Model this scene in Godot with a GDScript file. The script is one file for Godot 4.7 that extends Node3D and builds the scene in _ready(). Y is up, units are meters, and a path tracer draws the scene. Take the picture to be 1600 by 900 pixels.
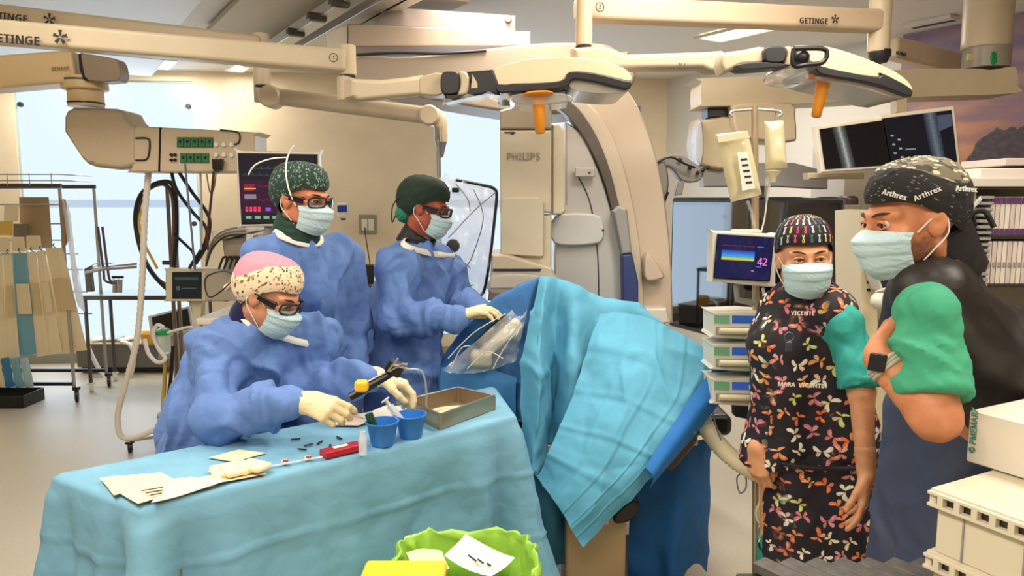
extends Node3D
# An interventional operating room: three gowned surgeons at a draped table, a C-arm, two onlookers.

func _ready() -> void:
	# camera
	var cam := Camera3D.new()
	cam.name = "camera"
	add_child(cam)
	cam.position = CAM
	cam.basis = TILT
	cam.fov = rad_to_deg(2.0 * atan(450.0 / F))
	cam.near = .05
	cam.far = 60.0
	# sky outside (only the frosted windows let its light in) and exposure
	var we := WorldEnvironment.new()
	var e := Environment.new()
	e.background_mode = Environment.BG_COLOR
	e.background_color = Color(.72, .8, .9)
	e.tonemap_mode = Environment.TONE_MAPPER_LINEAR
	e.tonemap_exposure = 1.24
	e.sdfgi_enabled = true
	e.ssao_enabled = true
	e.ssil_enabled = true
	we.environment = e
	add_child(we)
	base_materials()
	ceiling_lights()
	room()
	carm()
	suspensions()
	left_side()
	instrument_table()
	drapes()
	right_side()
	build_people()
	finish_slow()

# ------------------------------------------------------------------ the room
const D1 := Vector3(-.54, 0, -.842)    # the long axis of the room, away from the camera
const D2 := Vector3(.842, 0, -.54)
const WARM := Color(1.0, .962, .91)

func base_materials() -> void:
	var fine := bump_map("fine", .06, 11, 2.0)
	var cn := NoiseTexture2D.new()
	cn.noise = facets(.022, 5)
	cn.width = 512
	cn.height = 512
	cn.seamless = true
	cn.as_normal_map = true
	cn.bump_strength = 4.0
	M.crumple = cn
	M.cream = rough_up(mat("cream_paint", rgb(202, 186, 158), .42), fine, .06, tone_map("cream_tone", .008, 2, Color(.95, .94, .92), Color(1, 1, 1)), .8)
	M.white_plastic = mat("white_plastic", rgb(222, 216, 204), .4)
	M.grey_plastic = mat("grey_plastic", rgb(150, 148, 146), .5)
	M.dark_plastic = mat("dark_plastic", rgb(32, 30, 34), .4)
	M.black = mat("black_plastic", rgb(16, 15, 17), .35)
	M.steel = mat("steel", rgb(176, 172, 166), .28, .9)
	M.dark_steel = mat("dark_steel", rgb(92, 88, 84), .35, .8)
	M.alu = mat("aluminium", rgb(206, 204, 198), .35, .6)
	M.orange = mat("orange_grip", rgb(214, 132, 22), .45)
	M.ink = mat("dark_ink", rgb(34, 28, 28), .6)
	M.paper = rough_up(mat("paper", rgb(232, 214, 178), .85), M.crumple, .25, null, 4.0)
	M.white_paper = mat("white_paper", rgb(232, 228, 216), .85)
	M.clear = mat("clear_film", Color(.95, .95, .93, .16), .12)
	M.clear.transparency = BaseMaterial3D.TRANSPARENCY_ALPHA
	M.fluid_bag = mat("fluid_bag", Color(.86, .82, .66, .72), .2)
	M.fluid_bag.transparency = BaseMaterial3D.TRANSPARENCY_ALPHA

func ceiling_lights() -> void:
	var face := glow("lamp_diffuser", Color(1.0, .93, .8), 2.6)
	var spots := [
		[WH(1157, 49, 2.985), .62, .26, "ceiling light panel above the twin monitors"],
		[WH(252, 99, 2.985), .5, .16, "small ceiling light near the frosted window"],
		[WH(45, 91, 2.985), .6, .2, "ceiling light at the far left above the supply rack"],
		[WH(375, 104, 2.985), .5, .14, "small ceiling light over the far wall behind the boom arm"]]
	for i in 4:
		for k in 2:
			spots.append([Vector3(-3.1, 2.985, -4.1) + D1 * (-1.75 * i) + D2 * 2.5 * k, 1.1, .55, ""])
	var n := 0
	for s in spots:
		n += 1
		var b := Basis(D1, Vector3.UP, D1.cross(Vector3.UP))
		var lab: String = s[3]
		if lab == "":
			lab = "large ceiling light panel outside the view, overhead"
		var t := thing("ceiling_light", lab, "light", s[0] - Vector3(0, .012, 0), "large ceiling panels overhead" if s[3] == "" else "")
		var fr := MB.new().at(s[0], b)
		for q in [[Vector3(s[1] / 2 + .012, -.006, 0), Vector3(.024, .02, s[2] + .048)], [Vector3(-s[1] / 2 - .012, -.006, 0), Vector3(.024, .02, s[2] + .048)], [Vector3(0, -.006, s[2] / 2 + .012), Vector3(s[1], .02, .024)], [Vector3(0, -.006, -s[2] / 2 - .012), Vector3(s[1], .02, .024)]]:
			fr.box(q[0], q[1], .002)
		mk("frame", fr, M.white_plastic, t)
		mk("diffuser", MB.new().at(s[0], b).box(Vector3(0, -.003, 0), Vector3(s[1], .006, s[2]), .001), face, t)
		var l := AreaLight3D.new()
		l.name = "panel_light"
		t.add_child(l)
		l.area_size = Vector2(s[1], s[2])
		l.global_transform = Transform3D(Basis(D1, D1.cross(Vector3.DOWN), Vector3.UP), s[0] - Vector3(0, .02, 0))
		l.light_color = WARM
		l.light_energy = LAMP * s[1] * s[2] / .6 * (1.0 if s[3] == "" else (1.0 if s[3].contains("far wall") else 3.6))
		l.area_range = 14.0
		l.shadow_enabled = true

const LAMP := 3.25
const SKY := 2.0

func wall_line(called: String, a: Vector2, b: Vector2, holes: Array, m: Material, h := 3.0, th := .16) -> MeshInstance3D:
	# a and b in plan (x, z); holes: [from, to, low, high] along the wall, in metres
	var d := Vector3(b.x - a.x, 0, b.y - a.y)
	var len := d.length()
	d /= len
	var out := d.cross(Vector3.UP)
	if out.dot(Vector3(a.x, 0, a.y) - Vector3(0, 0, -3)) < 0:
		out = -out
	var mb := MB.new().at(Vector3(a.x, 0, a.y) + out * th * .5, Basis(d, Vector3.UP, d.cross(Vector3.UP)))
	var x := -.1
	for q in holes:
		mb.box(Vector3((x + q[0]) / 2, h / 2, 0), Vector3(q[0] - x, h, th), 0)
		mb.box(Vector3((q[0] + q[1]) / 2, q[2] / 2, 0), Vector3(q[1] - q[0], q[2], th), 0)
		if q[3] < h:
			mb.box(Vector3((q[0] + q[1]) / 2, (q[3] + h) / 2, 0), Vector3(q[1] - q[0], h - q[3], th), 0)
		x = q[1]
	mb.box(Vector3((x + len + .1) / 2, h / 2, 0), Vector3(len + .1 - x, h, th), 0)
	return struct(called, mb, m)

func sunset_print() -> ImageTexture:
	# the mural: violet evening sky with a dark rock
	var im := Image.create(512, 512, false, Image.FORMAT_RGB8)
	var q := noise(.012, 4, 5)
	var r := noise(.06, 9, 3)
	for y in 512:
		for x in 512:
			var h := y / 511.0
			var w := q.get_noise_2d(x * .7, y * 2.4)
			var c := rgb(138, 118, 140).lerp(rgb(150, 116, 124), smoothstep(.04, .16, h)).lerp(rgb(178, 122, 92), smoothstep(.16, .3, h + w * .12)).lerp(rgb(104, 72, 66), smoothstep(.44, .6, h))
			c = c.lerp(rgb(200, 166, 150), clampf(w * .8, 0.0, .25))
			c = c.lerp(rgb(88, 76, 116), clampf(-w * .9, 0.0, .3) * (1.0 - h))
			var off := absf(x / 511.0 - .205)
			var top := .268 + 1.5 * maxf(off - .03, 0.0) * (1.0 + 8.0 * maxf(off - .05, 0.0)) + .018 * r.get_noise_2d(x, 0)
			if h > top and off < .11 or h > .43 + .02 * r.get_noise_2d(x, 5):
				c = rgb(60, 48, 54).lerp(rgb(80, 70, 78), clampf(.5 + r.get_noise_2d(x * 2.0, y * 2.0), 0, 1))
			im.set_pixel(x, y, c)
	return ImageTexture.create_from_image(im)

func room() -> void:
	var fine := bump_map("fine", .06, 11, 2.0)
	var fm := rough_up(mat("vinyl_floor", rgb(218, 209, 190), .38), fine, .05, tone_map("floor_speckle", .25, 7, Color(.84, .83, .8), Color(1, 1, 1), 512, 5), 1.1)
	var corners := [Vector2(-6.2, -7.42), Vector2(1.69, -8.2), Vector2(8.31, 2.1), Vector2(-6.2, 2.1)]
	var poly := PackedVector2Array()
	for c in corners:
		poly.append(Vector2(c.x, -c.y))
	var fb := MB.new().at(Vector3.ZERO, Basis(Vector3.RIGHT, -PI / 2))
	fb.prism(Geometry2D.offset_polygon(poly, .2)[0], -.12, 0)
	struct("floor", fb, fm)
	var cm := rough_up(mat("ceiling_paint", rgb(218, 210, 198), .8), fine, .05, null, 1.0)
	var cb := MB.new().at(Vector3.ZERO, Basis(Vector3.RIGHT, -PI / 2))
	cb.prism(Geometry2D.offset_polygon(poly, .2)[0], 3.0, 3.12)
	var ceil := struct("ceiling", cb, cm)
	# hung panels of the ceiling
	var pb := Basis(D1, Vector3.UP, D1.cross(Vector3.UP))
	var wp := mat("laminar_panel", rgb(226, 226, 224), .6)
	var bp := mat("beige_panel", rgb(190, 176, 152), .7)
	var c1 := WH(280, 43, 2.94)
	mk("panel", MB.new().at(c1, pb).box(Vector3(-1.2, .02, -.95), Vector3(2.4, .04, 1.9), .004), wp, ceil)
	var c2 := WH(323, 51, 2.94)
	mk("panel", MB.new().at(c2, pb).box(Vector3(-.9, .02, .62), Vector3(1.8, .04, 1.24), .004), bp, ceil)
	var c3 := WH(236, 119, 2.9)
	mk("panel", MB.new().at(c3, pb).box(Vector3(-.5, .02, -.7), Vector3(1.0, .05, 1.4), .004), wp, ceil)
	# walls; the far one has two tall frosted windows
	var warm := rough_up(mat("warm_wall", rgb(238, 222, 192), .6), fine, .06, tone_map("wall_tone", .006, 5, Color(.95, .94, .93), Color(1, 1, 1)), .6)
	var pale := rough_up(mat("pale_wall", rgb(214, 208, 198), .55), fine, .06, null, .6)
	var a: Vector2 = corners[0]
	var b: Vector2 = corners[1]
	var dir: Vector2 = (b - a).normalized()
	var hit := func(u: float) -> float:
		# how far along the far wall the vertical through u stands
		var d := TILT * Vector3((u - 800.0) / F, 0, -1)
		var t: float = (a.cross(dir)) / (Vector2(d.x, d.z).cross(dir))
		return (Vector2(d.x, d.z) * t - a).dot(dir)
	var w1 := [hit.call(43), hit.call(317), .22, 2.9]
	var w2 := [hit.call(684), hit.call(892), .22, 2.7]
	wall_line("wall_back", a, b, [w1, w2], warm)
	var pane := glow("frosted_window", Color(.85, .92, 1.0), SKY * .46)
	var n := 0
	for w in [w1, w2]:
		n += 1
		var o := Node3D.new()
		o.name = "window_%d" % n
		add_child(o)
		o.set_meta("kind", "structure")
		var mid: float = (w[0] + w[1]) / 2.0
		var bb := Basis(Vector3(dir.x, 0, dir.y), Vector3.UP, Vector3(dir.x, 0, dir.y).cross(Vector3.UP))
		if bb.z.z < 0:
			bb.z = -bb.z
			bb.x = -bb.x
		var pos := Vector3(a.x + dir.x * mid, 0, a.y + dir.y * mid)
		o.position = pos
		var wd: float = w[1] - w[0]
		for p in [[w[2], 1.62, "lower_pane"], [1.7, w[3], "upper_pane"]]:
			mk(p[2], MB.new().at(pos - bb.z * .05, bb).box(Vector3(0, (p[0] + p[1]) / 2, 0), Vector3(wd - .02, p[1] - p[0], .012), .002), pane, o)
		mk("mullion", MB.new().at(pos - bb.z * .05, bb).box(Vector3(0, 1.66, 0), Vector3(wd, .08, .02), .003), glow("frosted_mullion_shadow", Color(.78, .86, .95), SKY * .36), o)  # dimmer glowing strip stands in for a bar's shadow on the frosted glass
		var fr := MB.new().at(pos - bb.z * .05, bb)
		for s in [-1, 1]:
			fr.box(Vector3(s * wd / 2, (w[2] + w[3]) / 2, 0), Vector3(.03, w[3] - w[2], .05), .003)
		fr.box(Vector3(0, w[2], 0), Vector3(wd, .03, .05), .003).box(Vector3(0, w[3], 0), Vector3(wd, .03, .05), .003)
		mk("frame", fr, mat("green_glass_edge", rgb(186, 200, 188), .4), o)
		for s in [-1, 1]:
			for y in [w[3] - .25, 1.45]:
				var kn := MB.new().at(pos + Vector3(0, y, 0) + bb.x * s * (wd / 2 - .06) - bb.z * .045, bb * Basis(Vector3.RIGHT, PI / 2))
				kn.lathe([Vector2(0, .05), Vector2(.022, .05), Vector2(.026, .04), Vector2(.026, .012), Vector2(.012, .01), Vector2(.012, 0)], 14)
				mk("standoff", kn, M.dark_steel, o)
		var l := AreaLight3D.new()
		l.name = "window_daylight"
		o.add_child(l)
		l.area_size = Vector2(wd, w[3] - w[2])
		l.global_transform = Transform3D(Basis(bb.x, Vector3.UP, bb.z) * Basis(Vector3.UP, PI), pos + Vector3(0, (w[2] + w[3]) / 2, 0) + bb.z * .06)
		l.global_transform = Transform3D(Basis(-bb.x, Vector3.UP, -bb.z), pos + Vector3(0, (w[2] + w[3]) / 2, 0) + bb.z * .06)
		l.light_color = Color(.8, .9, 1.0)
		l.light_energy = SKY * 1.4
		l.area_range = 14.0
		l.shadow_enabled = true
	wall_line("wall_right", corners[1], corners[2], [], pale)
	wall_line("wall_rear", corners[2], corners[3], [], pale)
	wall_line("wall_left", corners[3], corners[0], [], warm)
	# mural sheet on the right wall
	var rd := Vector3(.54, 0, .842)
	var K := Vector3(1.69, 0, -8.2)
	var mural := printed("mural_print", sunset_print(), .6)
	var mo := one("wall_mural", "violet sunset mural with a dark rock on the right wall", "mural", MB.new().at(K + rd * 4.55 + Vector3(-.842, 0, .54) * .004, Basis(rd, Vector3.UP, Vector3(-.842, 0, .54))).box(Vector3(0, 1.5, 0), Vector3(3.9, 2.98, .006), .001), mural)
	# skirting along the far wall
	var sk := MB.new()
	for w in [[0.0, w1[0]], [w1[0], w1[1]], [w1[1], w2[0]], [w2[0], (b - a).length()]]:
		var m0: float = (w[0] + w[1]) / 2
		sk.at(Vector3(a.x + dir.x * m0, .05, a.y + dir.y * m0 + .012), Basis(Vector3(dir.x, 0, dir.y), Vector3.UP, Vector3(-dir.y, 0, dir.x))).box(Vector3.ZERO, Vector3(w[1] - w[0], .1, .02), .002)
	struct("baseboard_back", sk, mat("skirting", rgb(150, 146, 138), .5))
	# sockets and small fittings on the far wall
	var P := W(575, 351, 7.75)
	var s := thing("wall_socket", "double wall socket plate in grey frame with a cable", "socket", P)
	mk("plate", MB.new().at(P).rbox(Vector3.ZERO, Vector3(.19, .21, .02), .006), mat("socket_plate", rgb(150, 140, 116), .5), s)
	for k in 2:
		mk("insert", MB.new().at(P).rbox(Vector3(-.035 + .07 * k, 0, .01), Vector3(.06, .12, .014), .004), M.white_plastic, s)
	mk("cable", MB.new().tube(crv([P + Vector3(-.03, -.03, .02), P + Vector3(-.02, -.12, .04), P + Vector3(0, -.3, .02), P + Vector3(.03, -.5, .03)], 5), .006, 6), M.dark_plastic, s)
	P = W(536, 329, 7.75)
	s = thing("hand_gel_dispenser", "small white dispenser with blue label on the far wall", "dispenser", P)
	mk("body", MB.new().at(P).rbox(Vector3.ZERO, Vector3(.11, .16, .08), .02), M.white_plastic, s)
	mk("label", MB.new().at(P).rbox(Vector3(0, .02, .038), Vector3(.1, .07, .012), .004), mat("blue_label", rgb(36, 64, 150), .5), s)
	mk("spout", MB.new().at(P).lathe([Vector2(0, -.1), Vector2(.025, -.1), Vector2(.03, -.08), Vector2(0, -.078)], 12), M.dark_steel, s)
	P = WH(1455, 34, 2.985)
	s = thing("ceiling_vent", "narrow dark-slotted ceiling vent left of the thick column", "vent", P)
	mk("frame", MB.new().at(P, Basis(D1, Vector3.UP, D1.cross(Vector3.UP))).box(Vector3.ZERO, Vector3(.34, .03, .14), .004), M.white_plastic, s)
	mk("slot", MB.new().at(P, Basis(D1, Vector3.UP, D1.cross(Vector3.UP))).box(Vector3(0, -.014, .03), Vector3(.3, .006, .05), .001), M.black, s)
	P = W(997, 172, 8.1)
	s = thing("wall_switch", "square white wall switch behind the C-arm arc", "switch", P)
	mk("plate", MB.new().at(P).rbox(Vector3.ZERO, Vector3(.09, .12, .012), .004), M.white_plastic, s)
	mk("rocker", MB.new().at(P).rbox(Vector3(0, 0, .008), Vector3(.05, .08, .01), .003), M.grey_plastic, s)

# ------------------------------------------------------------------ shapes drawn by outline
# a plate whose outline is known in the photograph, standing at its own distance, turned by yaw about its first point
func slab(mb: MB, pix: Array, z: float, depth: float, bev := .01, yaw := 0.0) -> MB:
	var P := W(pix[0][0], pix[0][1], z)
	var b := Basis(Vector3.UP, yaw)
	var poly := PackedVector2Array()
	for q in pix:
		var d := TILT * Vector3((q[0] - 800.0) / F, -(q[1] - 450.0) / F, -1.0)
		var t := (P - CAM).dot(b.z) / d.dot(b.z)
		var x := CAM + d * t - P
		poly.append(Vector2(x.dot(b.x), x.y))
	mb.at(P, b)
	mb.prism(poly, -depth, 0, bev)
	return mb

func smooth2(a: Array, per := 4, closed := true) -> Array:
	var o := []
	var n := a.size()
	for i in (n if closed else n - 1):
		var p0: Array = a[(i + n - 1) % n] if closed else a[maxi(i - 1, 0)]
		var p1: Array = a[i]
		var p2: Array = a[(i + 1) % n]
		var p3: Array = a[(i + 2) % n] if closed else a[mini(i + 2, n - 1)]
		for k in per:
			var t := float(k) / per
			o.append([cubic_interpolate(p1[0], p2[0], p0[0], p3[0], t), cubic_interpolate(p1[1], p2[1], p0[1], p3[1], t)])
	if not closed:
		o.append(a[-1])
	return o

func beam(mb: MB, p: Vector3, q: Vector3, w: float, h: float, r := .015) -> MB:
	mb.at((p + q) / 2, look(q - p))
	mb.rbox(Vector3.ZERO, Vector3(w, h, (q - p).length()), r, 3)
	return mb

func post(mb: MB, p: Vector3, h: float, r: float, seg := 24, bev := .004) -> MB:
	mb.at(p)
	mb.lathe([Vector2(0, 0), Vector2(r - bev, 0), Vector2(r, bev), Vector2(r, h - bev), Vector2(r - bev, h), Vector2(0, h)], seg)
	return mb

# lettering on the side of a beam that faces the camera, from a point along p>q
func side_text(words: String, size: float, p: Vector3, q: Vector3, at: Vector3, parent: Node3D, m: Material = null) -> void:
	var d := (q - p).normalized()
	var n := d.cross(Vector3.UP).normalized()
	if n.z < 0:
		n = -n
	var up := n.cross(d)
	lettering(words, size, at, Basis(d, up, n), m if m else M.ink, parent, "Droid Sans", true)

func star(parent: Node3D, at: Vector3, b: Basis, r: float) -> void:
	var mb := MB.new().at(at, b)
	for k in 5:
		var w := PI / 2 + TAU * k / 5
		var c := Vector3(cos(w), sin(w), 0)
		var s := Vector3(-sin(w), cos(w), 0)
		mb.face([c * r * .12 + s * r * .08, c * r + s * r * .28, c * r - s * r * .28, c * r * .12 - s * r * .08], Vector3(0, 0, 1))
	mk("emblem", mb, M.ink, parent)

# ------------------------------------------------------------------ C-arm
func arc_px(cx: float, cy: float, rx: float, ry: float, a0: float, a1: float, n := 22) -> Array:
	var o := []
	for i in n + 1:
		var w := deg_to_rad(lerpf(a0, a1, float(i) / n))
		o.append([cx + rx * cos(w), cy - ry * sin(w)])
	return o

func carm() -> void:
	var z := 3.75
	var t := thing("c_arm", "large beige C-arm X-ray machine with arc and detector column behind the blue drape", "x-ray machine", Vector3(W(900, 450, z).x, 0, -z))
	var grey := mat("arc_grey", rgb(186, 182, 178), .4)
	var beige := mat("arc_beige", rgb(202, 184, 164), .42)
	var band := mat("arc_groove", rgb(92, 84, 78), .45)
	# outer arc: a wide curved cover, the dark track, and the flat inner side
	mk("arc_cover", slab(MB.new(), smooth2([[905, 95], [950, 110], [985, 146], [1012, 200], [1031, 265], [1043, 340], [1050, 420], [1052, 505]], 4, false) + smooth2([[1002, 505], [992, 420], [977, 350], [956, 282], [926, 218], [892, 170], [850, 142]], 4, false), z + .06, .42, .03), beige, t)
	mk("arc_lip", slab(MB.new(), smooth2([[862, 138], [905, 150], [945, 190], [972, 250], [992, 330], [1004, 420], [1008, 505]], 4, false) + smooth2([[996, 505], [988, 420], [972, 345], [952, 282], [924, 222], [890, 174], [856, 152]], 4, false), z + .03, .1, .012), mat("arc_lip", rgb(206, 190, 170), .4), t)
	mk("arc_track", slab(MB.new(), smooth2([[852, 148], [878, 152], [906, 172], [936, 220], [956, 275], [967, 322]], 4, false) + smooth2([[956, 328], [944, 284], [922, 232], [893, 188], [870, 168], [852, 164]], 4, false), z + .0, .1, .006), band, t)
	mk("arc_side_panel", slab(MB.new(), smooth2([[884, 190], [912, 212], [938, 270], [955, 325], [975, 400], [984, 505]], 4, false) + [[868, 505], [866, 400], [870, 330], [884, 320]], z + .02, .2, .012), grey, t)
	mk("panel_seam", MB.new().tube(crv(pts([[899, 268], [916, 300], [926, 335], [934, 400], [936, 480]], z + .018), 5), .003, 6), M.dark_plastic, t)
	# blue and grey bumper along the lower arc
	mk("bumper", slab(MB.new(), [[958, 330], [966, 322], [980, 326], [988, 396], [972, 398]], z - .06, .12, .012), M.grey_plastic, t)
	mk("bumper_band", slab(MB.new(), [[972, 398], [988, 396], [998, 440], [998, 478], [974, 478]], z - .06, .12, .012), mat("navy_band", rgb(52, 66, 116), .45), t)
	# moulded ribs on the outer cover
	mk("cover_rib", slab(MB.new(), smooth2([[1012, 395], [1036, 425], [1036, 436], [1012, 440], [1006, 425]], 3), z - .02, .12, .015), beige, t)
	mk("cover_ledge", slab(MB.new(), [[1004, 482], [1042, 482], [1048, 505], [1004, 510]], z - .04, .2, .012), M.white_plastic, t)
	mk("rounded_plate", slab(MB.new(), smooth2([[868, 338], [930, 335], [944, 352], [942, 374], [925, 382], [866, 380]], 4), z - .02, .06, .01), mat("plate_grey", rgb(196, 194, 192), .4), t)
	mk("upper_plate", slab(MB.new(), [[899, 262], [930, 262], [930, 276], [899, 276]], z - .03, .03, .004), grey, t)
	for q in [[921, 270], [942, 360]]:
		mk("screw", MB.new().at(W(q[0], q[1], z - .07), Basis(Vector3.RIGHT, PI / 2)).lathe([Vector2(0, .012), Vector2(.006, .012), Vector2(.007, 0)], 10), M.dark_steel, t)
	# detector column
	var zc := 3.5
	var col := mat("detector_cream", rgb(202, 191, 168), .45)
	mk("column_cap", slab(MB.new(), [[781, 172], [800, 167], [862, 169], [862, 202], [781, 202]], zc, .3, .012), mat("column_cap", rgb(160, 148, 130), .45), t)
	var cb := mk("detector_column", slab(MB.new(), [[781, 203], [862, 203], [862, 333], [781, 333]], zc, .3, .012), col, t)
	mk("column_side", slab(MB.new(), [[863, 194], [874, 192], [884, 205], [884, 330], [878, 336], [863, 336]], zc + .02, .28, .012), col, t)
	mk("column_front", slab(MB.new(), [[782, 334], [784, 312], [790, 308], [842, 308], [850, 316], [850, 400], [846, 402], [782, 398]], zc - .03, .2, .008), col, t)
	mk("column_lower", slab(MB.new(), [[783, 334], [862, 336], [862, 426], [783, 422]], zc, .28, .012), col, t)
	mk("detector_frame", slab(MB.new(), [[768, 398], [790, 398], [862, 418], [868, 432], [868, 452], [764, 452]], zc - .1, .42, .012), mat("frame_cream", rgb(194, 180, 154), .45), t)
	mk("detector_slot", slab(MB.new(), [[770, 420], [846, 420], [844, 424], [770, 424]], zc - .106, .02, .002), M.dark_plastic, t)
	mk("detector_tray", slab(MB.new(), [[764, 453], [872, 453], [866, 470], [762, 470]], zc - .12, .46, .008), mat("tray_brown", rgb(122, 96, 74), .5), t)
	var wrap := slab(MB.new(), smooth2([[766, 430], [800, 426], [850, 430], [872, 436], [868, 458], [800, 462], [764, 460]], 3), zc - .13, .5, .02)
	mk("sterile_wrap", wrap, M.clear, t)
	lettering("PHILIPS", .034, W(791, 245, zc - .004), Basis(), mat("grey_ink", rgb(140, 128, 118), .6), cb)
	mk("arrow_mark", slab(MB.new(), [[788, 206], [806, 206], [802, 210], [799, 210], [797, 208], [788, 208]], zc - .004, .004, 0), M.ink, cb)
	# ceiling carriage and swivel housing that carry the arc
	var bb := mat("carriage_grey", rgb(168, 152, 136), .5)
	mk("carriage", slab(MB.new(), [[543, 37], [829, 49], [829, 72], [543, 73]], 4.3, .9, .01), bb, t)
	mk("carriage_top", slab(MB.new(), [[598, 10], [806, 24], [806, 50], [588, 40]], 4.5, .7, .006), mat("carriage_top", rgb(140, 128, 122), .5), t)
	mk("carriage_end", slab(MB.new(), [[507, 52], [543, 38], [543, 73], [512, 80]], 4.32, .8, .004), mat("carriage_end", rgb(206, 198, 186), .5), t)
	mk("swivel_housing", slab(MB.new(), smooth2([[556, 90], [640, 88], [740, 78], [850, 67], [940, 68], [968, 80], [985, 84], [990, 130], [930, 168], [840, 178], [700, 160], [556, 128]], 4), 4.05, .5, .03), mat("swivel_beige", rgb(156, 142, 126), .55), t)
	mk("swivel_seam", MB.new().tube(crv(pts([[556, 86], [620, 83], [690, 84], [760, 79]], 4.04), 5), .008, 6), M.dark_plastic, t)
	mk("roller", MB.new().at(W(794, 31, 4.48), Basis(Vector3.RIGHT, PI / 2)).lathe([Vector2(0, .03), Vector2(.018, .03), Vector2(.022, 0)], 16), M.dark_steel, t)
	# floor-standing foot of the stand, hidden behind the drape
	mk("stand", MB.new().at(W(985, 470, z + .25) * Vector3(1, 0, 1)).rbox(Vector3(0, .55, 0), Vector3(.34, 1.1, .3), .04), beige, t)
	# rails under the ceiling
	var r := thing("ceiling_rail_pair", "pair of aluminium ceiling rails with rollers above the boom arm", "ceiling rail", WH(470, 50, 2.86))
	var pb := Basis(D1, Vector3.UP, D1.cross(Vector3.UP))
	for q in [[483, 32, .05], [535, 32, .07], [566, 28, .05]]:
		var mb := MB.new().at(WH(q[0], q[1], 2.86), pb)
		mb.box(Vector3.ZERO, Vector3(3.4, .07, q[2]), .006)
		mb.box(Vector3(0, -.045, 0), Vector3(3.4, .02, q[2] + .05), .004)
		mk("rail", mb, M.alu, r)
	mk("dark_channel", MB.new().at(WH(548, 50, 2.87), pb).box(Vector3.ZERO, Vector3(3.2, .05, .05), .004), M.dark_plastic, r)
	for q in [[462, 51], [495, 27], [530, 4]]:
		mk("roller", MB.new().at(WH(q[0], q[1], 2.8), pb).box(Vector3.ZERO, Vector3(.05, .05, .12), .01), M.dark_steel, r)

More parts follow.
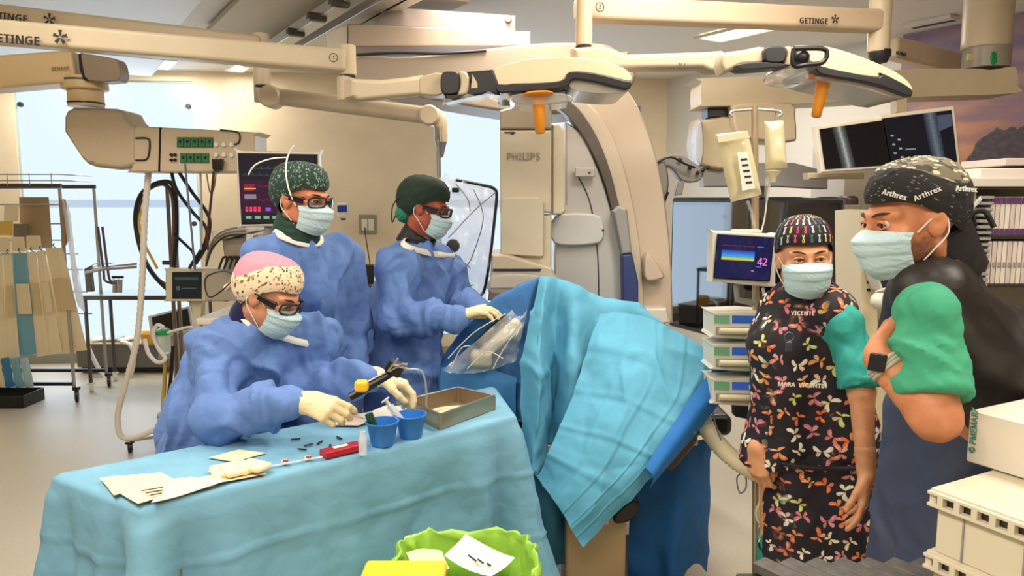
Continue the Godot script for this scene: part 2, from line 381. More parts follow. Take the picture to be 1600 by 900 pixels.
# ------------------------------------------------------------------ things hung from the ceiling
func suspensions() -> void:
	# near boom arm with maker's lettering, carrying the left light
	var p := W(-60, 46, 3.5)
	var q := W(543, 97, 3.62)
	var t := thing("boom_beam", "long beige boom arm marked 1 across the upper left", "boom arm", p)
	mk("arm_beam", beam(MB.new(), p, q, .12, .106, .02), M.cream, t)
	mk("joint_post", post(MB.new(), W(543, 118, 3.62), .14, .042), M.cream, t)
	mk("joint_ring", post(MB.new(), W(543, 122, 3.62), .014, .038), M.black, t)
	mk("elbow_post", post(MB.new(), W(541, 158, 3.62), .115, .04), M.cream, t)
	var sd := (q - p).normalized()
	var nn := Vector3(-sd.z, 0, sd.x)
	if nn.z < 0:
		nn = -nn
	side_text("GETINGE", .04, p, q, W(-20, 58, 3.43), t)
	star(t, W(94, 58, 3.45), Basis(sd, nn.cross(sd), nn), .032)
	side_text("1", .016, p, q, W(519.5, 90, 3.53), t)
	var ring := []
	for i in 25:
		ring.append(W(521, 90, 3.53) + Basis(sd, nn.cross(sd), nn) * Vector3(cos(TAU * i / 24), sin(TAU * i / 24), 0) * .019)
	mk("number_ring", MB.new().tube(ring, .002, 5, false), M.ink, t)
	# the arm behind it, carrying the lead-glass shield
	var p2 := W(-60, 20, 3.95)
	var q2 := W(410, 76, 4.05)
	t = thing("shield_arm", "second beige boom arm behind, ending in the spring arm of the shield", "boom arm", p2)
	mk("arm_beam", beam(MB.new(), p2, q2, .12, .12, .02), mat("cream_arm", rgb(190, 170, 140), .45), t)
	side_text("GETINGE", .038, p2, q2, W(-26, 22, 3.87), t)
	sd = (q2 - p2).normalized()
	nn = Vector3(-sd.z, 0, sd.x)
	if nn.z < 0:
		nn = -nn
	star(t, W(77, 30, 3.89), Basis(sd, nn.cross(sd), nn), .03)
	mk("joint_post", post(MB.new(), W(410, 134, 4.05), .27, .045), M.cream, t)
	mk("joint_ring", post(MB.new(), W(410, 138, 4.05), .016, .042), M.black, t)
	mk("lower_post", post(MB.new(), W(408, 160, 4.05), .09, .036), M.cream, t)
	var s0 := W(424, 150, 4.02)
	var s1 := W(672, 181, 3.75)
	mk("spring_arm", beam(MB.new(), s0, s1, .08, .085, .03), mat("spring_arm", rgb(180, 164, 142), .45), t)
	mk("knuckle", MB.new().at(W(425, 152, 4.0), Basis(Vector3.RIGHT, PI / 2)).lathe([Vector2(0, .06), Vector2(.05, .06), Vector2(.058, .05), Vector2(.058, -.05), Vector2(.05, -.06), Vector2(0, -.06)], 24), M.cream, t)
	mk("knuckle", MB.new().at(W(672, 181, 3.75), Basis(Vector3.RIGHT, PI / 2)).lathe([Vector2(0, .055), Vector2(.042, .055), Vector2(.05, .045), Vector2(.05, -.045), Vector2(.042, -.055), Vector2(0, -.055)], 24), M.cream, t)
	mk("wrist", MB.new().tube(crv([W(672, 176, 3.75), W(686, 184, 3.75), W(689, 205, 3.75), W(689, 222, 3.75)], 5), .034, 14), M.cream, t)
	mk("socket", MB.new().at(W(689, 243, 3.75)).lathe([Vector2(.008, -.01), Vector2(.014, 0), Vector2(.03, .065), Vector2(.034, .07), Vector2(.034, .14), Vector2(0, .14)], 18), M.steel, t)
	mk("rod", post(MB.new(), W(688, 470, 3.75), .78, .011, 12, .002), M.steel, t)
	# wrapped lead-glass pane
	t = thing("lead_glass_shield", "lead-glass shield wrapped in clear sterile film beside the C-arm", "shield", W(735, 470, 3.72))
	var outl := smooth2([[688, 282], [712, 282], [760, 291], [771, 294], [776, 302], [774, 330], [766, 400], [756, 455], [748, 464], [735, 468], [690, 470]], 2)
	var pane := mat("lead_glass", Color(.9, .95, 1.0, .12), .03)
	pane.transparency = BaseMaterial3D.TRANSPARENCY_ALPHA
	mk("glass_pane", slab(MB.new(), outl, 3.72, .018, .004), pane, t)
	var edge := []
	for e in [[712, 281], [758, 290], [770, 294], [776, 303], [773, 340], [766, 400], [757, 452], [748, 464]]:
		edge.append(W(e[0], e[1], 3.71))
	mk("rubber_edge", MB.new().tube(crv(edge, 5), .008, 7), M.dark_plastic, t)
	var qn := noise(7.0, 5, 3)
	var film := MB.new().grid(36, 40, func(u, w):
		var x: float = lerpf(682.0, 774.0 - 16.0 * w, u)
		var y: float = lerpf(276.0 + 14.0 * u, 474.0, w)
		var pp := W(x, y, 3.7)
		return pp + Vector3(qn.get_noise_3dv(pp * 1.0) * .01, 0, .03 * qn.get_noise_3dv(pp * Vector3(1, .8, 1)) - .01))
	var fm := mat("sterile_film", Color(.96, .95, .93, .3), .2)
	fm.transparency = BaseMaterial3D.TRANSPARENCY_ALPHA
	mk("sterile_film", film, fm, t)
	for g in [[[740, 296], [755, 340], [738, 400], [725, 420]], [[775, 300], [740, 330], [712, 360], [700, 372]], [[698, 400], [725, 410], [735, 420]], [[700, 470], [715, 455], [740, 445]], [[712, 287], [730, 310], [735, 330]]]:
		mk("film_crease", MB.new().tube(crv(pts(g, 3.68), 6), .0025, 5), mat("film_crease", rgb(126, 122, 120), .4), t)
	mk("handle_knob", MB.new().at(W(708, 384, 3.66), Basis(Vector3.RIGHT, PI / 2)).lathe([Vector2(0, .03), Vector2(.03, .03), Vector2(.034, .02), Vector2(.034, -.01), Vector2(.02, -.03), Vector2(0, -.03)], 18), M.dark_steel, t)
	mk("clamp", MB.new().at(W(712, 297, 3.69)).rbox(Vector3.ZERO, Vector3(.035, .024, .05), .006), M.black, t)
	light_left()
	light_right()
	service_boom()
	monitor_boom()

func light_left() -> void:
	var z := 2.85
	var t := thing("surgical_light", "beige surgical light head with orange grip over the C-arm", "surgical light", W(835, 150, z))
	mk("arm", slab(MB.new(), [[549, 122], [600, 124], [640, 120], [664, 116], [664, 148], [620, 152], [560, 158], [549, 150]], z + .45, .1, .02, .62), M.cream, t)
	mk("arm_end", slab(MB.new(), smooth2([[655, 124], [662, 118], [690, 114], [692, 146], [662, 148], [655, 142]], 3), z + .03, .1, .015), M.cream, t)
	mk("control_display", slab(MB.new(), smooth2([[692, 113], [712, 112], [718, 120], [718, 138], [712, 146], [692, 146], [688, 130]], 3), z, .1, .006), M.dark_plastic, t)
	mk("neck", slab(MB.new(), smooth2([[716, 112], [728, 112], [734, 124], [730, 146], [714, 148], [718, 130]], 3), z, .12, .012), M.cream, t)
	mk("fork", slab(MB.new(), [[726, 112], [770, 108], [778, 128], [780, 148], [760, 146], [740, 150], [696, 160], [694, 146], [728, 144], [734, 128]], z + .01, .1, .008), M.black, t)
	mk("fork_cover", slab(MB.new(), [[738, 116], [746, 130], [746, 138], [736, 138]], z + .002, .02, .002), M.cream, t)
	mk("head_housing", slab(MB.new(), smooth2([[772, 108], [800, 98], [832, 91], [884, 89], [930, 92], [966, 102], [984, 114], [986, 126], [975, 126], [930, 116], [895, 113], [884, 124], [862, 130], [800, 132], [776, 134]], 3), z + .02, .36, .02), mat("light_cream", rgb(226, 208, 172), .35), t)
	mk("rubber_band", slab(MB.new(), smooth2([[776, 132], [800, 132], [862, 128], [882, 124], [890, 112], [930, 114], [975, 125], [986, 127], [984, 138], [970, 138], [930, 128], [896, 124], [888, 134], [862, 140], [800, 144], [778, 144]], 3), z + .0, .4, .012), M.dark_plastic, t)
	mk("underside", slab(MB.new(), smooth2([[892, 124], [930, 128], [972, 138], [984, 138], [974, 146], [940, 146], [895, 140]], 3), z + .03, .32, .01), mat("light_underside", rgb(196, 190, 182), .25, .3), t)
	mk("lens_plate", slab(MB.new(), [[796, 144], [884, 140], [890, 158], [860, 162], [800, 160]], z + .08, .24, .01), mat("light_lens", rgb(196, 192, 186), .2, .2), t)
	grip(t, W(841, 150, z + .03), 0.05)
	film_bits(t, [[692, 158], [730, 150], [770, 146], [800, 150]], z - .02)
	mk("sterile_cover", slab(MB.new(), smooth2([[800, 148], [850, 144], [890, 148], [892, 158], [850, 164], [806, 162]], 3), z + .0, .2, .01), M.clear, t)

func film_bits(t: Node3D, line: Array, z: float) -> void:
	var a := crv(pts(line, z), 6)
	mk("sterile_drape", MB.new().grid(a.size() - 1, 5, func(u, w):
		var k := int(round(u * (a.size() - 1)))
		return a[k] + Vector3(0, -.03 * w + .008 * sin(k * 1.3), .05 * w)), M.clear, t)

func grip(t: Node3D, at: Vector3, lean: float) -> void:
	var b := Basis(Vector3(0, 0, 1), lean)
	var mb := MB.new().at(at, b)
	mb.lathe([Vector2(0, -.142), Vector2(.014, -.142), Vector2(.018, -.138), Vector2(.022, -.06), Vector2(.024, -.02), Vector2(.03, -.008), Vector2(.06, -.002), Vector2(.066, .006), Vector2(.05, .014), Vector2(0, .014)], 22)
	mk("sterile_handle", mb, M.orange, t)

func light_right() -> void:
	var z := 2.75
	var t := thing("surgical_light", "beige surgical light head with orange grip tilting above the twin monitors", "surgical light", W(1285, 125, z))
	var a0 := W(912, 72, 3.15)
	mk("spindle", post(MB.new(), a0, .42, .034), M.cream, t)
	mk("spindle_ring", post(MB.new(), a0 - Vector3(0, .012, 0), .014, .034), M.black, t)
	mk("arm", slab(MB.new(), [[896, 74], [940, 70], [962, 76], [978, 84], [1104, 80], [1130, 78], [1140, 84], [1140, 110], [1112, 112], [1098, 106], [975, 108], [900, 100]], z + .32, .1, .02, .1), mat("arm_shaded", rgb(182, 166, 144), .45), t)  # cream arm in a darker tone, its shade put into the colour
	lettering("M P", .014, W(1060, 101, z + .31), Basis(), M.ink, t)
	mk("arm_end", slab(MB.new(), smooth2([[1130, 84], [1160, 78], [1196, 73], [1200, 98], [1160, 102], [1132, 112]], 3), z + .02, .12, .015), M.cream, t)
	mk("control_display", slab(MB.new(), smooth2([[1198, 73], [1224, 73], [1230, 84], [1224, 97], [1200, 97], [1195, 86]], 3), z - .01, .12, .006), M.dark_plastic, t)
	mk("neck", slab(MB.new(), smooth2([[1228, 73], [1238, 74], [1242, 88], [1238, 100], [1226, 102], [1231, 86]], 3), z, .14, .012), M.cream, t)
	var hd := []
	for e in [[1240, 76], [1285, 76], [1292, 86], [1284, 98], [1262, 101], [1240, 102]]:
		hd.append(W(e[0], e[1], z - .03))
	hd.append(hd[0])
	mk("fork_handle", MB.new().tube(crv(hd, 4), .009, 8), M.black, t)
	mk("fork_knob", MB.new().at(W(1252, 90, z)).ell(Vector3.ZERO, Vector3(.03, .028, .03)), M.dark_plastic, t)
	mk("under_bar", slab(MB.new(), smooth2([[1154, 100], [1200, 97], [1236, 102], [1200, 106], [1160, 108]], 3), z - .01, .1, .006), M.dark_plastic, t)
	mk("head_housing", slab(MB.new(), smooth2([[1238, 74], [1270, 71], [1300, 74], [1350, 90], [1400, 112], [1424, 132], [1424, 142], [1400, 128], [1378, 122], [1330, 116], [1290, 108], [1276, 102]], 3), z + .04, .3, .02), M.light_cream, t)
	mk("rubber_band", slab(MB.new(), smooth2([[1275, 101], [1300, 107], [1374, 121], [1376, 113], [1400, 124], [1424, 138], [1426, 148], [1418, 150], [1376, 134], [1330, 124], [1282, 116]], 2), z + .02, .34, .01), M.dark_plastic, t)
	mk("underside", slab(MB.new(), smooth2([[1282, 118], [1330, 126], [1376, 136], [1418, 150], [1395, 152], [1340, 136], [1290, 126]], 3), z + .05, .28, .01), M.light_underside, t)
	grip(t, W(1287, 124, z + .1), -.16)
	mk("sterile_cover", slab(MB.new(), smooth2([[1212, 112], [1225, 104], [1262, 106], [1268, 122], [1250, 130], [1214, 126]], 3), z, .14, .02), M.clear, t)
	# upper boom arm with number 2 and its column
	var p := W(900, 14, 3.25)
	var q := W(1372, 34, 3.6)
	var b := thing("boom_beam", "long beige boom arm marked 2 along the upper right", "boom arm", p)
	mk("arm_beam", beam(MB.new(), p, q, .1, .1, .02), mat("arm_rose", rgb(194, 172, 146), .45), b)
	mk("column", post(MB.new(), W(1372, 82, 3.6), .42, .05), M.cream, b)
	mk("column_foot", MB.new().at(W(1374, 94, 3.6)).lathe([Vector2(0, -.02), Vector2(.034, -.012), Vector2(.05, .02), Vector2(.05, .045), Vector2(0, .045)], 24), M.dark_plastic, b)
	side_text("GETINGE", .026, p, q, W(1249, 32, 3.42), b)
	var sd := (q - p).normalized()
	var nn := Vector3(-sd.z, 0, sd.x)
	if nn.z < 0:
		nn = -nn
	star(b, W(1305, 30, 3.47), Basis(sd, nn.cross(sd), nn), .02)
	side_text("2", .016, p, q, W(935.5, 11, 3.2), b)
	var ring := []
	for i in 25:
		ring.append(W(937.5, 11, 3.2) + Basis(sd, nn.cross(sd), nn) * Vector3(cos(TAU * i / 24), sin(TAU * i / 24), 0) * .018)
	mk("number_ring", MB.new().tube(ring, .002, 5, false), M.ink, b)
	var p3 := W(1390, 75, 4.3)
	var q3 := W(1500, 102, 4.8)
	b = thing("support_arm", "short beige arm slanting behind the big column", "boom arm", p3)
	mk("arm_beam", beam(MB.new(), p3, q3, .1, .12, .02), M.cream, b)
	side_text("GETINGE", .02, p3, q3, W(1400, 82, 4.22), b)

func service_boom() -> void:
	var z := 4.2
	var t := thing("service_boom", "ceiling service boom with bulbous joint and green sockets before the left window", "service boom", W(150, 200, z))
	mk("arm_beam", beam(MB.new(), W(-60, 122, z - .1), W(128, 107, z), .2, .17, .02), mat("boom_cream", rgb(216, 188, 140), .45), t)
	side_text("GETINGE", .017, W(-60, 122, z), W(128, 107, z), W(80, 108, z - .125), t, mat("pale_ink", rgb(134, 112, 84), .6))
	mk("arm_cap", slab(MB.new(), smooth2([[125, 84], [130, 83], [172, 90], [182, 94], [187, 108], [184, 126], [138, 126], [128, 110]], 2), z - .12, .1, .015), mat("cap_taupe", rgb(150, 132, 112), .5), t)
	mk("seam", slab(MB.new(), [[122, 84], [126, 84], [130, 108], [134, 126], [130, 124], [124, 108]], z - .122, .1, .001), M.dark_plastic, t)
	var c := W(134, 150, z)
	var mb := MB.new().at(c)
	mb.lathe([Vector2(0, .1), Vector2(.115, .1), Vector2(.118, .09), Vector2(.118, .035), Vector2(.112, .03), Vector2(.092, .028), Vector2(.092, -.06), Vector2(0, -.06)], 30)
	mk("swivel", mb, M.boom_cream, t)
	for y in [.075, .028, -.045]:
		mk("swivel_ring", MB.new().at(c + Vector3(0, y, 0)).lathe([Vector2(.09, 0), Vector2(.1205 if y > .03 else .0955, 0), Vector2(.1205 if y > .03 else .0955, .008), Vector2(.09, .008)], 30), M.black, t)
	mk("joint_housing", slab(MB.new(), [[97, 182], [101, 173], [112, 167], [178, 169], [188, 173], [195, 186], [204, 194], [211, 197], [211, 258], [204, 260], [199, 263], [184, 265], [148, 261], [134, 256], [124, 246], [97, 205]], z - .12, .26, .03), mat("housing_taupe", rgb(184, 166, 138), .45), t)
	mk("housing_facet", slab(MB.new(), [[100, 200], [122, 196], [146, 199], [152, 212], [146, 254], [136, 252], [126, 243]], z - .124, .02, .008), M.housing_taupe, t)
	var hd := mk("socket_head", slab(MB.new(), smooth2([[203, 200], [212, 197], [390, 206], [397, 212], [397, 262], [392, 269], [212, 269], [204, 262]], 2), z - .1, .22, .012), mat("head_beige", rgb(196, 178, 150), .45), t)
	mk("head_seam", slab(MB.new(), [[249, 199], [252, 199], [250, 268], [247, 268]], z - .102, .01, 0), M.black, hd)
	mk("corner_handle", MB.new().tube(crv(pts([[212, 216], [230, 216], [234, 224], [232, 244], [226, 250], [212, 250]], z - .105), 3), .005, 6), M.dark_plastic, hd)
	mk("corner_handle", MB.new().tube(crv(pts([[344, 203], [370, 206], [375, 214], [372, 224], [360, 226]], z - .105), 3), .005, 6), M.dark_plastic, hd)
	var green := mat("socket_green", rgb(34, 104, 62), .5)
	for r in [[276, 214, 230, 5], [281, 239, 254, 4]]:
		for k in r[3]:
			var x: float = r[0] + k * 11.5
			var s := mk("green_socket", slab(MB.new(), [[x, r[1]], [x + 10, r[1] + .5], [x + 10, r[2]], [x, r[2]]], z - .112, .02, .003), green, hd)
			mk("pin_hole", slab(MB.new(), [[x + 3, r[1] + 5], [x + 7, r[1] + 5], [x + 7, r[1] + 9], [x + 3, r[1] + 9]], z - .1135, .004, 0), M.black, s)
	for k in 4:
		var x := 268.0 + (k % 2) * 6
		var y := 242.0 + (k / 2) * 8
		mk("gas_outlet", MB.new().at(W(x, y, z - .105), Basis(Vector3.RIGHT, PI / 2)).lathe([Vector2(0, .01), Vector2(.008, .01), Vector2(.009, 0)], 10), M.black, hd)
	for k in 6:
		mk("white_outlet", MB.new().at(W(338.0 + (k % 3) * 12, 226 + (k / 3) * 16, z - .103), Basis(Vector3.RIGHT, PI / 2)).lathe([Vector2(0, .008), Vector2(.012, .008), Vector2(.014, 0)], 12), M.white_plastic, hd)
	mk("plug", slab(MB.new(), [[330, 248], [346, 248], [344, 266], [337, 270], [331, 264]], z - .15, .04, .006), M.black, hd)

func monitor_boom() -> void:
	var z := 4.2
	var t := thing("monitor_boom", "thick round ceiling column with horizontal beige beam at the upper right", "boom", W(1540, 105, z))
	mk("column", post(MB.new(), W(1540, 76, z), 1.0, .122, 32), M.cream, t)
	mk("collar", post(MB.new(), W(1540, 108, z), .125, .118, 32), mat("collar_grey", rgb(150, 142, 128), .35), t)
	mk("green_button", slab(MB.new(), smooth2([[1550, 82], [1558, 82], [1558, 99], [1550, 99]], 3), z - .118, .02, .004), mat("button_green", rgb(30, 140, 70), .4), t)
	mk("yellow_knob", slab(MB.new(), smooth2([[1514, 84], [1521, 84], [1521, 94], [1513, 94]], 3), z - .115, .02, .003), mat("knob_yellow", rgb(206, 190, 120), .5), t)
	mk("beam", slab(MB.new(), smooth2([[1096, 128], [1100, 122], [1300, 116], [1420, 108], [1520, 107], [1550, 109], [1582, 104], [1590, 112], [1591, 134], [1586, 146], [1420, 152], [1300, 160], [1110, 166], [1096, 160]], 3), z - .12, .24, .03), M.cream, t)
	mk("dark_joint", slab(MB.new(), [[1106, 166], [1146, 164], [1146, 182], [1106, 184]], z - .06, .14, .006), M.dark_plastic, t)
	mk("joint_box", slab(MB.new(), smooth2([[1090, 192], [1104, 186], [1160, 186], [1160, 256], [1092, 258]], 2), z - .1, .22, .02), M.cream, t)
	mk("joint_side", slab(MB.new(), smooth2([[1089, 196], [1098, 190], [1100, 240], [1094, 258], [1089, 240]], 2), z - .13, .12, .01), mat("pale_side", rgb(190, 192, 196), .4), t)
	mk("swing_head", slab(MB.new(), smooth2([[1146, 170], [1154, 162], [1236, 160], [1244, 180], [1246, 216], [1240, 220], [1220, 222], [1160, 215], [1148, 200]], 2), z - .16, .26, .03), M.cream, t)
	mk("rail", slab(MB.new(), [[1098, 254], [1240, 254], [1294, 268], [1294, 296], [1220, 292], [1100, 292]], z - .05, .1, .008), M.grey_plastic, t)
	mk("hanger_post", slab(MB.new(), [[1400, 152], [1418, 152], [1418, 176], [1400, 176]], 3.9, .06, .004), M.cream, t)
	mk("lower_rail", slab(MB.new(), [[1262, 270], [1350, 268], [1352, 279], [1264, 280]], 3.85, .08, .008), M.cream, t)
	# jointed grey bracket with a paddle at its left end
	var a := thing("bracket_arm", "jointed grey bracket arm ending in a paddle beside the C-arm", "bracket arm", W(1060, 265, 3.95))
	mk("paddle", slab(MB.new(), smooth2([[988, 296], [1010, 266], [1026, 252], [1040, 252], [1046, 282], [1042, 308], [1024, 320], [1000, 312]], 3), 3.9, .08, .02), mat("bracket_grey", rgb(146, 142, 138), .45), a)
	mk("paddle_pad", slab(MB.new(), [[1024, 320], [1042, 308], [1046, 300], [1040, 316], [1030, 321]], 3.88, .1, .003), M.dark_plastic, a)
	mk("elbow", slab(MB.new(), smooth2([[1026, 256], [1040, 244], [1060, 240], [1085, 254], [1100, 270], [1090, 284], [1066, 282], [1048, 262]], 3), 3.95, .09, .02), M.bracket_grey, a)
	mk("link", slab(MB.new(), [[1060, 284], [1070, 282], [1066, 304], [1054, 306]], 3.95, .05, .006), M.bracket_grey, a)
	mk("cable", MB.new().tube(crv(pts([[1024, 258], [1034, 250], [1050, 246], [1070, 256], [1086, 262]], 3.89), 5), .006, 6), M.black, a)
	for q in [[1062, 250], [1078, 262], [1090, 270], [1098, 266], [1106, 262]]:
		mk("screw", MB.new().at(W(q[0], q[1], 3.93)).ell(Vector3.ZERO, Vector3(.012, .012, .012), 8), M.dark_plastic, a)

# ------------------------------------------------------------------ the left side of the room
func caster(mb: MB, at: Vector3, r := .05) -> MB:
	mb.at(at + Vector3(0, r, 0), Basis(Vector3.UP, .5) * Basis(Vector3(0, 0, 1), PI / 2))
	mb.lathe([Vector2(0, -.016), Vector2(r * .8, -.016), Vector2(r, -.01), Vector2(r, .01), Vector2(r * .8, .016), Vector2(0, .016)], 18)
	mb.at(at + Vector3(0, r, 0)).box(Vector3(0, r * .9, 0), Vector3(.05, r * .5, .05), .006)
	return mb

# a flat sealed pouch with a welded hem and a soft belly
func pouch(mb: MB, tl: Vector3, tr: Vector3, bl: Vector3, br: Vector3, th: float) -> MB:
	var n := (tr - tl).cross(bl - tl).normalized()
	if n.z < 0:
		n = -n
	for s in [-1.0, 1.0]:
		mb.grid(8, 16, func(u, w):
			var p := tl.lerp(tr, u).lerp(bl.lerp(br, u), w)
			var e: float = minf(minf(u, 1.0 - u) * 5.0, minf(w, 1.0 - w) * 14.0)
			return p + n * (s * (.0015 + th * clampf(e, 0.0, 1.0) * (.75 + .25 * sin(u * 9.0 + w * 7.0)))))
	return mb

func screen_print(w: int, h: int, f: Callable) -> ImageTexture:
	var im := Image.create(w, h, false, Image.FORMAT_RGB8)
	f.call(im)
	return ImageTexture.create_from_image(im)

func screen_mat(key: String, tex: Texture2D, energy := 1.0) -> StandardMaterial3D:
	var m := mat(key, rgb(8, 8, 10), .12)
	m.emission_enabled = true
	m.emission = Color.BLACK
	m.emission_texture = tex
	m.emission_energy_multiplier = energy
	return m

func wave(im: Image, y: int, x0: int, x1: int, c: Color, kind: int) -> void:
	var last := y
	for x in range(x0, x1):
		var t := float((x - x0) % 24) / 24.0
		var d := 0.0
		if kind == 0:
			d = -9.0 * exp(-pow((t - .4) * 22.0, 2)) + 3.0 * exp(-pow((t - .5) * 22.0, 2))
		else:
			d = -6.0 * sin(t * TAU) * exp(-t * 2.0)
		var yy := y + int(d)
		for k in range(mini(last, yy), maxi(last, yy) + 1):
			im.set_pixel(x, clampi(k, 0, im.get_height() - 1), c)
		last = yy

func left_side() -> void:
	supply_rack()
	back_table()
	anaesthesia()

func supply_rack() -> void:
	var z := 6.1
	var B := W(-60, 600, z)
	var t := thing("supply_rack", "wheeled metal hanging rack for catheter packs at the left edge", "rack", Vector3(B.x, 0, B.z))
	var p1 := W(93, 290, z)
	var g := 0.12
	for q in [[p1.x, p1.z, "post"], [p1.x - 1.0, p1.z, "post"], [p1.x, p1.z - .5, "post"], [p1.x - 1.0, p1.z - .5, "post"]]:
		mk("post", MB.new().at(Vector3(q[0], g, q[1])).lathe([Vector2(0, 0), Vector2(.014, 0), Vector2(.014, p1.y - g), Vector2(0, p1.y - g)], 10), M.steel, t)
		mk("caster", caster(MB.new(), Vector3(q[0] + .03, 0, q[1] + .02), .06), M.black, t)
	for k in 2:
		mk("top_bar", MB.new().at(Vector3(p1.x - .5, p1.y, p1.z - .5 * k)).box(Vector3.ZERO, Vector3(1.03, .035, .03), .004), M.dark_steel, t)
		mk("foot_bar", MB.new().at(Vector3(p1.x - .5, g + .03, p1.z - .5 * k)).box(Vector3.ZERO, Vector3(1.0, .03, .03), .004), M.black, t)
	for k in 7:
		mk("hook_bar", MB.new().at(Vector3(p1.x - .5, [1.66, 1.5, 1.36, 1.24, 1.1, .9, .7][k], p1.z - .04 - .05 * k)).box(Vector3.ZERO, Vector3(1.0, .012, .012), .002), M.steel, t)
	for k in 2:
		var w := []
		for q in [[-1.0, 0.02], [.02, .02], [.02, -.45]]:
			w.append(Vector3(p1.x + q[0], p1.y + .04 + .05 * k, p1.z + q[1]))
		mk("wire_gallery", MB.new().tube(w, .005, 6), M.steel, t)
	for k in 6:
		var x := p1.x - .05 - .18 * k
		mk("wire_upright", MB.new().tube([Vector3(x, p1.y, p1.z + .02), Vector3(x, p1.y + .1, p1.z + .02)], .004, 6), M.steel, t)
	# packs hung on it
	var cream := rough_up(mat("pack_cream", rgb(238, 220, 182), .6), M.crumple, .35, null, 3.0)
	var blue := mat("pack_blue", rgb(120, 170, 188), .5)
	var grp := "long catheter packs on the supply rack"
	var packs := [
		[-30, -8, -28, 2, 402, 564, cream, "cream catheter pack at the cropped left end of the front row"],
		[-7, 6, -2, 12, 400, 562, cream, "narrow cream catheter pack left of the lettered one"],
		[6, 18, 10, 31, 398, 560, cream, "cream catheter pack printed with small text, left of the blue one"],
		[19, 42, 28, 62, 396, 554, blue, "light blue long catheter pack in the front row"],
		[42, 56, 58, 78, 394, 556, cream, "cream catheter pack just right of the blue one"],
		[57, 70, 76, 98, 392, 553, cream, "cream catheter pack with dark dots, second from the right"],
		[71, 98, 95, 136, 388, 549, cream, "widest cream catheter pack at the right end of the row"]]
	var i := 0
	for q in packs:
		var zz := z - .02 - .012 * (i % 3)
		var o := thing("catheter_pack", q[7], "package", W((q[2] + q[3]) / 2, q[5], zz), grp)
		mk("sleeve", pouch(MB.new(), W(q[0], q[4], zz), W(q[1], q[4] - 1, zz), W(q[2], q[5] + 2, zz + .05), W(q[3], q[5] - 2, zz + .05), .012), q[6], o)
		var a := W((q[0] + q[1]) / 2, q[4] + 4, zz)
		mk("hook", MB.new().tube(crv([a + Vector3(0, .0, -.08), a + Vector3(.01, .03, .0), a + Vector3(.03, .05, .05), a + Vector3(.05, .065, .07)], 4), .005, 6), M.black, o)
		var m0 := W(lerpf(q[0], q[2], .55) + 2, lerpf(q[4], q[5], .55), zz - .012)
		var tx := W(lerpf(q[0], q[2], .75) + 3, lerpf(q[4], q[5], .75), zz - .0)
		mk("print", slab(MB.new(), [[lerpf(q[0], q[2], .3) + 3, lerpf(q[4], q[5], .3)], [lerpf(q[1], q[3], .3) - 3, lerpf(q[4], q[5], .3)], [lerpf(q[1], q[3], .6) - 4, lerpf(q[4], q[5], .6)], [lerpf(q[0], q[2], .6) + 4, lerpf(q[4], q[5], .6)]], zz - .018, .004, 0), mat("pack_label_%d" % (i % 2), rgb(232, 214, 176) if i % 2 else rgb(214, 190, 146), .7), o)
		i += 1
	var smalls := [
		[30, 76, 32, 82, 308, 388, mat("kraft", rgb(164, 138, 104), .7), "large brown paper bag behind the small cards on the rack", .02, .12],
		[7, 29, 6, 28, 320, 346, cream, "small cream card pack high on the rack", .01, .03],
		[-6, 20, -6, 20, 346, 368, mat("pack_yellow", rgb(222, 186, 84), .6), "small yellow printed pack at the left edge of the rack", .01, .03],
		[21, 44, 21, 46, 350, 370, mat("pack_grey", rgb(124, 112, 96), .6), "small dark grey pack beside the yellow one", .01, .05],
		[-4, 14, -4, 16, 371, 394, cream, "small cream card, left of three above the long packs", .008, .0],
		[18, 38, 19, 40, 370, 392, cream, "small cream card, middle of three above the long packs", .008, .0],
		[41, 63, 42, 66, 368, 391, cream, "small cream card, right of three above the long packs", .008, .0]]
	for q in smalls:
		var zz: float = z - .03 + q[9]
		one("pack_card", q[7], "package", pouch(MB.new(), W(q[0], q[4], zz), W(q[1], q[4], zz), W(q[2], q[5], zz), W(q[3], q[5], zz), q[8]), q[6], "small packs on the supply rack")
	var clear := mat("clear_sleeve", Color(.9, .9, .88, .55), .25)
	clear.transparency = BaseMaterial3D.TRANSPARENCY_ALPHA
	one("clear_pack", "translucent long sleeve hung on the outer side of the rack", "package", pouch(MB.new(), W(95, 308, z - .03), W(104, 312, z + .05), W(122, 478, z), W(132, 488, z + .1), .02), clear)
	one("clear_pack", "brownish upper half of the side sleeve on the rack", "package", pouch(MB.new(), W(93, 309, z - .04), W(103, 313, z + .02), W(97, 396, z - .02), W(110, 370, z + .06), .015), M.kraft)
	for k in 4:
		var x := -14.0 + k * 15
		one("folded_pack", ["pale cream pack in the black crate under the rack", "deep blue pack in the black crate under the rack", "light blue pack in the black crate under the rack", "palest blue pack at the right of the black crate"][k], "package", pouch(MB.new(), W(x, 560, z - .08), W(x + 13, 558, z - .08), W(x + 8, 606, z - .05), W(x + 22, 604, z - .05), .014), [cream, mat("pack_deep_blue", rgb(52, 126, 176), .5), blue, mat("pack_pale_blue", rgb(168, 200, 206), .5)][k], "packs in the black crate")
	var cr := MB.new()
	var c := W(5, 612, z - .08)
	for s in [[Vector3(0, -.06, .14), Vector3(.5, .12, .012)], [Vector3(0, -.06, -.14), Vector3(.5, .12, .012)], [Vector3(-.25, -.06, 0), Vector3(.012, .12, .28)], [Vector3(.25, -.06, 0), Vector3(.012, .12, .28)], [Vector3(0, -.115, 0), Vector3(.5, .012, .28)]]:
		cr.at(c).box(s[0], s[1], .003)
	one("black_crate", "low black plastic crate on the floor under the rack", "crate", cr, M.black)

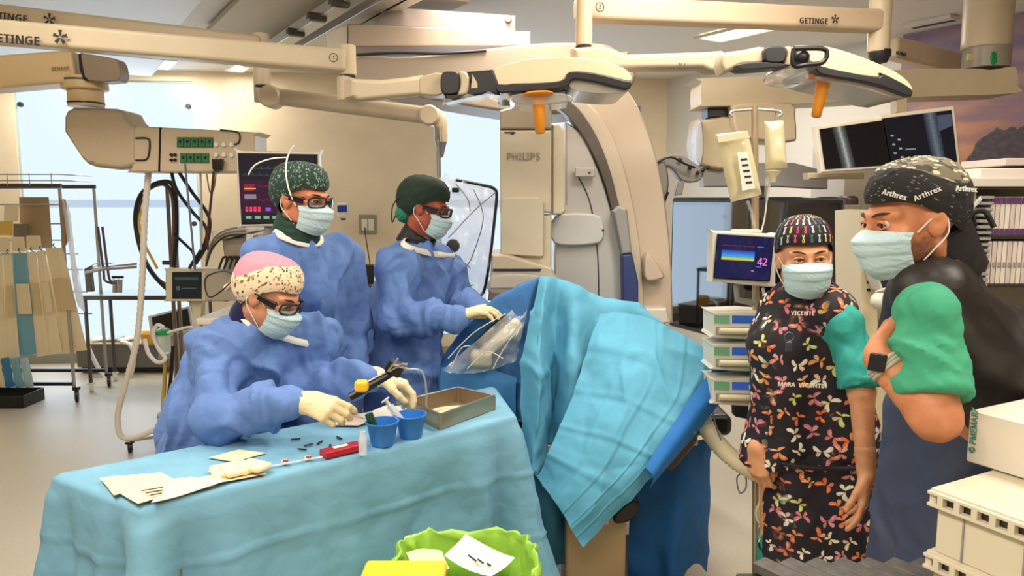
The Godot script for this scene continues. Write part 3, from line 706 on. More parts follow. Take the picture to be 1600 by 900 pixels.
func back_table() -> void:
	var z := 6.4
	var a := W(131, 465, z)
	var b := W(300, 462, z)
	var t := thing("steel_table", "narrow steel trolley table in front of the left window", "table", Vector3(a.x, 0, a.z))
	var wd := b.x - a.x
	mk("top", MB.new().at(Vector3((a.x + b.x) / 2, a.y, a.z - .2)).box(Vector3.ZERO, Vector3(wd, .04, .45), .006), M.dark_steel, t)
	for q in [[0.01, 0.0], [wd - .01, 0.0], [0.01, -.4], [wd - .01, -.4]]:
		mk("leg", MB.new().at(Vector3(a.x + q[0], .08, a.z + q[1])).lathe([Vector2(0, 0), Vector2(.016, 0), Vector2(.016, a.y - .08), Vector2(0, a.y - .08)], 10), M.dark_steel, t)
		mk("caster", caster(MB.new(), Vector3(a.x + q[0], 0, a.z + q[1]), .04), M.white_plastic, t)
	# retractor set lying on it
	var r := thing("retractor_clamp", "steel retractor frame with two upright rods on the trolley table", "clamp", W(165, 458, z))
	mk("stand", slab(MB.new(), [[131, 420], [140, 416], [144, 456], [134, 456]], z - .02, .05, .005), M.dark_steel, r)
	for k in 2:
		mk("rod", MB.new().tube(crv(pts([[153 + 7 * k, 354], [158 + 7 * k, 395], [162 + 7 * k, 425], [164 + 8 * k, 438], [176 + 4 * k, 443]], z - .04 * k), 5), .011, 8), M.dark_steel, r)
		mk("cross_bar", MB.new().tube(pts([[134, 423 + 3 * k], [165, 418 + 2 * k], [213, 412 + 5 * k]], z - .08 * k), .013, 8), M.steel, r)
		mk("clamp_post", MB.new().tube(pts([[179 + 8 * k, 457], [180 + 8 * k, 436]], z), .02, 10), M.steel, r)
		mk("wing_knob", MB.new().at(W(180 + 8 * k, 433, z)).rbox(Vector3.ZERO, Vector3(.06, .025, .02), .008), M.black, r)
		mk("thin_wire", MB.new().tube(crv(pts([[133, 422], [150, 412 + 4 * k], [176, 411]], z + .05 * k), 4), .004, 6), M.steel, r)
	# low grey cabinet with papers under the window
	var c := W(194, 566, 7.1)
	t = thing("low_cabinet", "low grey cabinet under the left window with clutter on top", "cabinet", Vector3(c.x, 0, c.z))
	var w0 := W(120, 566, 7.1).x
	var w1 := W(262, 566, 7.1).x
	var top := W(194, 537, 7.1).y
	mk("body", MB.new().at(Vector3((w0 + w1) / 2, (top + .06) / 2, -7.25)).box(Vector3.ZERO, Vector3(w1 - w0, top - .06, .3), .006), mat("cabinet_grey", rgb(112, 106, 100), .6), t)
	mk("plinth", MB.new().at(Vector3((w0 + w1) / 2, .03, -7.27)).box(Vector3.ZERO, Vector3(w1 - w0 - .04, .06, .26), .004), M.black, t)
	mk("top_board", MB.new().at(Vector3((w0 + w1) / 2, top, -7.23)).box(Vector3.ZERO, Vector3(w1 - w0 + .03, .02, .34), .003), mat("board_tan", rgb(172, 154, 120), .6), t)
	for k in 3:
		var x := 146.0 + 22 * k
		one("paper_stack", ["crumpled papers at the left of the low cabinet", "grey folded cloth on the low cabinet", "loose papers near the yellow tub on the low cabinet"][k], "papers", MB.new().at(W(x, 533, 7.1) - Vector3(0, 0, .12), Basis(Vector3.UP, .4 - .3 * k) * Basis(Vector3(0, 0, 1), .08)).box(Vector3.ZERO, Vector3(.14, .025, .2), .008), [M.white_paper, M.grey_plastic, M.paper][k])
	one("yellow_tub", "small yellow sharps tub on the low cabinet", "tub", MB.new().at(W(228, 537, 7.05) - Vector3(0, 0, .08)).lathe([Vector2(0, 0), Vector2(.075, 0), Vector2(.085, .09), Vector2(.06, .12), Vector2(0, .125)], 20), mat("tub_yellow", rgb(226, 166, 40), .5))
	# leaning dark panel computer
	var s := thing("laptop_screen", "dark flat screen tilted on the shelf behind the hoses", "screen", W(268, 520, 5.6))
	mk("case", slab(MB.new(), [[231, 494], [296, 478], [302, 516], [236, 532]], 5.6, .03, .004), mat("case_white", rgb(206, 208, 212), .5), s)
	mk("glass", slab(MB.new(), [[237, 496], [293, 482], [298, 513], [241, 528]], 5.596, .004, 0), M.black, s)
	mk("foot", slab(MB.new(), [[252, 520], [286, 516], [300, 560], [246, 562]], 5.66, .1, .006), M.grey_plastic, s)
	mk("pedestal", MB.new().at(W(275, 560, 5.7) * Vector3(1, 0, 1)).lathe([Vector2(0, 0), Vector2(.16, 0), Vector2(.16, .02), Vector2(.02, .04), Vector2(.02, W(275, 556, 5.7).y), Vector2(0, W(275, 556, 5.7).y)], 18), mat("pedestal_grey", rgb(140, 136, 130), .6), s)
	# suction jar with a green lid
	s = thing("suction_jar", "suction jar with green lid on the drip stand", "jar", W(257, 552, 4.75))
	var jar := mat("jar_clear", Color(.86, .9, .86, .5), .15)
	jar.transparency = BaseMaterial3D.TRANSPARENCY_ALPHA
	mk("jar", MB.new().at(W(257, 552, 4.75)).lathe([Vector2(0, 0), Vector2(.035, 0), Vector2(.04, .01), Vector2(.044, .13), Vector2(0, .13)], 18), jar, s)
	mk("lid", MB.new().at(W(257, 552, 4.75)).lathe([Vector2(0, .125), Vector2(.048, .125), Vector2(.05, .15), Vector2(.03, .165), Vector2(0, .165)], 18), mat("lid_green", rgb(40, 150, 84), .4), s)

func hose(label: String, line: Array, r: float, m: Material, ribs := 0) -> void:
	var a := crv(pts(line), 10)
	var rad = r
	if ribs:
		var fine := []
		for i in a.size() - 1:
			for k in ribs:
				fine.append(a[i].lerp(a[i + 1], float(k) / ribs))
		fine.append(a[-1])
		a = fine
		rad = []
		for i in a.size():
			rad.append(r * (1.0 if i % 2 else .82))
	one("hose", label, "hose", MB.new().tube(a, rad, 10 if ribs else 8), m)

func cable(label: String, line: Array, r: float, m: Material) -> void:
	one("cable", label, "cable", MB.new().tube(crv(pts(line), 8), r, 7), m)

func anaesthesia() -> void:
	var beige := mat("hose_beige", rgb(218, 208, 194), .6)
	var white := mat("tube_white", rgb(226, 222, 218), .5)
	hose("thick beige breathing hose hanging from the service boom to the floor", [[232, 270, 4.2], [226, 340, 4.22], [222, 440, 4.25], [214, 530, 4.3], [196, 600, 4.35], [184, 650, 4.4], [190, 682, 4.42], [215, 682, 4.45], [245, 670, 4.55]], .019, beige, 2)
	cable("white tube loop drooping left of the thick hose", [[136, 535, 6.95], [146, 560, 6.95], [164, 590, 6.95], [184, 602, 6.95], [202, 590, 6.95], [209, 562, 6.95], [204, 540, 6.98], [190, 534, 7.1]], .02, white)
	cable("white tube curling round the green lidded jar", [[226, 530, 4.6], [232, 552, 4.6], [246, 566, 4.6], [258, 560, 4.65], [246, 542, 4.7], [240, 522, 4.7], [246, 508, 4.7], [256, 512, 4.7]], .013, white)
	cable("white tube from the jar across to the small monitor", [[262, 520, 4.6], [290, 512, 4.6], [312, 508, 4.6], [302, 480, 4.6], [292, 466, 4.6]], .009, white)
	cable("outer black cable coil hung on the drip stand", [[300, 470, 4.55], [262, 452, 4.55], [228, 410, 4.5], [212, 350, 4.5], [220, 305, 4.5], [250, 285, 4.52], [272, 294, 4.55], [276, 360, 4.58], [272, 420, 4.58]], .014, M.black)
	cable("brown cable coil inside the black one", [[290, 462, 4.58], [240, 430, 4.55], [220, 380, 4.52], [216, 330, 4.52], [230, 298, 4.52], [256, 288, 4.54], [270, 310, 4.56], [272, 380, 4.58], [270, 430, 4.6]], .012, mat("cable_brown", rgb(96, 70, 56), .5))
	cable("thin yellow cable in the coil", [[246, 420, 4.5], [222, 372, 4.48], [218, 340, 4.48], [228, 315, 4.5]], .008, mat("cable_yellow", rgb(196, 160, 60), .5))
	cable("black cable from the boom head sweeping to the lower right", [[268, 268, 4.15], [276, 296, 4.2], [300, 330, 4.3], [322, 356, 4.3], [320, 380, 4.3], [300, 412, 4.35], [296, 420, 4.35]], .01, M.black)
	cable("second black cable from the boom head curving past the monitor", [[279, 268, 4.15], [300, 300, 4.2], [322, 330, 4.25], [328, 350, 4.25], [322, 384, 4.3], [306, 412, 4.35]], .01, M.black)
	cable("thin grey cable hanging straight from a green socket", [[289, 256, 4.05], [294, 310, 4.15], [300, 370, 4.2], [304, 420, 4.3]], .006, mat("cable_grey", rgb(120, 124, 130), .5))
	cable("pale thin cable left of the wall monitor", [[313, 268, 4.15], [315, 330, 4.2], [314, 390, 4.25]], .006, mat("cable_pale", rgb(170, 172, 178), .5))
	cable("dark red cable from the black plug", [[334, 268, 4.05], [330, 310, 4.1], [326, 350, 4.15], [324, 390, 4.2]], .007, mat("cable_red", rgb(74, 36, 34), .5))
	cable("thin tan cable beside the black plug", [[338, 268, 4.05], [334, 295, 4.1], [328, 300, 4.1], [323, 272, 4.1]], .004, mat("cable_tan", rgb(130, 104, 76), .5))
	cable("dark cable bridging the coil and the monitor stand", [[272, 366, 4.56], [292, 384, 4.5], [302, 396, 4.45], [304, 418, 4.4]], .009, M.black)
	# drip stand with two poles
	var z := 4.95
	var F0 := Vector3(W(266, 590, z).x, 0, -z)
	var t := thing("drip_stand", "twin-pole wheeled drip stand left of the front surgeon", "stand", F0)
	for k in 2:
		var x := W(261.0 + 9 * k, 290, z)
		mk("pole", MB.new().at(Vector3(x.x, .12, x.z)).lathe([Vector2(0, 0), Vector2(.013, 0), Vector2(.013, x.y - .12 - .1 * k), Vector2(0, x.y - .12 - .1 * k)], 10), mat("pole_bronze", rgb(128, 112, 100), .35, .7), t)
	mk("yellow_sleeve", MB.new().tube(crv(pts([[259, 560, 4.9], [257, 600, 4.88], [254, 640, 4.85]]), 4), .014, 8), M.cable_yellow, t)
	mk("black_sleeve", MB.new().tube(crv(pts([[270, 540, 4.9], [266, 600, 4.88], [258, 640, 4.85]]), 4), .013, 8), M.black, t)
	mk("hub", MB.new().at(Vector3(F0.x, .09, F0.z)).rbox(Vector3.ZERO, Vector3(.12, .06, .12), .02), M.black, t)
	for k in 5:
		var w := TAU * k / 5 + 2.65
		var e := F0 + Vector3(cos(w), 0, sin(w)) * .27
		mk("foot", beam(MB.new(), F0 + Vector3(0, .09, 0), e + Vector3(0, .085, 0), .03, .025, .006), M.steel, t)
		mk("caster", caster(MB.new(), e, .036), M.black, t)
	mk("clamp", MB.new().at(W(266, 410, z - .01)).rbox(Vector3.ZERO, Vector3(.09, .03, .05), .006), M.dark_steel, t)
	# small monitor on the stand
	var zz := 4.4
	t = thing("vital_monitor", "small beige monitor with dark screen beside the drip stand", "monitor", W(302, 472, zz))
	mk("case", slab(MB.new(), smooth2([[258, 424], [262, 421], [346, 420], [350, 426], [350, 468], [346, 471], [262, 471], [258, 466]], 2), zz, .12, .01), mat("monitor_beige", rgb(196, 184, 154), .5), t)
	var scr := screen_print(96, 84, func(im: Image):
		im.fill(rgb(16, 22, 24))
		im.fill_rect(Rect2i(8, 14, 80, 10), rgb(46, 66, 56))
		im.fill_rect(Rect2i(12, 44, 12, 14), rgb(70, 82, 80))
		im.fill_rect(Rect2i(30, 50, 50, 2), rgb(80, 100, 96)))
	mk("screen", slab(MB.new(), [[269, 425], [315, 425], [315, 467], [269, 467]], zz - .002, .004, 0), M.black, t)
	mk("screen_picture", MB.new().at(W(292, 446, zz - .008)).box(Vector3.ZERO, Vector3(.168, .15, .003), 0), screen_mat("vital_screen", scr, .9), t)
	for k in 8:
		mk("key", slab(MB.new(), [[321 + 12 * (k % 2), 428 + 10 * (k / 2)], [330 + 12 * (k % 2), 428 + 10 * (k / 2)], [330 + 12 * (k % 2), 434 + 10 * (k / 2)], [321 + 12 * (k % 2), 434 + 10 * (k / 2)]], zz - .004, .008, .001), M.grey_plastic, t)
	mk("neck", slab(MB.new(), [[298, 471], [316, 471], [312, 520], [302, 520]], zz + .05, .06, .006), M.monitor_beige, t)
	# anaesthesia workstation, mostly hidden by the front surgeon
	t = thing("anaesthesia_machine", "beige anaesthesia workstation with coiled leads under the wall monitor", "medical machine", Vector3(W(362, 500, 4.35).x, 0, -4.4))
	mk("body", MB.new().at(Vector3(W(400, 500, 4.4).x, .55, -4.5)).rbox(Vector3.ZERO, Vector3(.5, .86, .4), .02), M.monitor_beige, t)
	mk("worktop", MB.new().at(Vector3(W(400, 500, 4.4).x, 1.0, -4.45)).rbox(Vector3.ZERO, Vector3(.56, .04, .5), .01), M.white_plastic, t)
	mk("module_box", slab(MB.new(), [[346, 374], [402, 368], [402, 400], [350, 402]], 4.3, .25, .01), mat("module_taupe", rgb(150, 136, 122), .5), t)
	mk("module_post", slab(MB.new(), [[384, 366], [392, 366], [396, 430], [386, 430]], 4.25, .04, .004), M.white_plastic, t)
	mk("lower_module", slab(MB.new(), [[352, 404], [402, 404], [402, 470], [320, 470], [322, 428], [352, 420]], 4.34, .25, .008), mat("module_grey", rgb(158, 148, 130), .5), t)
	mk("top_shelf", slab(MB.new(), [[330, 362], [396, 352], [402, 360], [350, 374], [332, 372]], 4.28, .3, .006), M.white_plastic, t)
	for k in 5:
		mk("coiled_lead", MB.new().tube(crv(pts([[342 + 8 * k, 420, 4.28], [348 + 8 * k, 404, 4.26], [354 + 8 * k, 402, 4.26], [352 + 8 * k, 414, 4.28]]), 4), .007, 6), M.black, t)
	for k in 3:
		mk("looped_lead", MB.new().tube(crv(pts([[322, 408 + 4 * k, 4.3], [332, 376 + 6 * k, 4.27], [352, 360 + 5 * k, 4.25], [384, 354 + 6 * k, 4.25]]), 5), .006, 6), [M.cable_grey, M.cable_tan, M.dark_plastic][k], t)
	for k in 4:
		var w := [[-.2, -4.36], [.2, -4.36], [-.2, -4.64], [.2, -4.64]]
		mk("caster", caster(MB.new(), Vector3(W(400, 500, 4.4).x + w[k][0], 0, w[k][1]), .06), M.black, t)
	# big patient monitor
	zz = 4.0
	t = thing("patient_monitor", "large dark patient monitor with coloured traces behind the tall surgeon", "monitor", W(434, 354, zz))
	mk("case", slab(MB.new(), smooth2([[368, 238], [374, 235], [492, 238], [498, 242], [500, 348], [496, 352], [378, 354], [374, 350]], 2), zz, .06, .008), M.white_plastic, t)
	mk("bezel", slab(MB.new(), [[371, 239], [496, 241], [498, 348], [377, 351]], zz - .003, .01, .002), M.black, t)
	var big := screen_print(256, 224, func(im: Image):
		im.fill(rgb(24, 20, 30))
		im.fill_rect(Rect2i(0, 84, 256, 110), rgb(46, 14, 40))
		wave(im, 44, 40, 250, rgb(70, 120, 110), 0)
		wave(im, 66, 10, 250, rgb(60, 80, 90), 0)
		wave(im, 104, 60, 250, rgb(150, 30, 50), 1)
		wave(im, 150, 60, 250, rgb(120, 40, 120), 1)
		for k in 6:
			im.fill_rect(Rect2i(14, 96 + 4 * k, 40 - 4 * (k % 3), 2), rgb(170, 40, 60))
		im.fill_rect(Rect2i(14, 110, 40, 4), rgb(200, 170, 90))
		im.fill_rect(Rect2i(14, 130, 40, 16), rgb(120, 110, 120))
		for k in 4:
			im.fill_rect(Rect2i(16 + 14 * k, 172, 9, 16), rgb(236, 52, 84))
			im.fill_rect(Rect2i(19 + 14 * k, 176, 3, 4), rgb(46, 14, 40))
		im.fill_rect(Rect2i(84, 174, 18, 12), rgb(130, 70, 190))
		for k in 4:
			im.fill_rect(Rect2i(16 + 30 * k, 202, 20, 10), rgb(110, 150, 120)))
	var c := W(434, 295, zz - .012)
	mk("screen_picture", MB.new().at(c).box(Vector3.ZERO, Vector3(.405, .36, .003), 0), screen_mat("patient_screen", big, 1.1), t)
	mk("monitor_arm", MB.new().tube(pts([[420, 354, zz + .05], [416, 400, zz + .1], [400, 430, zz + .2]]), .025, 10), M.grey_plastic, t)
	# dark device on a stool behind the surgeons
	t = thing("black_trolley", "black trolley with a small speaker between the two standing surgeons", "trolley", Vector3(W(562, 520, 5.2).x, 0, -5.2))
	mk("cushion", MB.new().at(W(556, 470, 5.2)).rbox(Vector3.ZERO, Vector3(.3, .22, .3), .05), M.black, t)
	mk("column", MB.new().at(Vector3(W(556, 470, 5.2).x, .05, -5.2)).lathe([Vector2(0, 0), Vector2(.25, 0), Vector2(.25, .03), Vector2(.03, .06), Vector2(.03, .85), Vector2(0, .85)], 20), M.dark_steel, t)
	one("small_speaker", "small dark speaker box on the black trolley", "speaker", slab(MB.new(), [[556, 418], [560, 414], [584, 415], [584, 444], [556, 444]], 5.15, .12, .01), M.dark_plastic)
	one("yellow_box", "tiny yellow box left of the small speaker", "box", slab(MB.new(), [[543, 424], [553, 424], [553, 446], [543, 446]], 5.2, .08, .006), M.cable_yellow)

# ------------------------------------------------------------------ draped instrument table
const TOP := .95

func cloth_mat(key: String, c: Color, amount := .5, scale := 1.4) -> StandardMaterial3D:
	return rough_up(mat(key, c, .78), M.crumple, amount, tone_map("cloth_tone", .008, 19, Color(.88, .9, .92), Color(1, 1, 1)), scale)

func instrument_table() -> void:
	var c := [WH(805, 650, TOP), WH(222, 795, TOP), WH(84, 742, TOP), WH(772, 604, TOP)]
	var ctr: Vector3 = (c[0] + c[1] + c[2] + c[3]) / 4
	var t := thing("instrument_table", "steel instrument table whose legs show below the teal drape", "table", Vector3(ctr.x, 0, ctr.z))
	var tb := MB.new().at(Vector3(0, 0, 0), Basis(Vector3.RIGHT, -PI / 2))
	var pl := PackedVector2Array()
	for q in c:
		var k: Vector3 = ctr + (q - ctr) * .96
		pl.append(Vector2(k.x, -k.z))
	tb.prism(pl, TOP - .04, TOP - .006, .004)
	mk("top", tb, M.steel, t)
	for q in c:
		var k: Vector3 = ctr + (q - ctr) * .88
		mk("leg", MB.new().at(Vector3(k.x, .07, k.z)).lathe([Vector2(0, 0), Vector2(.016, 0), Vector2(.016, TOP - .1), Vector2(0, TOP - .1)], 12), M.steel, t)
		mk("caster", caster(MB.new(), Vector3(k.x, 0, k.z), .035), M.black, t)
	# the drape: flat top, rounded edge, hanging skirt with folds
	var ring := []
	var outw := []
	for i in 4:
		var a: Vector3 = c[i]
		var b: Vector3 = c[(i + 1) % 4]
		var n := 90 if i % 2 == 0 else 40
		var d := (b - a).normalized()
		var o := Vector3(-d.z, 0, d.x)
		if o.dot(a - ctr) < 0:
			o = -o
		for k in n:
			var s := (k + .5) / n
			ring.append(a.lerp(b, s))
			var prev: Vector3 = (c[i] - c[(i + 3) % 4]).normalized()
			outw.append(o)
	# soften the outward directions round the corners
	for pass_ in 4:
		var o2 := outw.duplicate()
		for i in ring.size():
			o2[i] = (outw[i - 1] + outw[i] * 2.0 + outw[(i + 1) % ring.size()]).normalized()
		outw = o2
	var q1 := noise(2.2, 4, 2)
	var q2 := noise(6.0, 14, 2)
	var cr := facets(2.6, 6)
	var cr2 := facets(8.0, 16)
	var N := ring.size()
	var mb := MB.new()
	mb.grid(N, 80, func(u, w):
		var i := int(round(u * N)) % N
		var p: Vector3 = ring[i]
		var o: Vector3 = outw[i]
		if w < .28:                      # the top, from the middle outwards
			var k: float = w / .28
			var e := ctr.lerp(p, k)
			e.y = TOP + .0025 * q2.get_noise_3dv(e * 1.3) + .002
			return e
		var t2: float = (w - .28) / .72
		var drop := .66 * t2
		var corner := 0.0
		corner = -9.0
		for cc in c:
			corner = maxf(corner, 1.0 - p.distance_to(cc) / .22)
		var fl := .006 + .04 * t2 + (.045 * q1.get_noise_3dv(Vector3(p.x * 1.6, drop * .25, p.z * 1.6)) + .028 * (cr.get_noise_3dv(Vector3(p.x, drop * .5, p.z)) + .6) + .01 * (cr2.get_noise_3dv(Vector3(p.x, drop * .8, p.z)) + .6)) * smoothstep(0.0, .4, t2)
		var away := (1.0 - corner) * .22
		var dart := 0.0
		for e in [[0.0, .085, .17, -.05], [.085, .16, -.05, .05], [.16, .3, .05, 0.0]]:
			if away >= e[0] and away < e[1]:
				dart = lerpf(e[2], e[3], (away - e[0]) / (e[1] - e[0]))
		fl += dart * t2
		var r := minf(drop / .012, 1.0)
		var e := p + o * (fl * smoothstep(0.0, .1, t2) + .006 * sin(r * PI / 2))
		# pressed fold lines along and down the skirt
		var crease := exp(-pow((drop - .2 - .03 * p.x) / .006, 2)) * .006 + exp(-pow((drop - .42 - .03 * p.x) / .006, 2)) * .006
		return Vector3(e.x, TOP + .002 - drop, e.z) + o * crease)
	var teal := cloth_mat("table_drape_teal", rgb(124, 178, 204), .45)
	one("table_drape", "light teal paper drape covering the instrument table", "drape", mb, teal)
	table_items()

func flat_sheet(called: String, label: String, cat: String, px: Array, h: float, curl: float, m: Material, sd: int, grp := "") -> MeshInstance3D:
	var a := WH(px[0][0], px[0][1], h)
	var b := WH(px[1][0], px[1][1], h)
	var d := WH(px[2][0], px[2][1], h)
	var e := WH(px[3][0], px[3][1], h)
	var q := noise(2.4, sd, 1)
	var mb := MB.new()
	for s in 2:
		mb.grid(12, 10, func(u, w):
			var p := a.lerp(b, u).lerp(e.lerp(d, u), w)
			var edge: float = pow(maxf(absf(u - .5), absf(w - .5)) * 2.0, 3.0)
			p.y += curl * (.3 + q.get_noise_3dv(p * 2.0)) * edge + .004 * q.get_noise_3dv(p) + .004 - s * .0012
			return p)
	return one(called, label, cat, mb, m, grp)

func table_items() -> void:
	var h := TOP + .004
	flat_sheet("paper_wrapper", "opened cream paper wrapper at the left end of the instrument table", "paper", [[156, 752], [252, 740], [282, 756], [178, 778]], h, .005, M.paper, 3, "")
	var stamped := flat_sheet("paper_wrapper", "cream paper wrapper with dark stamp overlapping the left one", "paper", [[178, 768], [300, 748], [336, 760], [216, 790]], h + .004, .005, M.paper, 5)
	flat_sheet("paper_wrapper", "narrow cream paper strip beside the folded gauze", "paper", [[262, 756], [338, 744], [352, 754], [236, 788]], h + .008, .005, mat("paper_pale", rgb(240, 224, 190), .85), 6)
	flat_sheet("paper_wrapper", "cream paper wrapper under the folded gauze", "paper", [[325, 738], [410, 734], [416, 744], [346, 758]], h, .004, M.paper, 7)
	flat_sheet("paper_wrapper", "printed cream wrapper behind the folded gauze", "paper", [[326, 717], [374, 704], [416, 709], [366, 723]], h, .003, M.paper, 8)
	flat_sheet("paper_wrapper", "pale pink paper wrapper beneath the gloved right hand", "paper", [[516, 668], [560, 648], [622, 646], [560, 668]], h, .005, mat("paper_pink", rgb(232, 206, 190), .8), 9)
	flat_sheet("paper_wrapper", "white opened wrapper beside the steel tray", "paper", [[560, 652], [606, 636], [640, 640], [600, 660]], h + .006, .005, M.white_paper, 10)
	for k in 3:
		mk("print", MB.new().at(WH(238 + 3 * k, 764 + 4 * k, h + .0165), Basis(Vector3.UP, .5)).box(Vector3.ZERO, Vector3(.05 - .012 * k, .001, .006), 0), M.ink, stamped)
	var gz := rough_up(mat("gauze", rgb(244, 226, 184), .95), bump_map("weave", .09, 2, 3.0), .8, null, 6.0)
	for k in 4:
		var p := WH(346 + 17 * k, 741 - 3 * k, h + .003 + .0035 * [0, 2, 1, 3][k])
		one("gauze_swab", ["leftmost folded gauze swab on the table", "second folded gauze swab on the table", "third folded gauze swab on the table", "rightmost folded gauze swab on the table"][k], "gauze", MB.new().at(p + Vector3(0, .008, 0), Basis(Vector3.UP, .5 + .2 * k)).rbox(Vector3.ZERO, Vector3(.055, .018, .085), .008), gz, "folded gauze swabs")
	# red inflation clamp with a white label, and the stopcock line
	var p0 := WH(504, 716, h)
	var p1 := WH(562, 702, h)
	var t := thing("red_torque_box", "flat red plastic device with white label on the table edge", "medical device", (p0 + p1) / 2)
	mk("body", beam(MB.new(), p0 + Vector3(0, .012, 0), p1 + Vector3(0, .012, 0), .045, .02, .004), mat("device_red", rgb(176, 24, 40), .4), t)
	mk("label", beam(MB.new(), p0.lerp(p1, .28) + Vector3(0, .0225, -.004), p0.lerp(p1, .66) + Vector3(0, .0225, -.004), .016, .002, .0005), M.white_paper, t)
	t = thing("stopcock_line", "thin clear line with white stopcocks left of the red device", "tubing", WH(470, 720, h))
	mk("line", MB.new().tube(crv([WH(418, 730, h + .004), WH(450, 724, h + .006), WH(482, 718, h + .006), WH(504, 714, h + .01)], 5), .0028, 7), mat("line_clear", rgb(206, 214, 212), .3), t)
	for q in [[445, 722], [481, 716]]:
		mk("stopcock", MB.new().at(WH(q[0], q[1], h + .008)).rbox(Vector3.ZERO, Vector3(.018, .014, .014), .004), M.white_plastic, t)
		mk("tap", MB.new().at(WH(q[0], q[1], h + .014)).rbox(Vector3(.004, .006, .006), Vector3(.016, .005, .006), .002), M.device_red, t)
	# two blue bowls
	var blue := mat("bowl_blue", rgb(48, 120, 206), .35)
	var prof := [Vector2(0, .004), Vector2(.036, .004), Vector2(.047, .066), Vector2(.0515, .07), Vector2(.0515, .074), Vector2(.047, .074), Vector2(.0345, .0), Vector2(0, 0)]
	var b1 := WH(598, 694, h)
	one("blue_bowl", "nearer blue plastic bowl with a dark green stopper in it", "bowl", MB.new().at(b1).lathe(prof, 32), blue, "blue bowls")
	var b2 := WH(642, 682, h)
	one("blue_bowl", "farther blue plastic bowl with a clear syringe in it", "bowl", MB.new().at(b2).lathe(prof, 32), blue, "blue bowls")
	one("green_stopper", "dark green stopper leaning in the nearer blue bowl", "stopper", MB.new().tube([b1 + Vector3(-.01, .01, .0), b1 + Vector3(-.032, .075, .005), b1 + Vector3(-.04, .098, .005)], .013, 12), mat("stopper_green", rgb(24, 66, 38), .4))
	t = thing("syringe", "clear syringe leaning out of the farther blue bowl", "syringe", b2)
	var s0 := b2 + Vector3(.0, .012, 0)
	var s1 := b2 + Vector3(-.065, .1, .0)
	var cl := mat("syringe_clear", Color(.9, .92, .95, .45), .12)
	cl.transparency = BaseMaterial3D.TRANSPARENCY_ALPHA
	mk("barrel", MB.new().tube([s0, s1], .012, 14), cl, t)
	mk("plunger", MB.new().tube([s0.lerp(s1, .3), s1 + (s1 - s0) * .2], .006, 10), M.white_plastic, t)
	mk("thumb_rest", MB.new().tube([s1 + (s1 - s0) * .2, s1 + (s1 - s0) * .23], .015, 14), M.white_plastic, t)
	var jar := MB.new().at(WH(567, 710, h))
	jar.lathe([Vector2(0, 0), Vector2(.012, 0), Vector2(.013, .055), Vector2(.009, .06), Vector2(.009, .07), Vector2(0, .07)], 16)
	one("small_vial", "small clear vial in front of the blue bowls", "vial", jar, cl)
	# steel tray with tubing
	var c := [WH(690, 676, h), WH(638, 647, h), WH(716, 627, h), WH(772, 640, h)]
	c[0] = WH(688, 672, h)
	var tc: Vector3 = (c[0] + c[1] + c[2] + c[3]) / 4
	t = thing("steel_tray", "deep rectangular steel tray at the right end of the table", "tray", tc)
	var dark := mat("tray_steel", rgb(168, 152, 126), .3, .75)
	var fl := MB.new()
	for i in 4:
		var a: Vector3 = c[i]
		var b: Vector3 = c[(i + 1) % 4]
		mk("side", beam(MB.new(), a + Vector3(0, .026, 0), b + Vector3(0, .026, 0), .004, .052, .001), dark, t)
		mk("rim", MB.new().tube([a + Vector3(0, .053, 0), b + Vector3(0, .053, 0)], .004, 8), M.steel, t)
		mk("corner", MB.new().at(a).lathe([Vector2(0, 0), Vector2(.006, 0), Vector2(.006, .052), Vector2(0, .052)], 10), dark, t)
	fl.face([c[0] + Vector3(0, .003, 0), c[1] + Vector3(0, .003, 0), c[2] + Vector3(0, .003, 0), c[3] + Vector3(0, .003, 0)], Vector3.UP)
	mk("bottom", fl, dark, t)
	for k in 3:
		one("rolled_catheter", ["cream catheter coil at the back of the steel tray", "cream catheter coil in the middle of the steel tray", "cream catheter coil at the front of the steel tray"][k], "catheter", MB.new().tube(crv([WH(664 + 7 * k, 648 + 4 * k, h + .014), WH(684 + 6 * k, 641 + 4 * k, h + .022), WH(706 + 4 * k, 638 + 4 * k, h + .018), WH(736 + 2 * k, 637 + 3 * k, h + .014)], 6), .009, 9), mat("catheter_cream", rgb(226, 206, 166), .5))
	# small dark needles scattered on the drape
	for k in 6:
		var q: Array = [[462, 686], [482, 695], [500, 691], [516, 697], [530, 684], [472, 702]][k]
		one("suture_needle", ["dark needle nearest the surgeon's sleeve", "dark needle second from the left", "dark needle in the middle of the drape", "dark needle nearest the red device", "dark needle near the pink wrapper", "dark needle nearest the table's front"][k], "needle", MB.new().at(WH(q[0], q[1], h + .003), Basis(Vector3.UP, .3 + k * .5)).rbox(Vector3.ZERO, Vector3(.03, .004, .007), .0015, 2), M.dark_plastic, "dark needles on the drape")
	# the injector held by the surgeon
	var z := 2.12
	t = thing("contrast_injector", "black and steel injector with yellow cap in the surgeon's hands", "instrument", W(592, 590, z))
	var a0 := W(546, 621, 2.1)
	var a1 := W(630, 574, 2.16)
	mk("barrel", MB.new().tube([a0, a0.lerp(a1, .2), a0.lerp(a1, .75), a1], [.012, .0125, .01, .006], 12), M.black, t)
	mk("sight_rod", MB.new().tube([a0.lerp(a1, .1) + Vector3(0, .018, 0), a1 + Vector3(0, .012, 0)], .004, 8), M.steel, t)
	mk("yellow_cap", MB.new().at(W(565, 603, 2.09)).rbox(Vector3.ZERO, Vector3(.04, .036, .036), .012), mat("cap_yellow", rgb(232, 188, 40), .4), t)
	mk("steel_block", MB.new().at(W(617, 575, 2.14), Basis(Vector3(0, 0, 1), -.5)).box(Vector3.ZERO, Vector3(.05, .04, .04), .005), M.black, t)
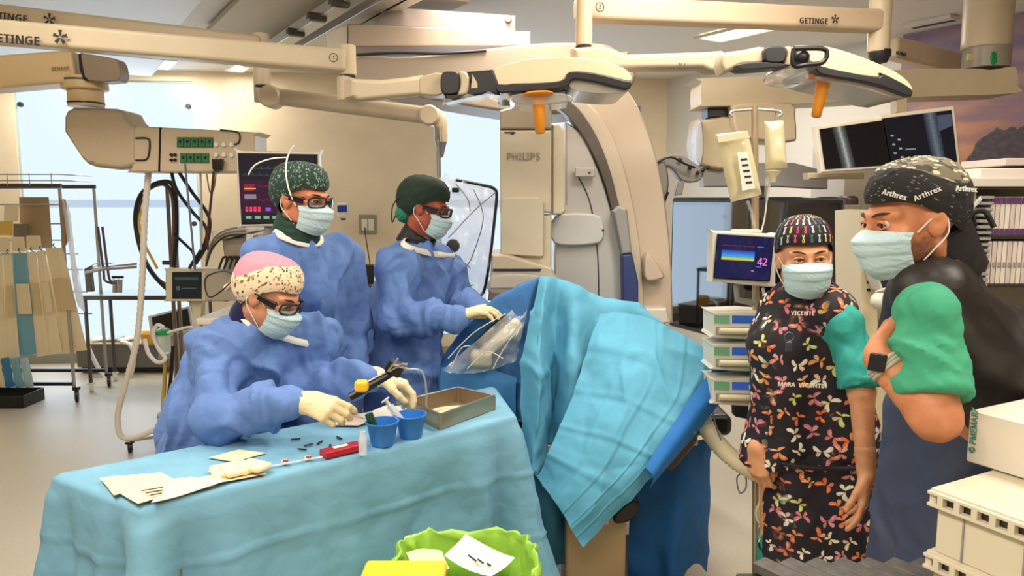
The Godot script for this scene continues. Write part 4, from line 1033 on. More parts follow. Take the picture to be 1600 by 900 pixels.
	for k in 4:
		mk("steel_link", MB.new().at(W(614 + 5 * k, 570 + 4 * (k % 2), 2.11), Basis(Vector3(0, 0, 1), .9 - .4 * k)).box(Vector3.ZERO, Vector3(.05, .006, .012), .002), M.steel, t)
	mk("feed_line", MB.new().tube(crv([W(632, 578, 2.15), W(650, 577, 2.2), W(661, 584, 2.3), W(666, 610, 2.42), W(665, 650, 2.52)], 7), .0032, 7), M.line_clear, t)

# ------------------------------------------------------------------ patient drapes
# a sheet through a net of points [u, v, z]; extra ripple by noise
func sheet(cols: Array, nu: int, nv: int, amp: float, sd: int, creases := 0.0) -> MB:
	var P := []
	for c in cols:
		P.append(pts(c))
	var nc := P.size()
	var nr: int = P[0].size()
	var q := noise(3.2, sd, 1)
	var f := noise(8.0, sd + 5, 2)
	var cr := facets(4.5, sd + 2)
	var ev := func(u: float, w: float) -> Vector3:
		var x: float = u * (nc - 1)
		var y: float = w * (nr - 1)
		var i := mini(int(x), nc - 2)
		var j := mini(int(y), nr - 2)
		var row := []
		for k in 4:
			var cc: Array = P[clampi(i + k - 1, 0, nc - 1)]
			row.append(cc[j].cubic_interpolate(cc[j + 1], cc[maxi(j - 1, 0)], cc[mini(j + 2, nr - 1)], y - j))
		return row[1].cubic_interpolate(row[2], row[0], row[3], x - i)
	var mb := MB.new()
	mb.grid(nu, nv, func(u, w):
		var p: Vector3 = ev.call(u, w)
		var du: Vector3 = ev.call(minf(u + .01, 1.0), w) - ev.call(maxf(u - .01, 0.0), w)
		var dv: Vector3 = ev.call(u, minf(w + .01, 1.0)) - ev.call(u, maxf(w - .01, 0.0))
		var n := du.cross(dv).normalized()
		if n.z < 0:
			n = -n
		var a := 1.0 - 2.2 * absf(q.get_noise_3dv(p))
		var d := amp * .8 * (a * absf(a)) + amp * .2 * f.get_noise_3dv(p) + amp * 1.3 * (cr.get_noise_3dv(p) + .7)
		if creases > 0:
			for k in [.2, .4, .6, .8]:
				d += creases * (exp(-pow((u - k) / .012, 2)) - .5 * exp(-pow((u - k - .02) / .015, 2)))
				d += creases * (exp(-pow((w - k) / .012, 2)) - .5 * exp(-pow((w - k - .02) / .015, 2)))
		return p + n * d)
	return mb

func drapes() -> void:
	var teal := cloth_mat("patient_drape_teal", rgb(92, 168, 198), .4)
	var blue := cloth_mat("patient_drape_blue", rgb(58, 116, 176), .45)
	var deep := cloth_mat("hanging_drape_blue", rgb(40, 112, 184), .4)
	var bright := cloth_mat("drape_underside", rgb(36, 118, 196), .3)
	# the big sheet: from behind the ridge over it and down the near side
	var t := thing("patient_drape", "large teal surgical drape tented over the patient in the middle", "drape", W(920, 850, 2.6))
	mk("under_sheet", sheet([
		[[842, 520, 3.5], [846, 432, 3.12], [828, 500, 2.95], [813, 590, 2.86], [815, 660, 2.82], [812, 715, 2.8], [842, 747, 2.78]],
		[[852, 520, 3.5], [856, 432, 3.1], [848, 510, 2.88], [846, 600, 2.78], [842, 680, 2.76], [836, 730, 2.74], [848, 758, 2.72]],
		[[868, 520, 3.5], [872, 437, 3.12], [866, 520, 3.02], [864, 610, 2.97], [860, 690, 2.92], [858, 740, 2.86], [862, 770, 2.84]],
		[[890, 520, 3.5], [900, 446, 3.1], [896, 530, 2.92], [890, 620, 2.84], [884, 700, 2.82], [880, 750, 2.8], [880, 790, 2.78]],
		[[930, 530, 3.5], [940, 464, 3.12], [930, 540, 2.98], [940, 630, 2.88], [945, 710, 2.8], [940, 770, 2.75], [930, 800, 2.72]],
		[[975, 540, 3.5], [984, 472, 3.12], [1010, 530, 3.0], [1030, 610, 2.88], [1020, 690, 2.8], [1000, 750, 2.76], [985, 775, 2.74]],
		[[1030, 560, 3.4], [1004, 482, 3.14], [1070, 535, 3.02], [1110, 585, 2.92], [1090, 640, 2.84], [1060, 680, 2.82], [1035, 710, 2.8]]], 84, 90, .018, 8), teal, t)
	mk("front_panel", sheet([
		[[938, 490, 2.98], [914, 560, 2.86], [886, 640, 2.74], [862, 700, 2.68], [841, 746, 2.66]],
		[[990, 490, 2.96], [985, 572, 2.75], [950, 650, 2.64], [918, 722, 2.57], [868, 786, 2.56]],
		[[1046, 512, 2.9], [1040, 598, 2.7], [1000, 670, 2.59], [958, 738, 2.53], [885, 812, 2.53]],
		[[1104, 546, 2.84], [1086, 624, 2.68], [1040, 690, 2.58], [984, 750, 2.52], [898, 836, 2.51]],
		[[1143, 588, 2.78], [1112, 638, 2.7], [1062, 700, 2.62], [1003, 764, 2.55], [911, 856, 2.5]]], 80, 80, .018, 61, .004), teal, t)
	mk("turned_edge", sheet([
		[[1126, 564, 2.76], [1141, 580, 2.73], [1146, 604, 2.75]],
		[[1090, 606, 2.67], [1106, 626, 2.645], [1108, 650, 2.67]],
		[[1056, 656, 2.6], [1072, 672, 2.58], [1072, 696, 2.61]],
		[[1008, 730, 2.51], [1020, 744, 2.5], [1014, 764, 2.53]]], 24, 10, .003, 4), bright, t)
	# blue drape on the near left of the patient
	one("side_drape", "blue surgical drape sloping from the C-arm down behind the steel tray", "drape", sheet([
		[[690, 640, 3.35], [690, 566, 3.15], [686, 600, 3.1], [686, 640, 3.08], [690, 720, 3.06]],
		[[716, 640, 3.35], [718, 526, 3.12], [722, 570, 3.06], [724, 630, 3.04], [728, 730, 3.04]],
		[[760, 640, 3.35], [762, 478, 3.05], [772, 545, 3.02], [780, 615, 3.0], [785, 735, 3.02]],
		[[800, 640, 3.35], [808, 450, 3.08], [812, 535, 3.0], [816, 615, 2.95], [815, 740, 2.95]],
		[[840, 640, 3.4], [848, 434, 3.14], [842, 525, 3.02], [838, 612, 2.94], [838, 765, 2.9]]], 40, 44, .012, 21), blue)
	one("lower_drape", "blue drape flap in front of the clear bag behind the tray", "drape", sheet([
		[[690, 574, 3.03], [688, 600, 3.02], [692, 660, 3.0]],
		[[728, 568, 3.0], [728, 600, 2.98], [730, 670, 2.97]],
		[[770, 578, 2.97], [772, 610, 2.96], [776, 690, 2.96]],
		[[808, 590, 2.93], [806, 620, 2.93], [808, 700, 2.94]]], 30, 24, .008, 33), cloth_mat("flap_blue", rgb(64, 130, 186), .4))
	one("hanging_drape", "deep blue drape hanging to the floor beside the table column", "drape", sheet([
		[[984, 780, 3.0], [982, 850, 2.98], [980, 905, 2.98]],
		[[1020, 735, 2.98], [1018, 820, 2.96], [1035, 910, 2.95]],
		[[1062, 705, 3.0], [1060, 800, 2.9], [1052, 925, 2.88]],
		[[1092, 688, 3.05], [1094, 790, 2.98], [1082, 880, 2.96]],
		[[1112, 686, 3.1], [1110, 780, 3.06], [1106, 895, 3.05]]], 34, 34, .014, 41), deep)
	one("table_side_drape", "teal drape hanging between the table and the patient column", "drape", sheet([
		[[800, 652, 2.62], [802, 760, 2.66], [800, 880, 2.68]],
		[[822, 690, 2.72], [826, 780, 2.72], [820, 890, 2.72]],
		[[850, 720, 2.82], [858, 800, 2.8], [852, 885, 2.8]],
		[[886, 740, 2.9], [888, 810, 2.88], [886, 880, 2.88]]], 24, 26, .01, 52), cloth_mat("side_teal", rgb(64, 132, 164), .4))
	# clear bag over a beige probe
	t = thing("bagged_probe", "beige probe arm inside a clear sterile bag on the blue drape", "medical device", W(755, 585, 2.97))
	mk("probe_arm", beam(MB.new(), W(752, 556, 2.98), W(812, 502, 2.98), .06, .05, .015), M.detector_cream, t)
	mk("probe_rail", beam(MB.new(), W(744, 538, 3.0), W(792, 494, 3.0), .03, .03, .008), M.dark_plastic, t)
	mk("probe_head", MB.new().at(W(752, 560, 2.97)).rbox(Vector3.ZERO, Vector3(.09, .07, .08), .02), M.monitor_beige, t)
	var q := noise(8.0, 77, 3)
	var bag := MB.new()
	bag.grid(34, 26, func(u, w):
		var x: float = lerpf(lerpf(690, 800, w), lerpf(806, 824, w), u)
		var y: float = lerpf(580, 484, w) + 10.0 * sin(u * PI) - 16.0 * u * (1.0 - w)
		var p := W(x, y, 2.94 - .07 * sin(u * PI) * sin(w * PI))
		return p + Vector3(0, 0, .035 * q.get_noise_3dv(p * 1.6)))
	var fm := mat("bag_film", Color(.93, .93, .9, .26), .14)
	fm.transparency = BaseMaterial3D.TRANSPARENCY_ALPHA
	mk("clear_bag", bag, fm, t)
	for g in [[[700, 560], [740, 520], [790, 490]], [[730, 576], [760, 550], [786, 560]], [[770, 576], [790, 540], [814, 510]], [[705, 575], [720, 545], [735, 540]]]:
		mk("bag_crease", MB.new().tube(crv(pts(g, 2.885), 6), .002, 5), M.white_plastic, t)
	# column and base of the operating table
	t = thing("operating_table", "operating table with beige column under the drapes", "operating table", Vector3(W(930, 850, 2.75).x, 0, -2.85))
	var cb := MB.new().at(Vector3(W(930, 850, 2.8).x, 0, -2.9))
	mk("column", cb.rbox(Vector3(0, .45, 0), Vector3(.24, .74, .26), .015), mat("column_cream", rgb(188, 160, 118), .5), t)
	mk("column_label", MB.new().at(Vector3(W(930, 850, 2.8).x, 0, -2.9)).box(Vector3(.03, .52, .131), Vector3(.035, .18, .002), 0), M.white_paper, t)
	for k in 3:
		mk("label_mark", MB.new().at(Vector3(W(930, 850, 2.8).x, 0, -2.9)).box(Vector3(.03, .57 - .05 * k, .1325), Vector3(.022, .02, .001), 0), M.ink, t)
	mk("base", MB.new().at(Vector3(W(930, 850, 2.8).x, .05, -2.95)).rbox(Vector3.ZERO, Vector3(.55, .1, .9), .03), M.dark_plastic, t)
	mk("top", beam(MB.new(), W(770, 640, 3.2) , W(1120, 640, 3.2), .5, .09, .03), M.black, t)
	mk("side_rail", beam(MB.new(), W(850, 700, 2.9), W(1090, 690, 2.9), .02, .03, .004), M.steel, t)
	one("arm_support", "brown padded arm support under the drape's right edge", "arm support", slab(MB.new(), smooth2([[1040, 730], [1056, 690], [1086, 674], [1090, 690], [1066, 720], [1050, 736]], 3), 2.85, .1, .02), mat("pad_brown", rgb(92, 70, 52), .5))
	one("pipe_end", "dark rounded bracket above the beige table column", "bracket", slab(MB.new(), smooth2([[960, 806], [985, 784], [1000, 790], [990, 812], [964, 820]], 3), 2.72, .1, .02), M.black)
	hose("cream corrugated breathing hose curving below the drape's right corner", [[1092, 640, 2.84], [1104, 668, 2.8], [1124, 696, 2.72], [1150, 720, 2.66], [1178, 738, 2.62], [1192, 742, 2.62]], .036, mat("hose_cream", rgb(234, 220, 184), .5), 1)
	cable("thin wire loop below the corrugated hose", [[1112, 640, 2.8], [1128, 690, 2.7], [1160, 730, 2.65], [1166, 760, 2.65], [1156, 770, 2.65], [1152, 745, 2.65], [1170, 735, 2.65]], .003, M.cable_grey)
	bins()

func bins() -> void:
	var z := 1.95
	var c := Vector3(W(728, 860, z).x, 0, -z)
	var topy := W(728, 834, 2.12).y
	var t := thing("green_waste_bin", "waste bin lined with a bright green bag in front of the table", "bin", c)
	var green := rough_up(mat("bag_green", rgb(166, 214, 84), .35), M.crumple, .4, null, 2.0)
	green.backlight_enabled = true
	green.backlight = Color(.2, .3, .05)
	var q := noise(7.0, 6, 2)
	var fold := MB.new()
	fold.grid(64, 22, func(u, w):
		var a: float = u * TAU
		var sx := signf(cos(a)) * pow(absf(cos(a)), .55)
		var sz := signf(sin(a)) * pow(absf(sin(a)), .55)
		var prof: Array = [[.98, -.34], [1.03, -.1], [1.06, .0], [1.0, .02], [.95, -.01], [.9, -.12], [.86, -.2]]
		var k: float = w * (prof.size() - 1)
		var i := mini(int(k), prof.size() - 2)
		var r: float = lerpf(prof[i][0], prof[i + 1][0], k - i)
		var y: float = lerpf(prof[i][1], prof[i + 1][1], k - i)
		var n := q.get_noise_3d(sx * .7, y * 2.0, sz * .7) * .018
		return c + Vector3(sx * (.196 * r + n), topy + y + n * .6, sz * (.16 * r + n)), true)
	mk("bag", fold, green, t)
	mk("tub", MB.new().at(c).rbox(Vector3(0, topy / 2 - .12, 0), Vector3(.37, topy - .26, .29), .03), mat("tub_grey", rgb(120, 130, 110), .5), t)
	var cp := one("crumpled_paper", "crumpled white printed paper lying in the green bin", "paper", sheet([
		[[728, 833, 2.06], [714, 848, 2.02], [694, 868, 1.98]],
		[[752, 846, 2.04], [738, 864, 1.99], [718, 884, 1.95]],
		[[776, 860, 2.02], [762, 878, 1.97], [744, 896, 1.93]],
		[[804, 874, 2.0], [788, 888, 1.96], [768, 900, 1.92]]], 16, 16, .008, 3), M.white_paper)
	for k in 3:
		mk("print", MB.new().at(W(738 + 13 * k, 872 + 5 * k, 1.955), look(Vector3(.1, .9, .4), Vector3(.6, 0, .5))).box(Vector3.ZERO, Vector3(.005, .03 - .008 * k, .002), 0), M.ink, cp)
	one("film_wrapper", "crumpled clear wrapper at the left inside the green bin", "wrapper", sheet([
		[[636, 866, 2.0], [642, 880, 1.96], [652, 892, 1.94]],
		[[660, 858, 2.0], [668, 876, 1.96], [680, 890, 1.93]],
		[[690, 862, 1.99], [696, 876, 1.95], [702, 888, 1.93]]], 14, 10, .012, 9), mat("wrapper_pale", Color(.9, .88, .7, .6), .3))
	var c2 := Vector3(W(632, 890, 1.72).x, 0, -1.66)
	var y2 := W(630, 882, 1.76).y
	t = thing("yellow_sharps_bin", "yellow bin with its rim just in view in front of the green one", "bin", c2)
	var yel := mat("bin_yellow", rgb(226, 196, 40), .4)
	mk("tub", MB.new().at(c2).rbox(Vector3(0, y2 / 2 - .01, 0), Vector3(.19, y2 - .02, .18), .03), yel, t)
	mk("lid", MB.new().at(c2 + Vector3(0, y2, 0)).rbox(Vector3.ZERO, Vector3(.205, .03, .2), .012), yel, t)

# ------------------------------------------------------------------ the right side of the room
func right_side() -> void:
	big_display()
	infusion_stand()
	twin_monitors()
	shelf()
	boxes()

func big_display() -> void:
	# a very large glossy display, turned to face the left of the room
	var a := W(1050, 303, 4.9)
	var b := W(1322, 306, 3.6)
	var d := Vector3(b.x - a.x, 0, b.z - a.z)
	var len := d.length()
	d /= len
	var n := Vector3(-d.z, 0, d.x)
	if n.x > 0:
		n = -n
	var top := 1.715
	var h := .86
	var c := Vector3((a.x + b.x) / 2, top - h / 2, (a.z + b.z) / 2)
	var B := Basis(d, Vector3.UP, d.cross(Vector3.UP))
	if B.z.dot(n) < 0:
		B = Basis(-d, Vector3.UP, -d.cross(Vector3.UP))
	var t := thing("large_display", "very large glossy black display reflecting the left window, behind the infusion stand", "display", c - Vector3(0, h / 2, 0))
	mk("case", MB.new().at(c - B.z * .03, B).rbox(Vector3.ZERO, Vector3(len, h, .07), .02), M.black, t)
	var g := mat("display_glass", rgb(10, 10, 13), .03)
	g.metallic_specular = 1.0
	g.clearcoat_enabled = true
	g.clearcoat = 1.0
	g.clearcoat_roughness = .02
	mk("glass", MB.new().at(c + B.z * .006, B).box(Vector3.ZERO, Vector3(len - .06, h - .06, .004), .001), g, t)
	mk("side_frame", MB.new().at(b + Vector3(0, -h / 2 - .01, 0) + Vector3(.02, 0, -.03), Basis(Vector3.UP, 0)).rbox(Vector3.ZERO, Vector3(.06, h + .02, .14), .02), mat("frame_brown", rgb(34, 26, 22), .5), t)
	mk("mount", MB.new().at(c - B.z * .12, B).rbox(Vector3(0, .1, 0), Vector3(.3, .3, .14), .02), M.grey_plastic, t)
	mk("hanger", MB.new().tube([c - B.z * .12 + Vector3(0, .2, 0), c - B.z * .12 + Vector3(0, .62, 0)], .03, 12), M.grey_plastic, t)

func infusion_stand() -> void:
	var z := 2.68
	var base := W(1183, 900, z)
	var t := thing("infusion_stand", "steel infusion pole with hooks between the drape and the woman", "stand", Vector3(base.x, 0, base.z))
	var top := W(1179, 166, z)
	var bronze := mat("pole_warm", rgb(190, 168, 140), .3, .6)
	mk("pole", MB.new().tube([Vector3(base.x, .08, base.z), W(1181, 500, z), top], .0125, 14), bronze, t)
	for s in [-1.0, 1.0]:
		mk("hook", MB.new().tube(crv([top - Vector3(0, .01, 0), top + Vector3(s * .05, -.015, .01), top + Vector3(s * .085, -.02, .015), top + Vector3(s * .09, .0 - .03, .02), top + Vector3(s * .08, -.04, .02)], 4), .0045, 7), M.steel, t)
	for k in 5:
		var w := TAU * k / 5 + .3
		var e := Vector3(base.x + cos(w) * .3, 0, base.z + sin(w) * .3)
		mk("foot", beam(MB.new(), Vector3(base.x, .09, base.z), e + Vector3(0, .08, 0), .03, .024, .006), M.steel, t)
		mk("caster", caster(MB.new(), e, .032), M.black, t)
	# fluid bags
	var b := thing("fluid_bag", "larger tilted fluid bag with printed label on the infusion pole", "fluid bag", W(1160, 315, z - .05), "fluid bags")
	var q := noise(6.0, 3, 2)
	var bagmesh := func(px: Array, zz: float, th: float) -> MB:
		var mb := MB.new()
		var c := pts(px, zz)
		for s in [-1.0, 1.0]:
			mb.grid(12, 18, func(u, w):
				var p: Vector3 = c[0].lerp(c[1], u).lerp(c[3].lerp(c[2], u), w)
				var e := clampf(minf(minf(u, 1 - u) * 4.0, minf(w, 1 - w) * 7.0), 0.0, 1.0)
				return p + Vector3(0, 0, s * (.002 + th * sqrt(e) * (.6 + .4 * w + .3 * q.get_noise_3dv(p)))))
		return mb
	mk("bag", bagmesh.call([[1118, 210], [1168, 204], [1190, 304], [1142, 316]], z - .05, .028), M.fluid_bag, b)
	mk("seal", slab(MB.new(), [[1120, 212], [1168, 204], [1172, 216], [1122, 224]], z - .084, .008, .002), mat("seal_cream", rgb(214, 204, 168), .5), b)
	mk("label", slab(MB.new(), [[1152, 238], [1168, 236], [1180, 294], [1160, 298]], z - .088, .004, 0), M.white_paper, b)
	for k in 5:
		mk("label_print", slab(MB.new(), [[1157 + 2 * k, 248 + 9 * k], [1167 + 2 * k, 247 + 9 * k], [1168 + 2 * k, 250 + 9 * k], [1158 + 2 * k, 251 + 9 * k]], z - .0895, .002, 0), M.ink, b)
	mk("port", MB.new().tube(pts([[1168, 314], [1174, 330], [1178, 352]], z - .05), .006, 8), M.clear, b)
	b = thing("fluid_bag", "smaller pear-shaped fluid bag at the right of the infusion pole", "fluid bag", W(1210, 270, z), "fluid bags")
	mk("bag", bagmesh.call([[1194, 190], [1224, 188], [1230, 262], [1196, 264]], z - .02, .03), M.fluid_bag, b)
	mk("neck", MB.new().at(W(1207, 276, z - .02)).lathe([Vector2(0, -.02), Vector2(.012, -.02), Vector2(.014, .0), Vector2(.03, .02), Vector2(0, .025)], 14), M.seal_cream, b)
	mk("drip_chamber", MB.new().at(W(1198, 312, z - .02)).lathe([Vector2(0, -.01), Vector2(.006, 0), Vector2(.009, .02), Vector2(.009, .07), Vector2(.004, .08), Vector2(0, .09)], 12), M.clear, b)
	mk("line", MB.new().tube(crv(pts([[1205, 282], [1200, 300], [1198, 315], [1194, 345], [1186, 375], [1186, 400]], z - .02), 5), .003, 6), mat("line_clear2", rgb(206, 210, 206), .3), b)
	mk("hanger_hook", MB.new().tube(crv([W(1208, 188, z), W(1212, 174, z), W(1204, 170, z)], 5), .003, 6), M.steel, b)
	# tilted screen that reads 42
	var m := thing("brain_monitor", "white tilted monitor showing a colour band and the number 42", "monitor", W(1162, 450, z - .1))
	mk("case", slab(MB.new(), smooth2([[1113, 366], [1118, 361], [1206, 366], [1212, 371], [1212, 442], [1206, 449], [1120, 440], [1112, 434]], 2), z - .08, .07, .012), M.white_plastic, m)
	var scr := screen_print(168, 140, func(im: Image):
		im.fill(rgb(22, 24, 60))
		for x in range(14, 150):
			for y in range(46, 80):
				var k := (y - 46) / 34.0
				var c := rgb(36, 60, 170).lerp(rgb(60, 150, 200), clampf(k * 2.0, 0, 1)).lerp(rgb(190, 200, 60), smoothstep(.55, .85, k)).lerp(rgb(190, 110, 40), smoothstep(.85, 1.0, k))
				if x < 116 and (x * 7 + y * 3) % 5:
					im.set_pixel(x, y, c)
		im.fill_rect(Rect2i(14, 30, 100, 2), rgb(110, 40, 60))
		im.fill_rect(Rect2i(122, 30, 20, 2), rgb(110, 120, 170))
		im.fill_rect(Rect2i(122, 96, 18, 2), rgb(110, 120, 170))
		im.fill_rect(Rect2i(110, 110, 8, 3), rgb(150, 150, 170)))
	var ctr := W(1162, 403, z - .088)
	var sb := Basis(Vector3(0, 0, 1), -.06)
	mk("screen", MB.new().at(ctr, sb).rbox(Vector3(0, 0, -.002), Vector3(.202, .158, .006), .002), M.black, m)
	mk("screen_picture", MB.new().at(ctr, sb).box(Vector3(0, 0, .0025), Vector3(.192, .148, .002), 0), screen_mat("brain_screen", scr, 1.3), m)
	lettering("42", .026, W(1183, 409, z - .093), sb, glow("digits_pink", rgb(230, 110, 190), 1.2), m)
	mk("hinge", MB.new().at(W(1165, 364, z - .05)).rbox(Vector3.ZERO, Vector3(.1, .025, .05), .008), M.seal_cream, m)
	mk("bracket", MB.new().tube(pts([[1150, 444], [1152, 468], [1180, 474]], z - .04), .012, 8), M.grey_plastic, m)
	mk("white_lead", MB.new().tube(crv(pts([[1192, 450], [1196, 470], [1200, 488]], z - .05), 4), .006, 7), M.white_plastic, m)
	# three infusion pumps
	var names := ["topmost infusion pump in the stack", "middle infusion pump in the stack", "lowest infusion pump in the stack"]
	for k in 3:
		var y: float = [488, 538, 592][k]
		var p := thing("infusion_pump", names[k], "infusion pump", W(1160, y + 44, z - .06), "stacked infusion pumps")
		mk("case", slab(MB.new(), smooth2([[1114, y + 4], [1118, y], [1214, y + 2], [1216, y + 40], [1118, y + 40], [1114, y + 34]], 2), z - .06, .14, .01), M.white_plastic, p)
		mk("screen", slab(MB.new(), [[1144, y + 5], [1206, y + 6], [1206, y + 18], [1144, y + 17]], z - .062, .004, 0), glow("pump_screen", rgb(50, 90, 170), .6), p)
		mk("green_panel", slab(MB.new(), [[1116, y + 4], [1140, y + 5], [1140, y + 18], [1116, y + 17]], z - .062, .003, 0), mat("panel_green", rgb(120, 176, 140), .5), p)
		mk("syringe_bay", slab(MB.new(), [[1118, y + 22], [1206, y + 23], [1206, y + 37], [1118, y + 36]], z - .061, .012, .002), M.grey_plastic, p)
		mk("syringe_barrel", MB.new().tube(pts([[1124, y + 29], [1176, y + 30]], z - .075), .012, 12), M.seal_cream, p)
		mk("plunger_grip", slab(MB.new(), [[1178, y + 22], [1190, y + 22], [1190, y + 38], [1178, y + 38]], z - .085, .02, .003), M.panel_green, p)
	one("pump_rack", "dark clamp rack joining the infusion pumps to the pole", "rack", slab(MB.new(), [[1140, 486], [1200, 486], [1206, 650], [1190, 660], [1150, 652]], z + .06, .06, .006), mat("rack_dark", rgb(44, 46, 56), .5))
	cable("beige tube hanging from the pumps down past the apron", [[1196, 650, 2.66], [1192, 700, 2.66], [1190, 760, 2.68], [1196, 800, 2.68], [1210, 850, 2.68], [1222, 905, 2.68]], .008, M.hose_cream)
	one("tube_bundle", "looped bundle of beige tubing beside the apron", "tubing", MB.new().tube(crv(pts([[1192, 780], [1182, 800], [1188, 818], [1202, 812], [1204, 790], [1192, 782], [1186, 800], [1194, 816]], 2.64), 5), .007, 7), M.hose_cream)

func twin_monitors() -> void:
	var z := 3.75
	var names := ["left of the twin ceiling monitors showing a pale x-ray strip", "right of the twin ceiling monitors with a bluish x-ray strip"]
	var fr := mat("monitor_frame", rgb(224, 214, 196), .4)
	var sets := [[[1274, 198], [1384, 182], [1398, 262], [1284, 270]], [[1374, 180], [1492, 165], [1502, 258], [1388, 264]]]
	for k in 2:
		var q: Array = sets[k]
		var t := thing("ceiling_monitor", names[k], "monitor", W((q[2][0] + q[3][0]) / 2.0, (q[2][1] + q[3][1]) / 2.0, z), "twin ceiling monitors")
		var pl := slab(MB.new(), q, z, .06, .008)
		mk("case", pl, fr, t)
		var inn := []
		var cx := 0.0
		var cy := 0.0
		for e in q:
			cx += e[0] / 4.0
			cy += e[1] / 4.0
		for e in q:
			inn.append([cx + (e[0] - cx) * .9, cy + (e[1] - cy) * .87])
		var P := []
		for e in inn:
			P.append(W(e[0], e[1], z - .004))
		var scr := screen_print(128, 96, func(im: Image):
			im.fill(rgb(12, 9, 9) if k == 0 else rgb(16, 17, 26))
			var x0 := 26 if k == 0 else 74
			for y in 96:
				for x in 26:
					var v := 1.0 - absf(x - 13) / 13.0
					var c := rgb(60, 62, 60).lerp(rgb(190, 194, 186), v * v) if k == 0 else rgb(40, 46, 60).lerp(rgb(110, 122, 130), v)
					im.set_pixel(mini(x0 + x + y / 12, 127), y, c.darkened(.25 if (x * 5 + y) % 7 < 2 else 0.0))
			if k == 1:
				for y in 60:
					for x in range(100, 127):
						if y < 18 + (127 - x) * .3 + 10 and y > 6:
							im.set_pixel(x, y, rgb(74, 78, 98))
				for j in 7:
					im.fill_rect(Rect2i(8 + (j % 2) * 12, 34 + 9 * j, 6, 4), rgb(150, 160, 160))
				im.fill_rect(Rect2i(32, 64, 20, 3), rgb(130, 138, 140)))
		var mb := MB.new()
		var uv := [Vector2(0, 0), Vector2(1, 0), Vector2(1, 1), Vector2(0, 1)]
		for i in 4:
			mb.vert(P[i], Vector3(0, 0, 1), uv[i])
		mb.tri(0, 1, 2)
		mb.tri(0, 2, 3)
		mk("screen_picture", mb, screen_mat("xray_screen_%d" % k, scr, .8), t)
	one("monitor_bracket", "beige crossbar carrying the twin monitors", "bracket", slab(MB.new(), [[1340, 200], [1440, 186], [1444, 214], [1344, 228]], z + .07, .08, .01), M.cream)
	# upright of the equipment trolley seen between the two onlookers
	var t := thing("equipment_trolley", "cream equipment trolley upright with a small screen between the woman and the man", "trolley", Vector3(W(1355, 480, 3.1).x, 0, -3.1))
	mk("upright", slab(MB.new(), [[1344, 330], [1370, 328], [1374, 620], [1346, 620]], 3.1, .25, .006), mat("trolley_cream", rgb(214, 200, 164), .5), t)
	for k in 3:
		mk("bolt_hole", MB.new().at(W(1357, 429 + 12 * k, 3.098), Basis(Vector3.RIGHT, PI / 2)).lathe([Vector2(0, .004), Vector2(.007, .004), Vector2(.007, 0)], 12), M.black, t)
	mk("body", MB.new().at(Vector3(W(1385, 480, 3.25).x, .5, -3.3)).rbox(Vector3(-.04, 0, 0), Vector3(.32, .9, .4), .02), M.trolley_cream, t)
	mk("device", slab(MB.new(), [[1366, 422], [1404, 420], [1412, 452], [1378, 456]], 3.0, .1, .006), M.white_plastic, t)
	mk("device_screen", slab(MB.new(), [[1372, 428], [1404, 426], [1408, 448], [1380, 450]], 2.996, .004, 0), mat("device_glass", rgb(30, 34, 52), .15), t)
	mk("lead", MB.new().tube(crv(pts([[1368, 456], [1384, 450], [1406, 440]], 2.97), 4), .003, 6), M.white_plastic, t)
	for k in 2:
		mk("white_handle", MB.new().at(W(1372 + 10 * k, 470, 2.98)).ell(Vector3.ZERO, Vector3(.03, .035, .03)), M.white_plastic, t)
	one("back_panel", "olive brown panel edge to the right of the big display", "panel", slab(MB.new(), [[1326, 320], [1346, 320], [1346, 470], [1326, 470]], 3.5, .05, .006), mat("panel_olive", rgb(120, 110, 84), .6))
	one("white_cabinet_side", "tall pale cabinet behind the large display", "cabinet", MB.new().at(Vector3(W(1365, 300, 4.6).x, 1.05, -4.7)).rbox(Vector3.ZERO, Vector3(.5, 2.1, .5), .01), mat("cabinet_pale", rgb(206, 196, 178), .55))

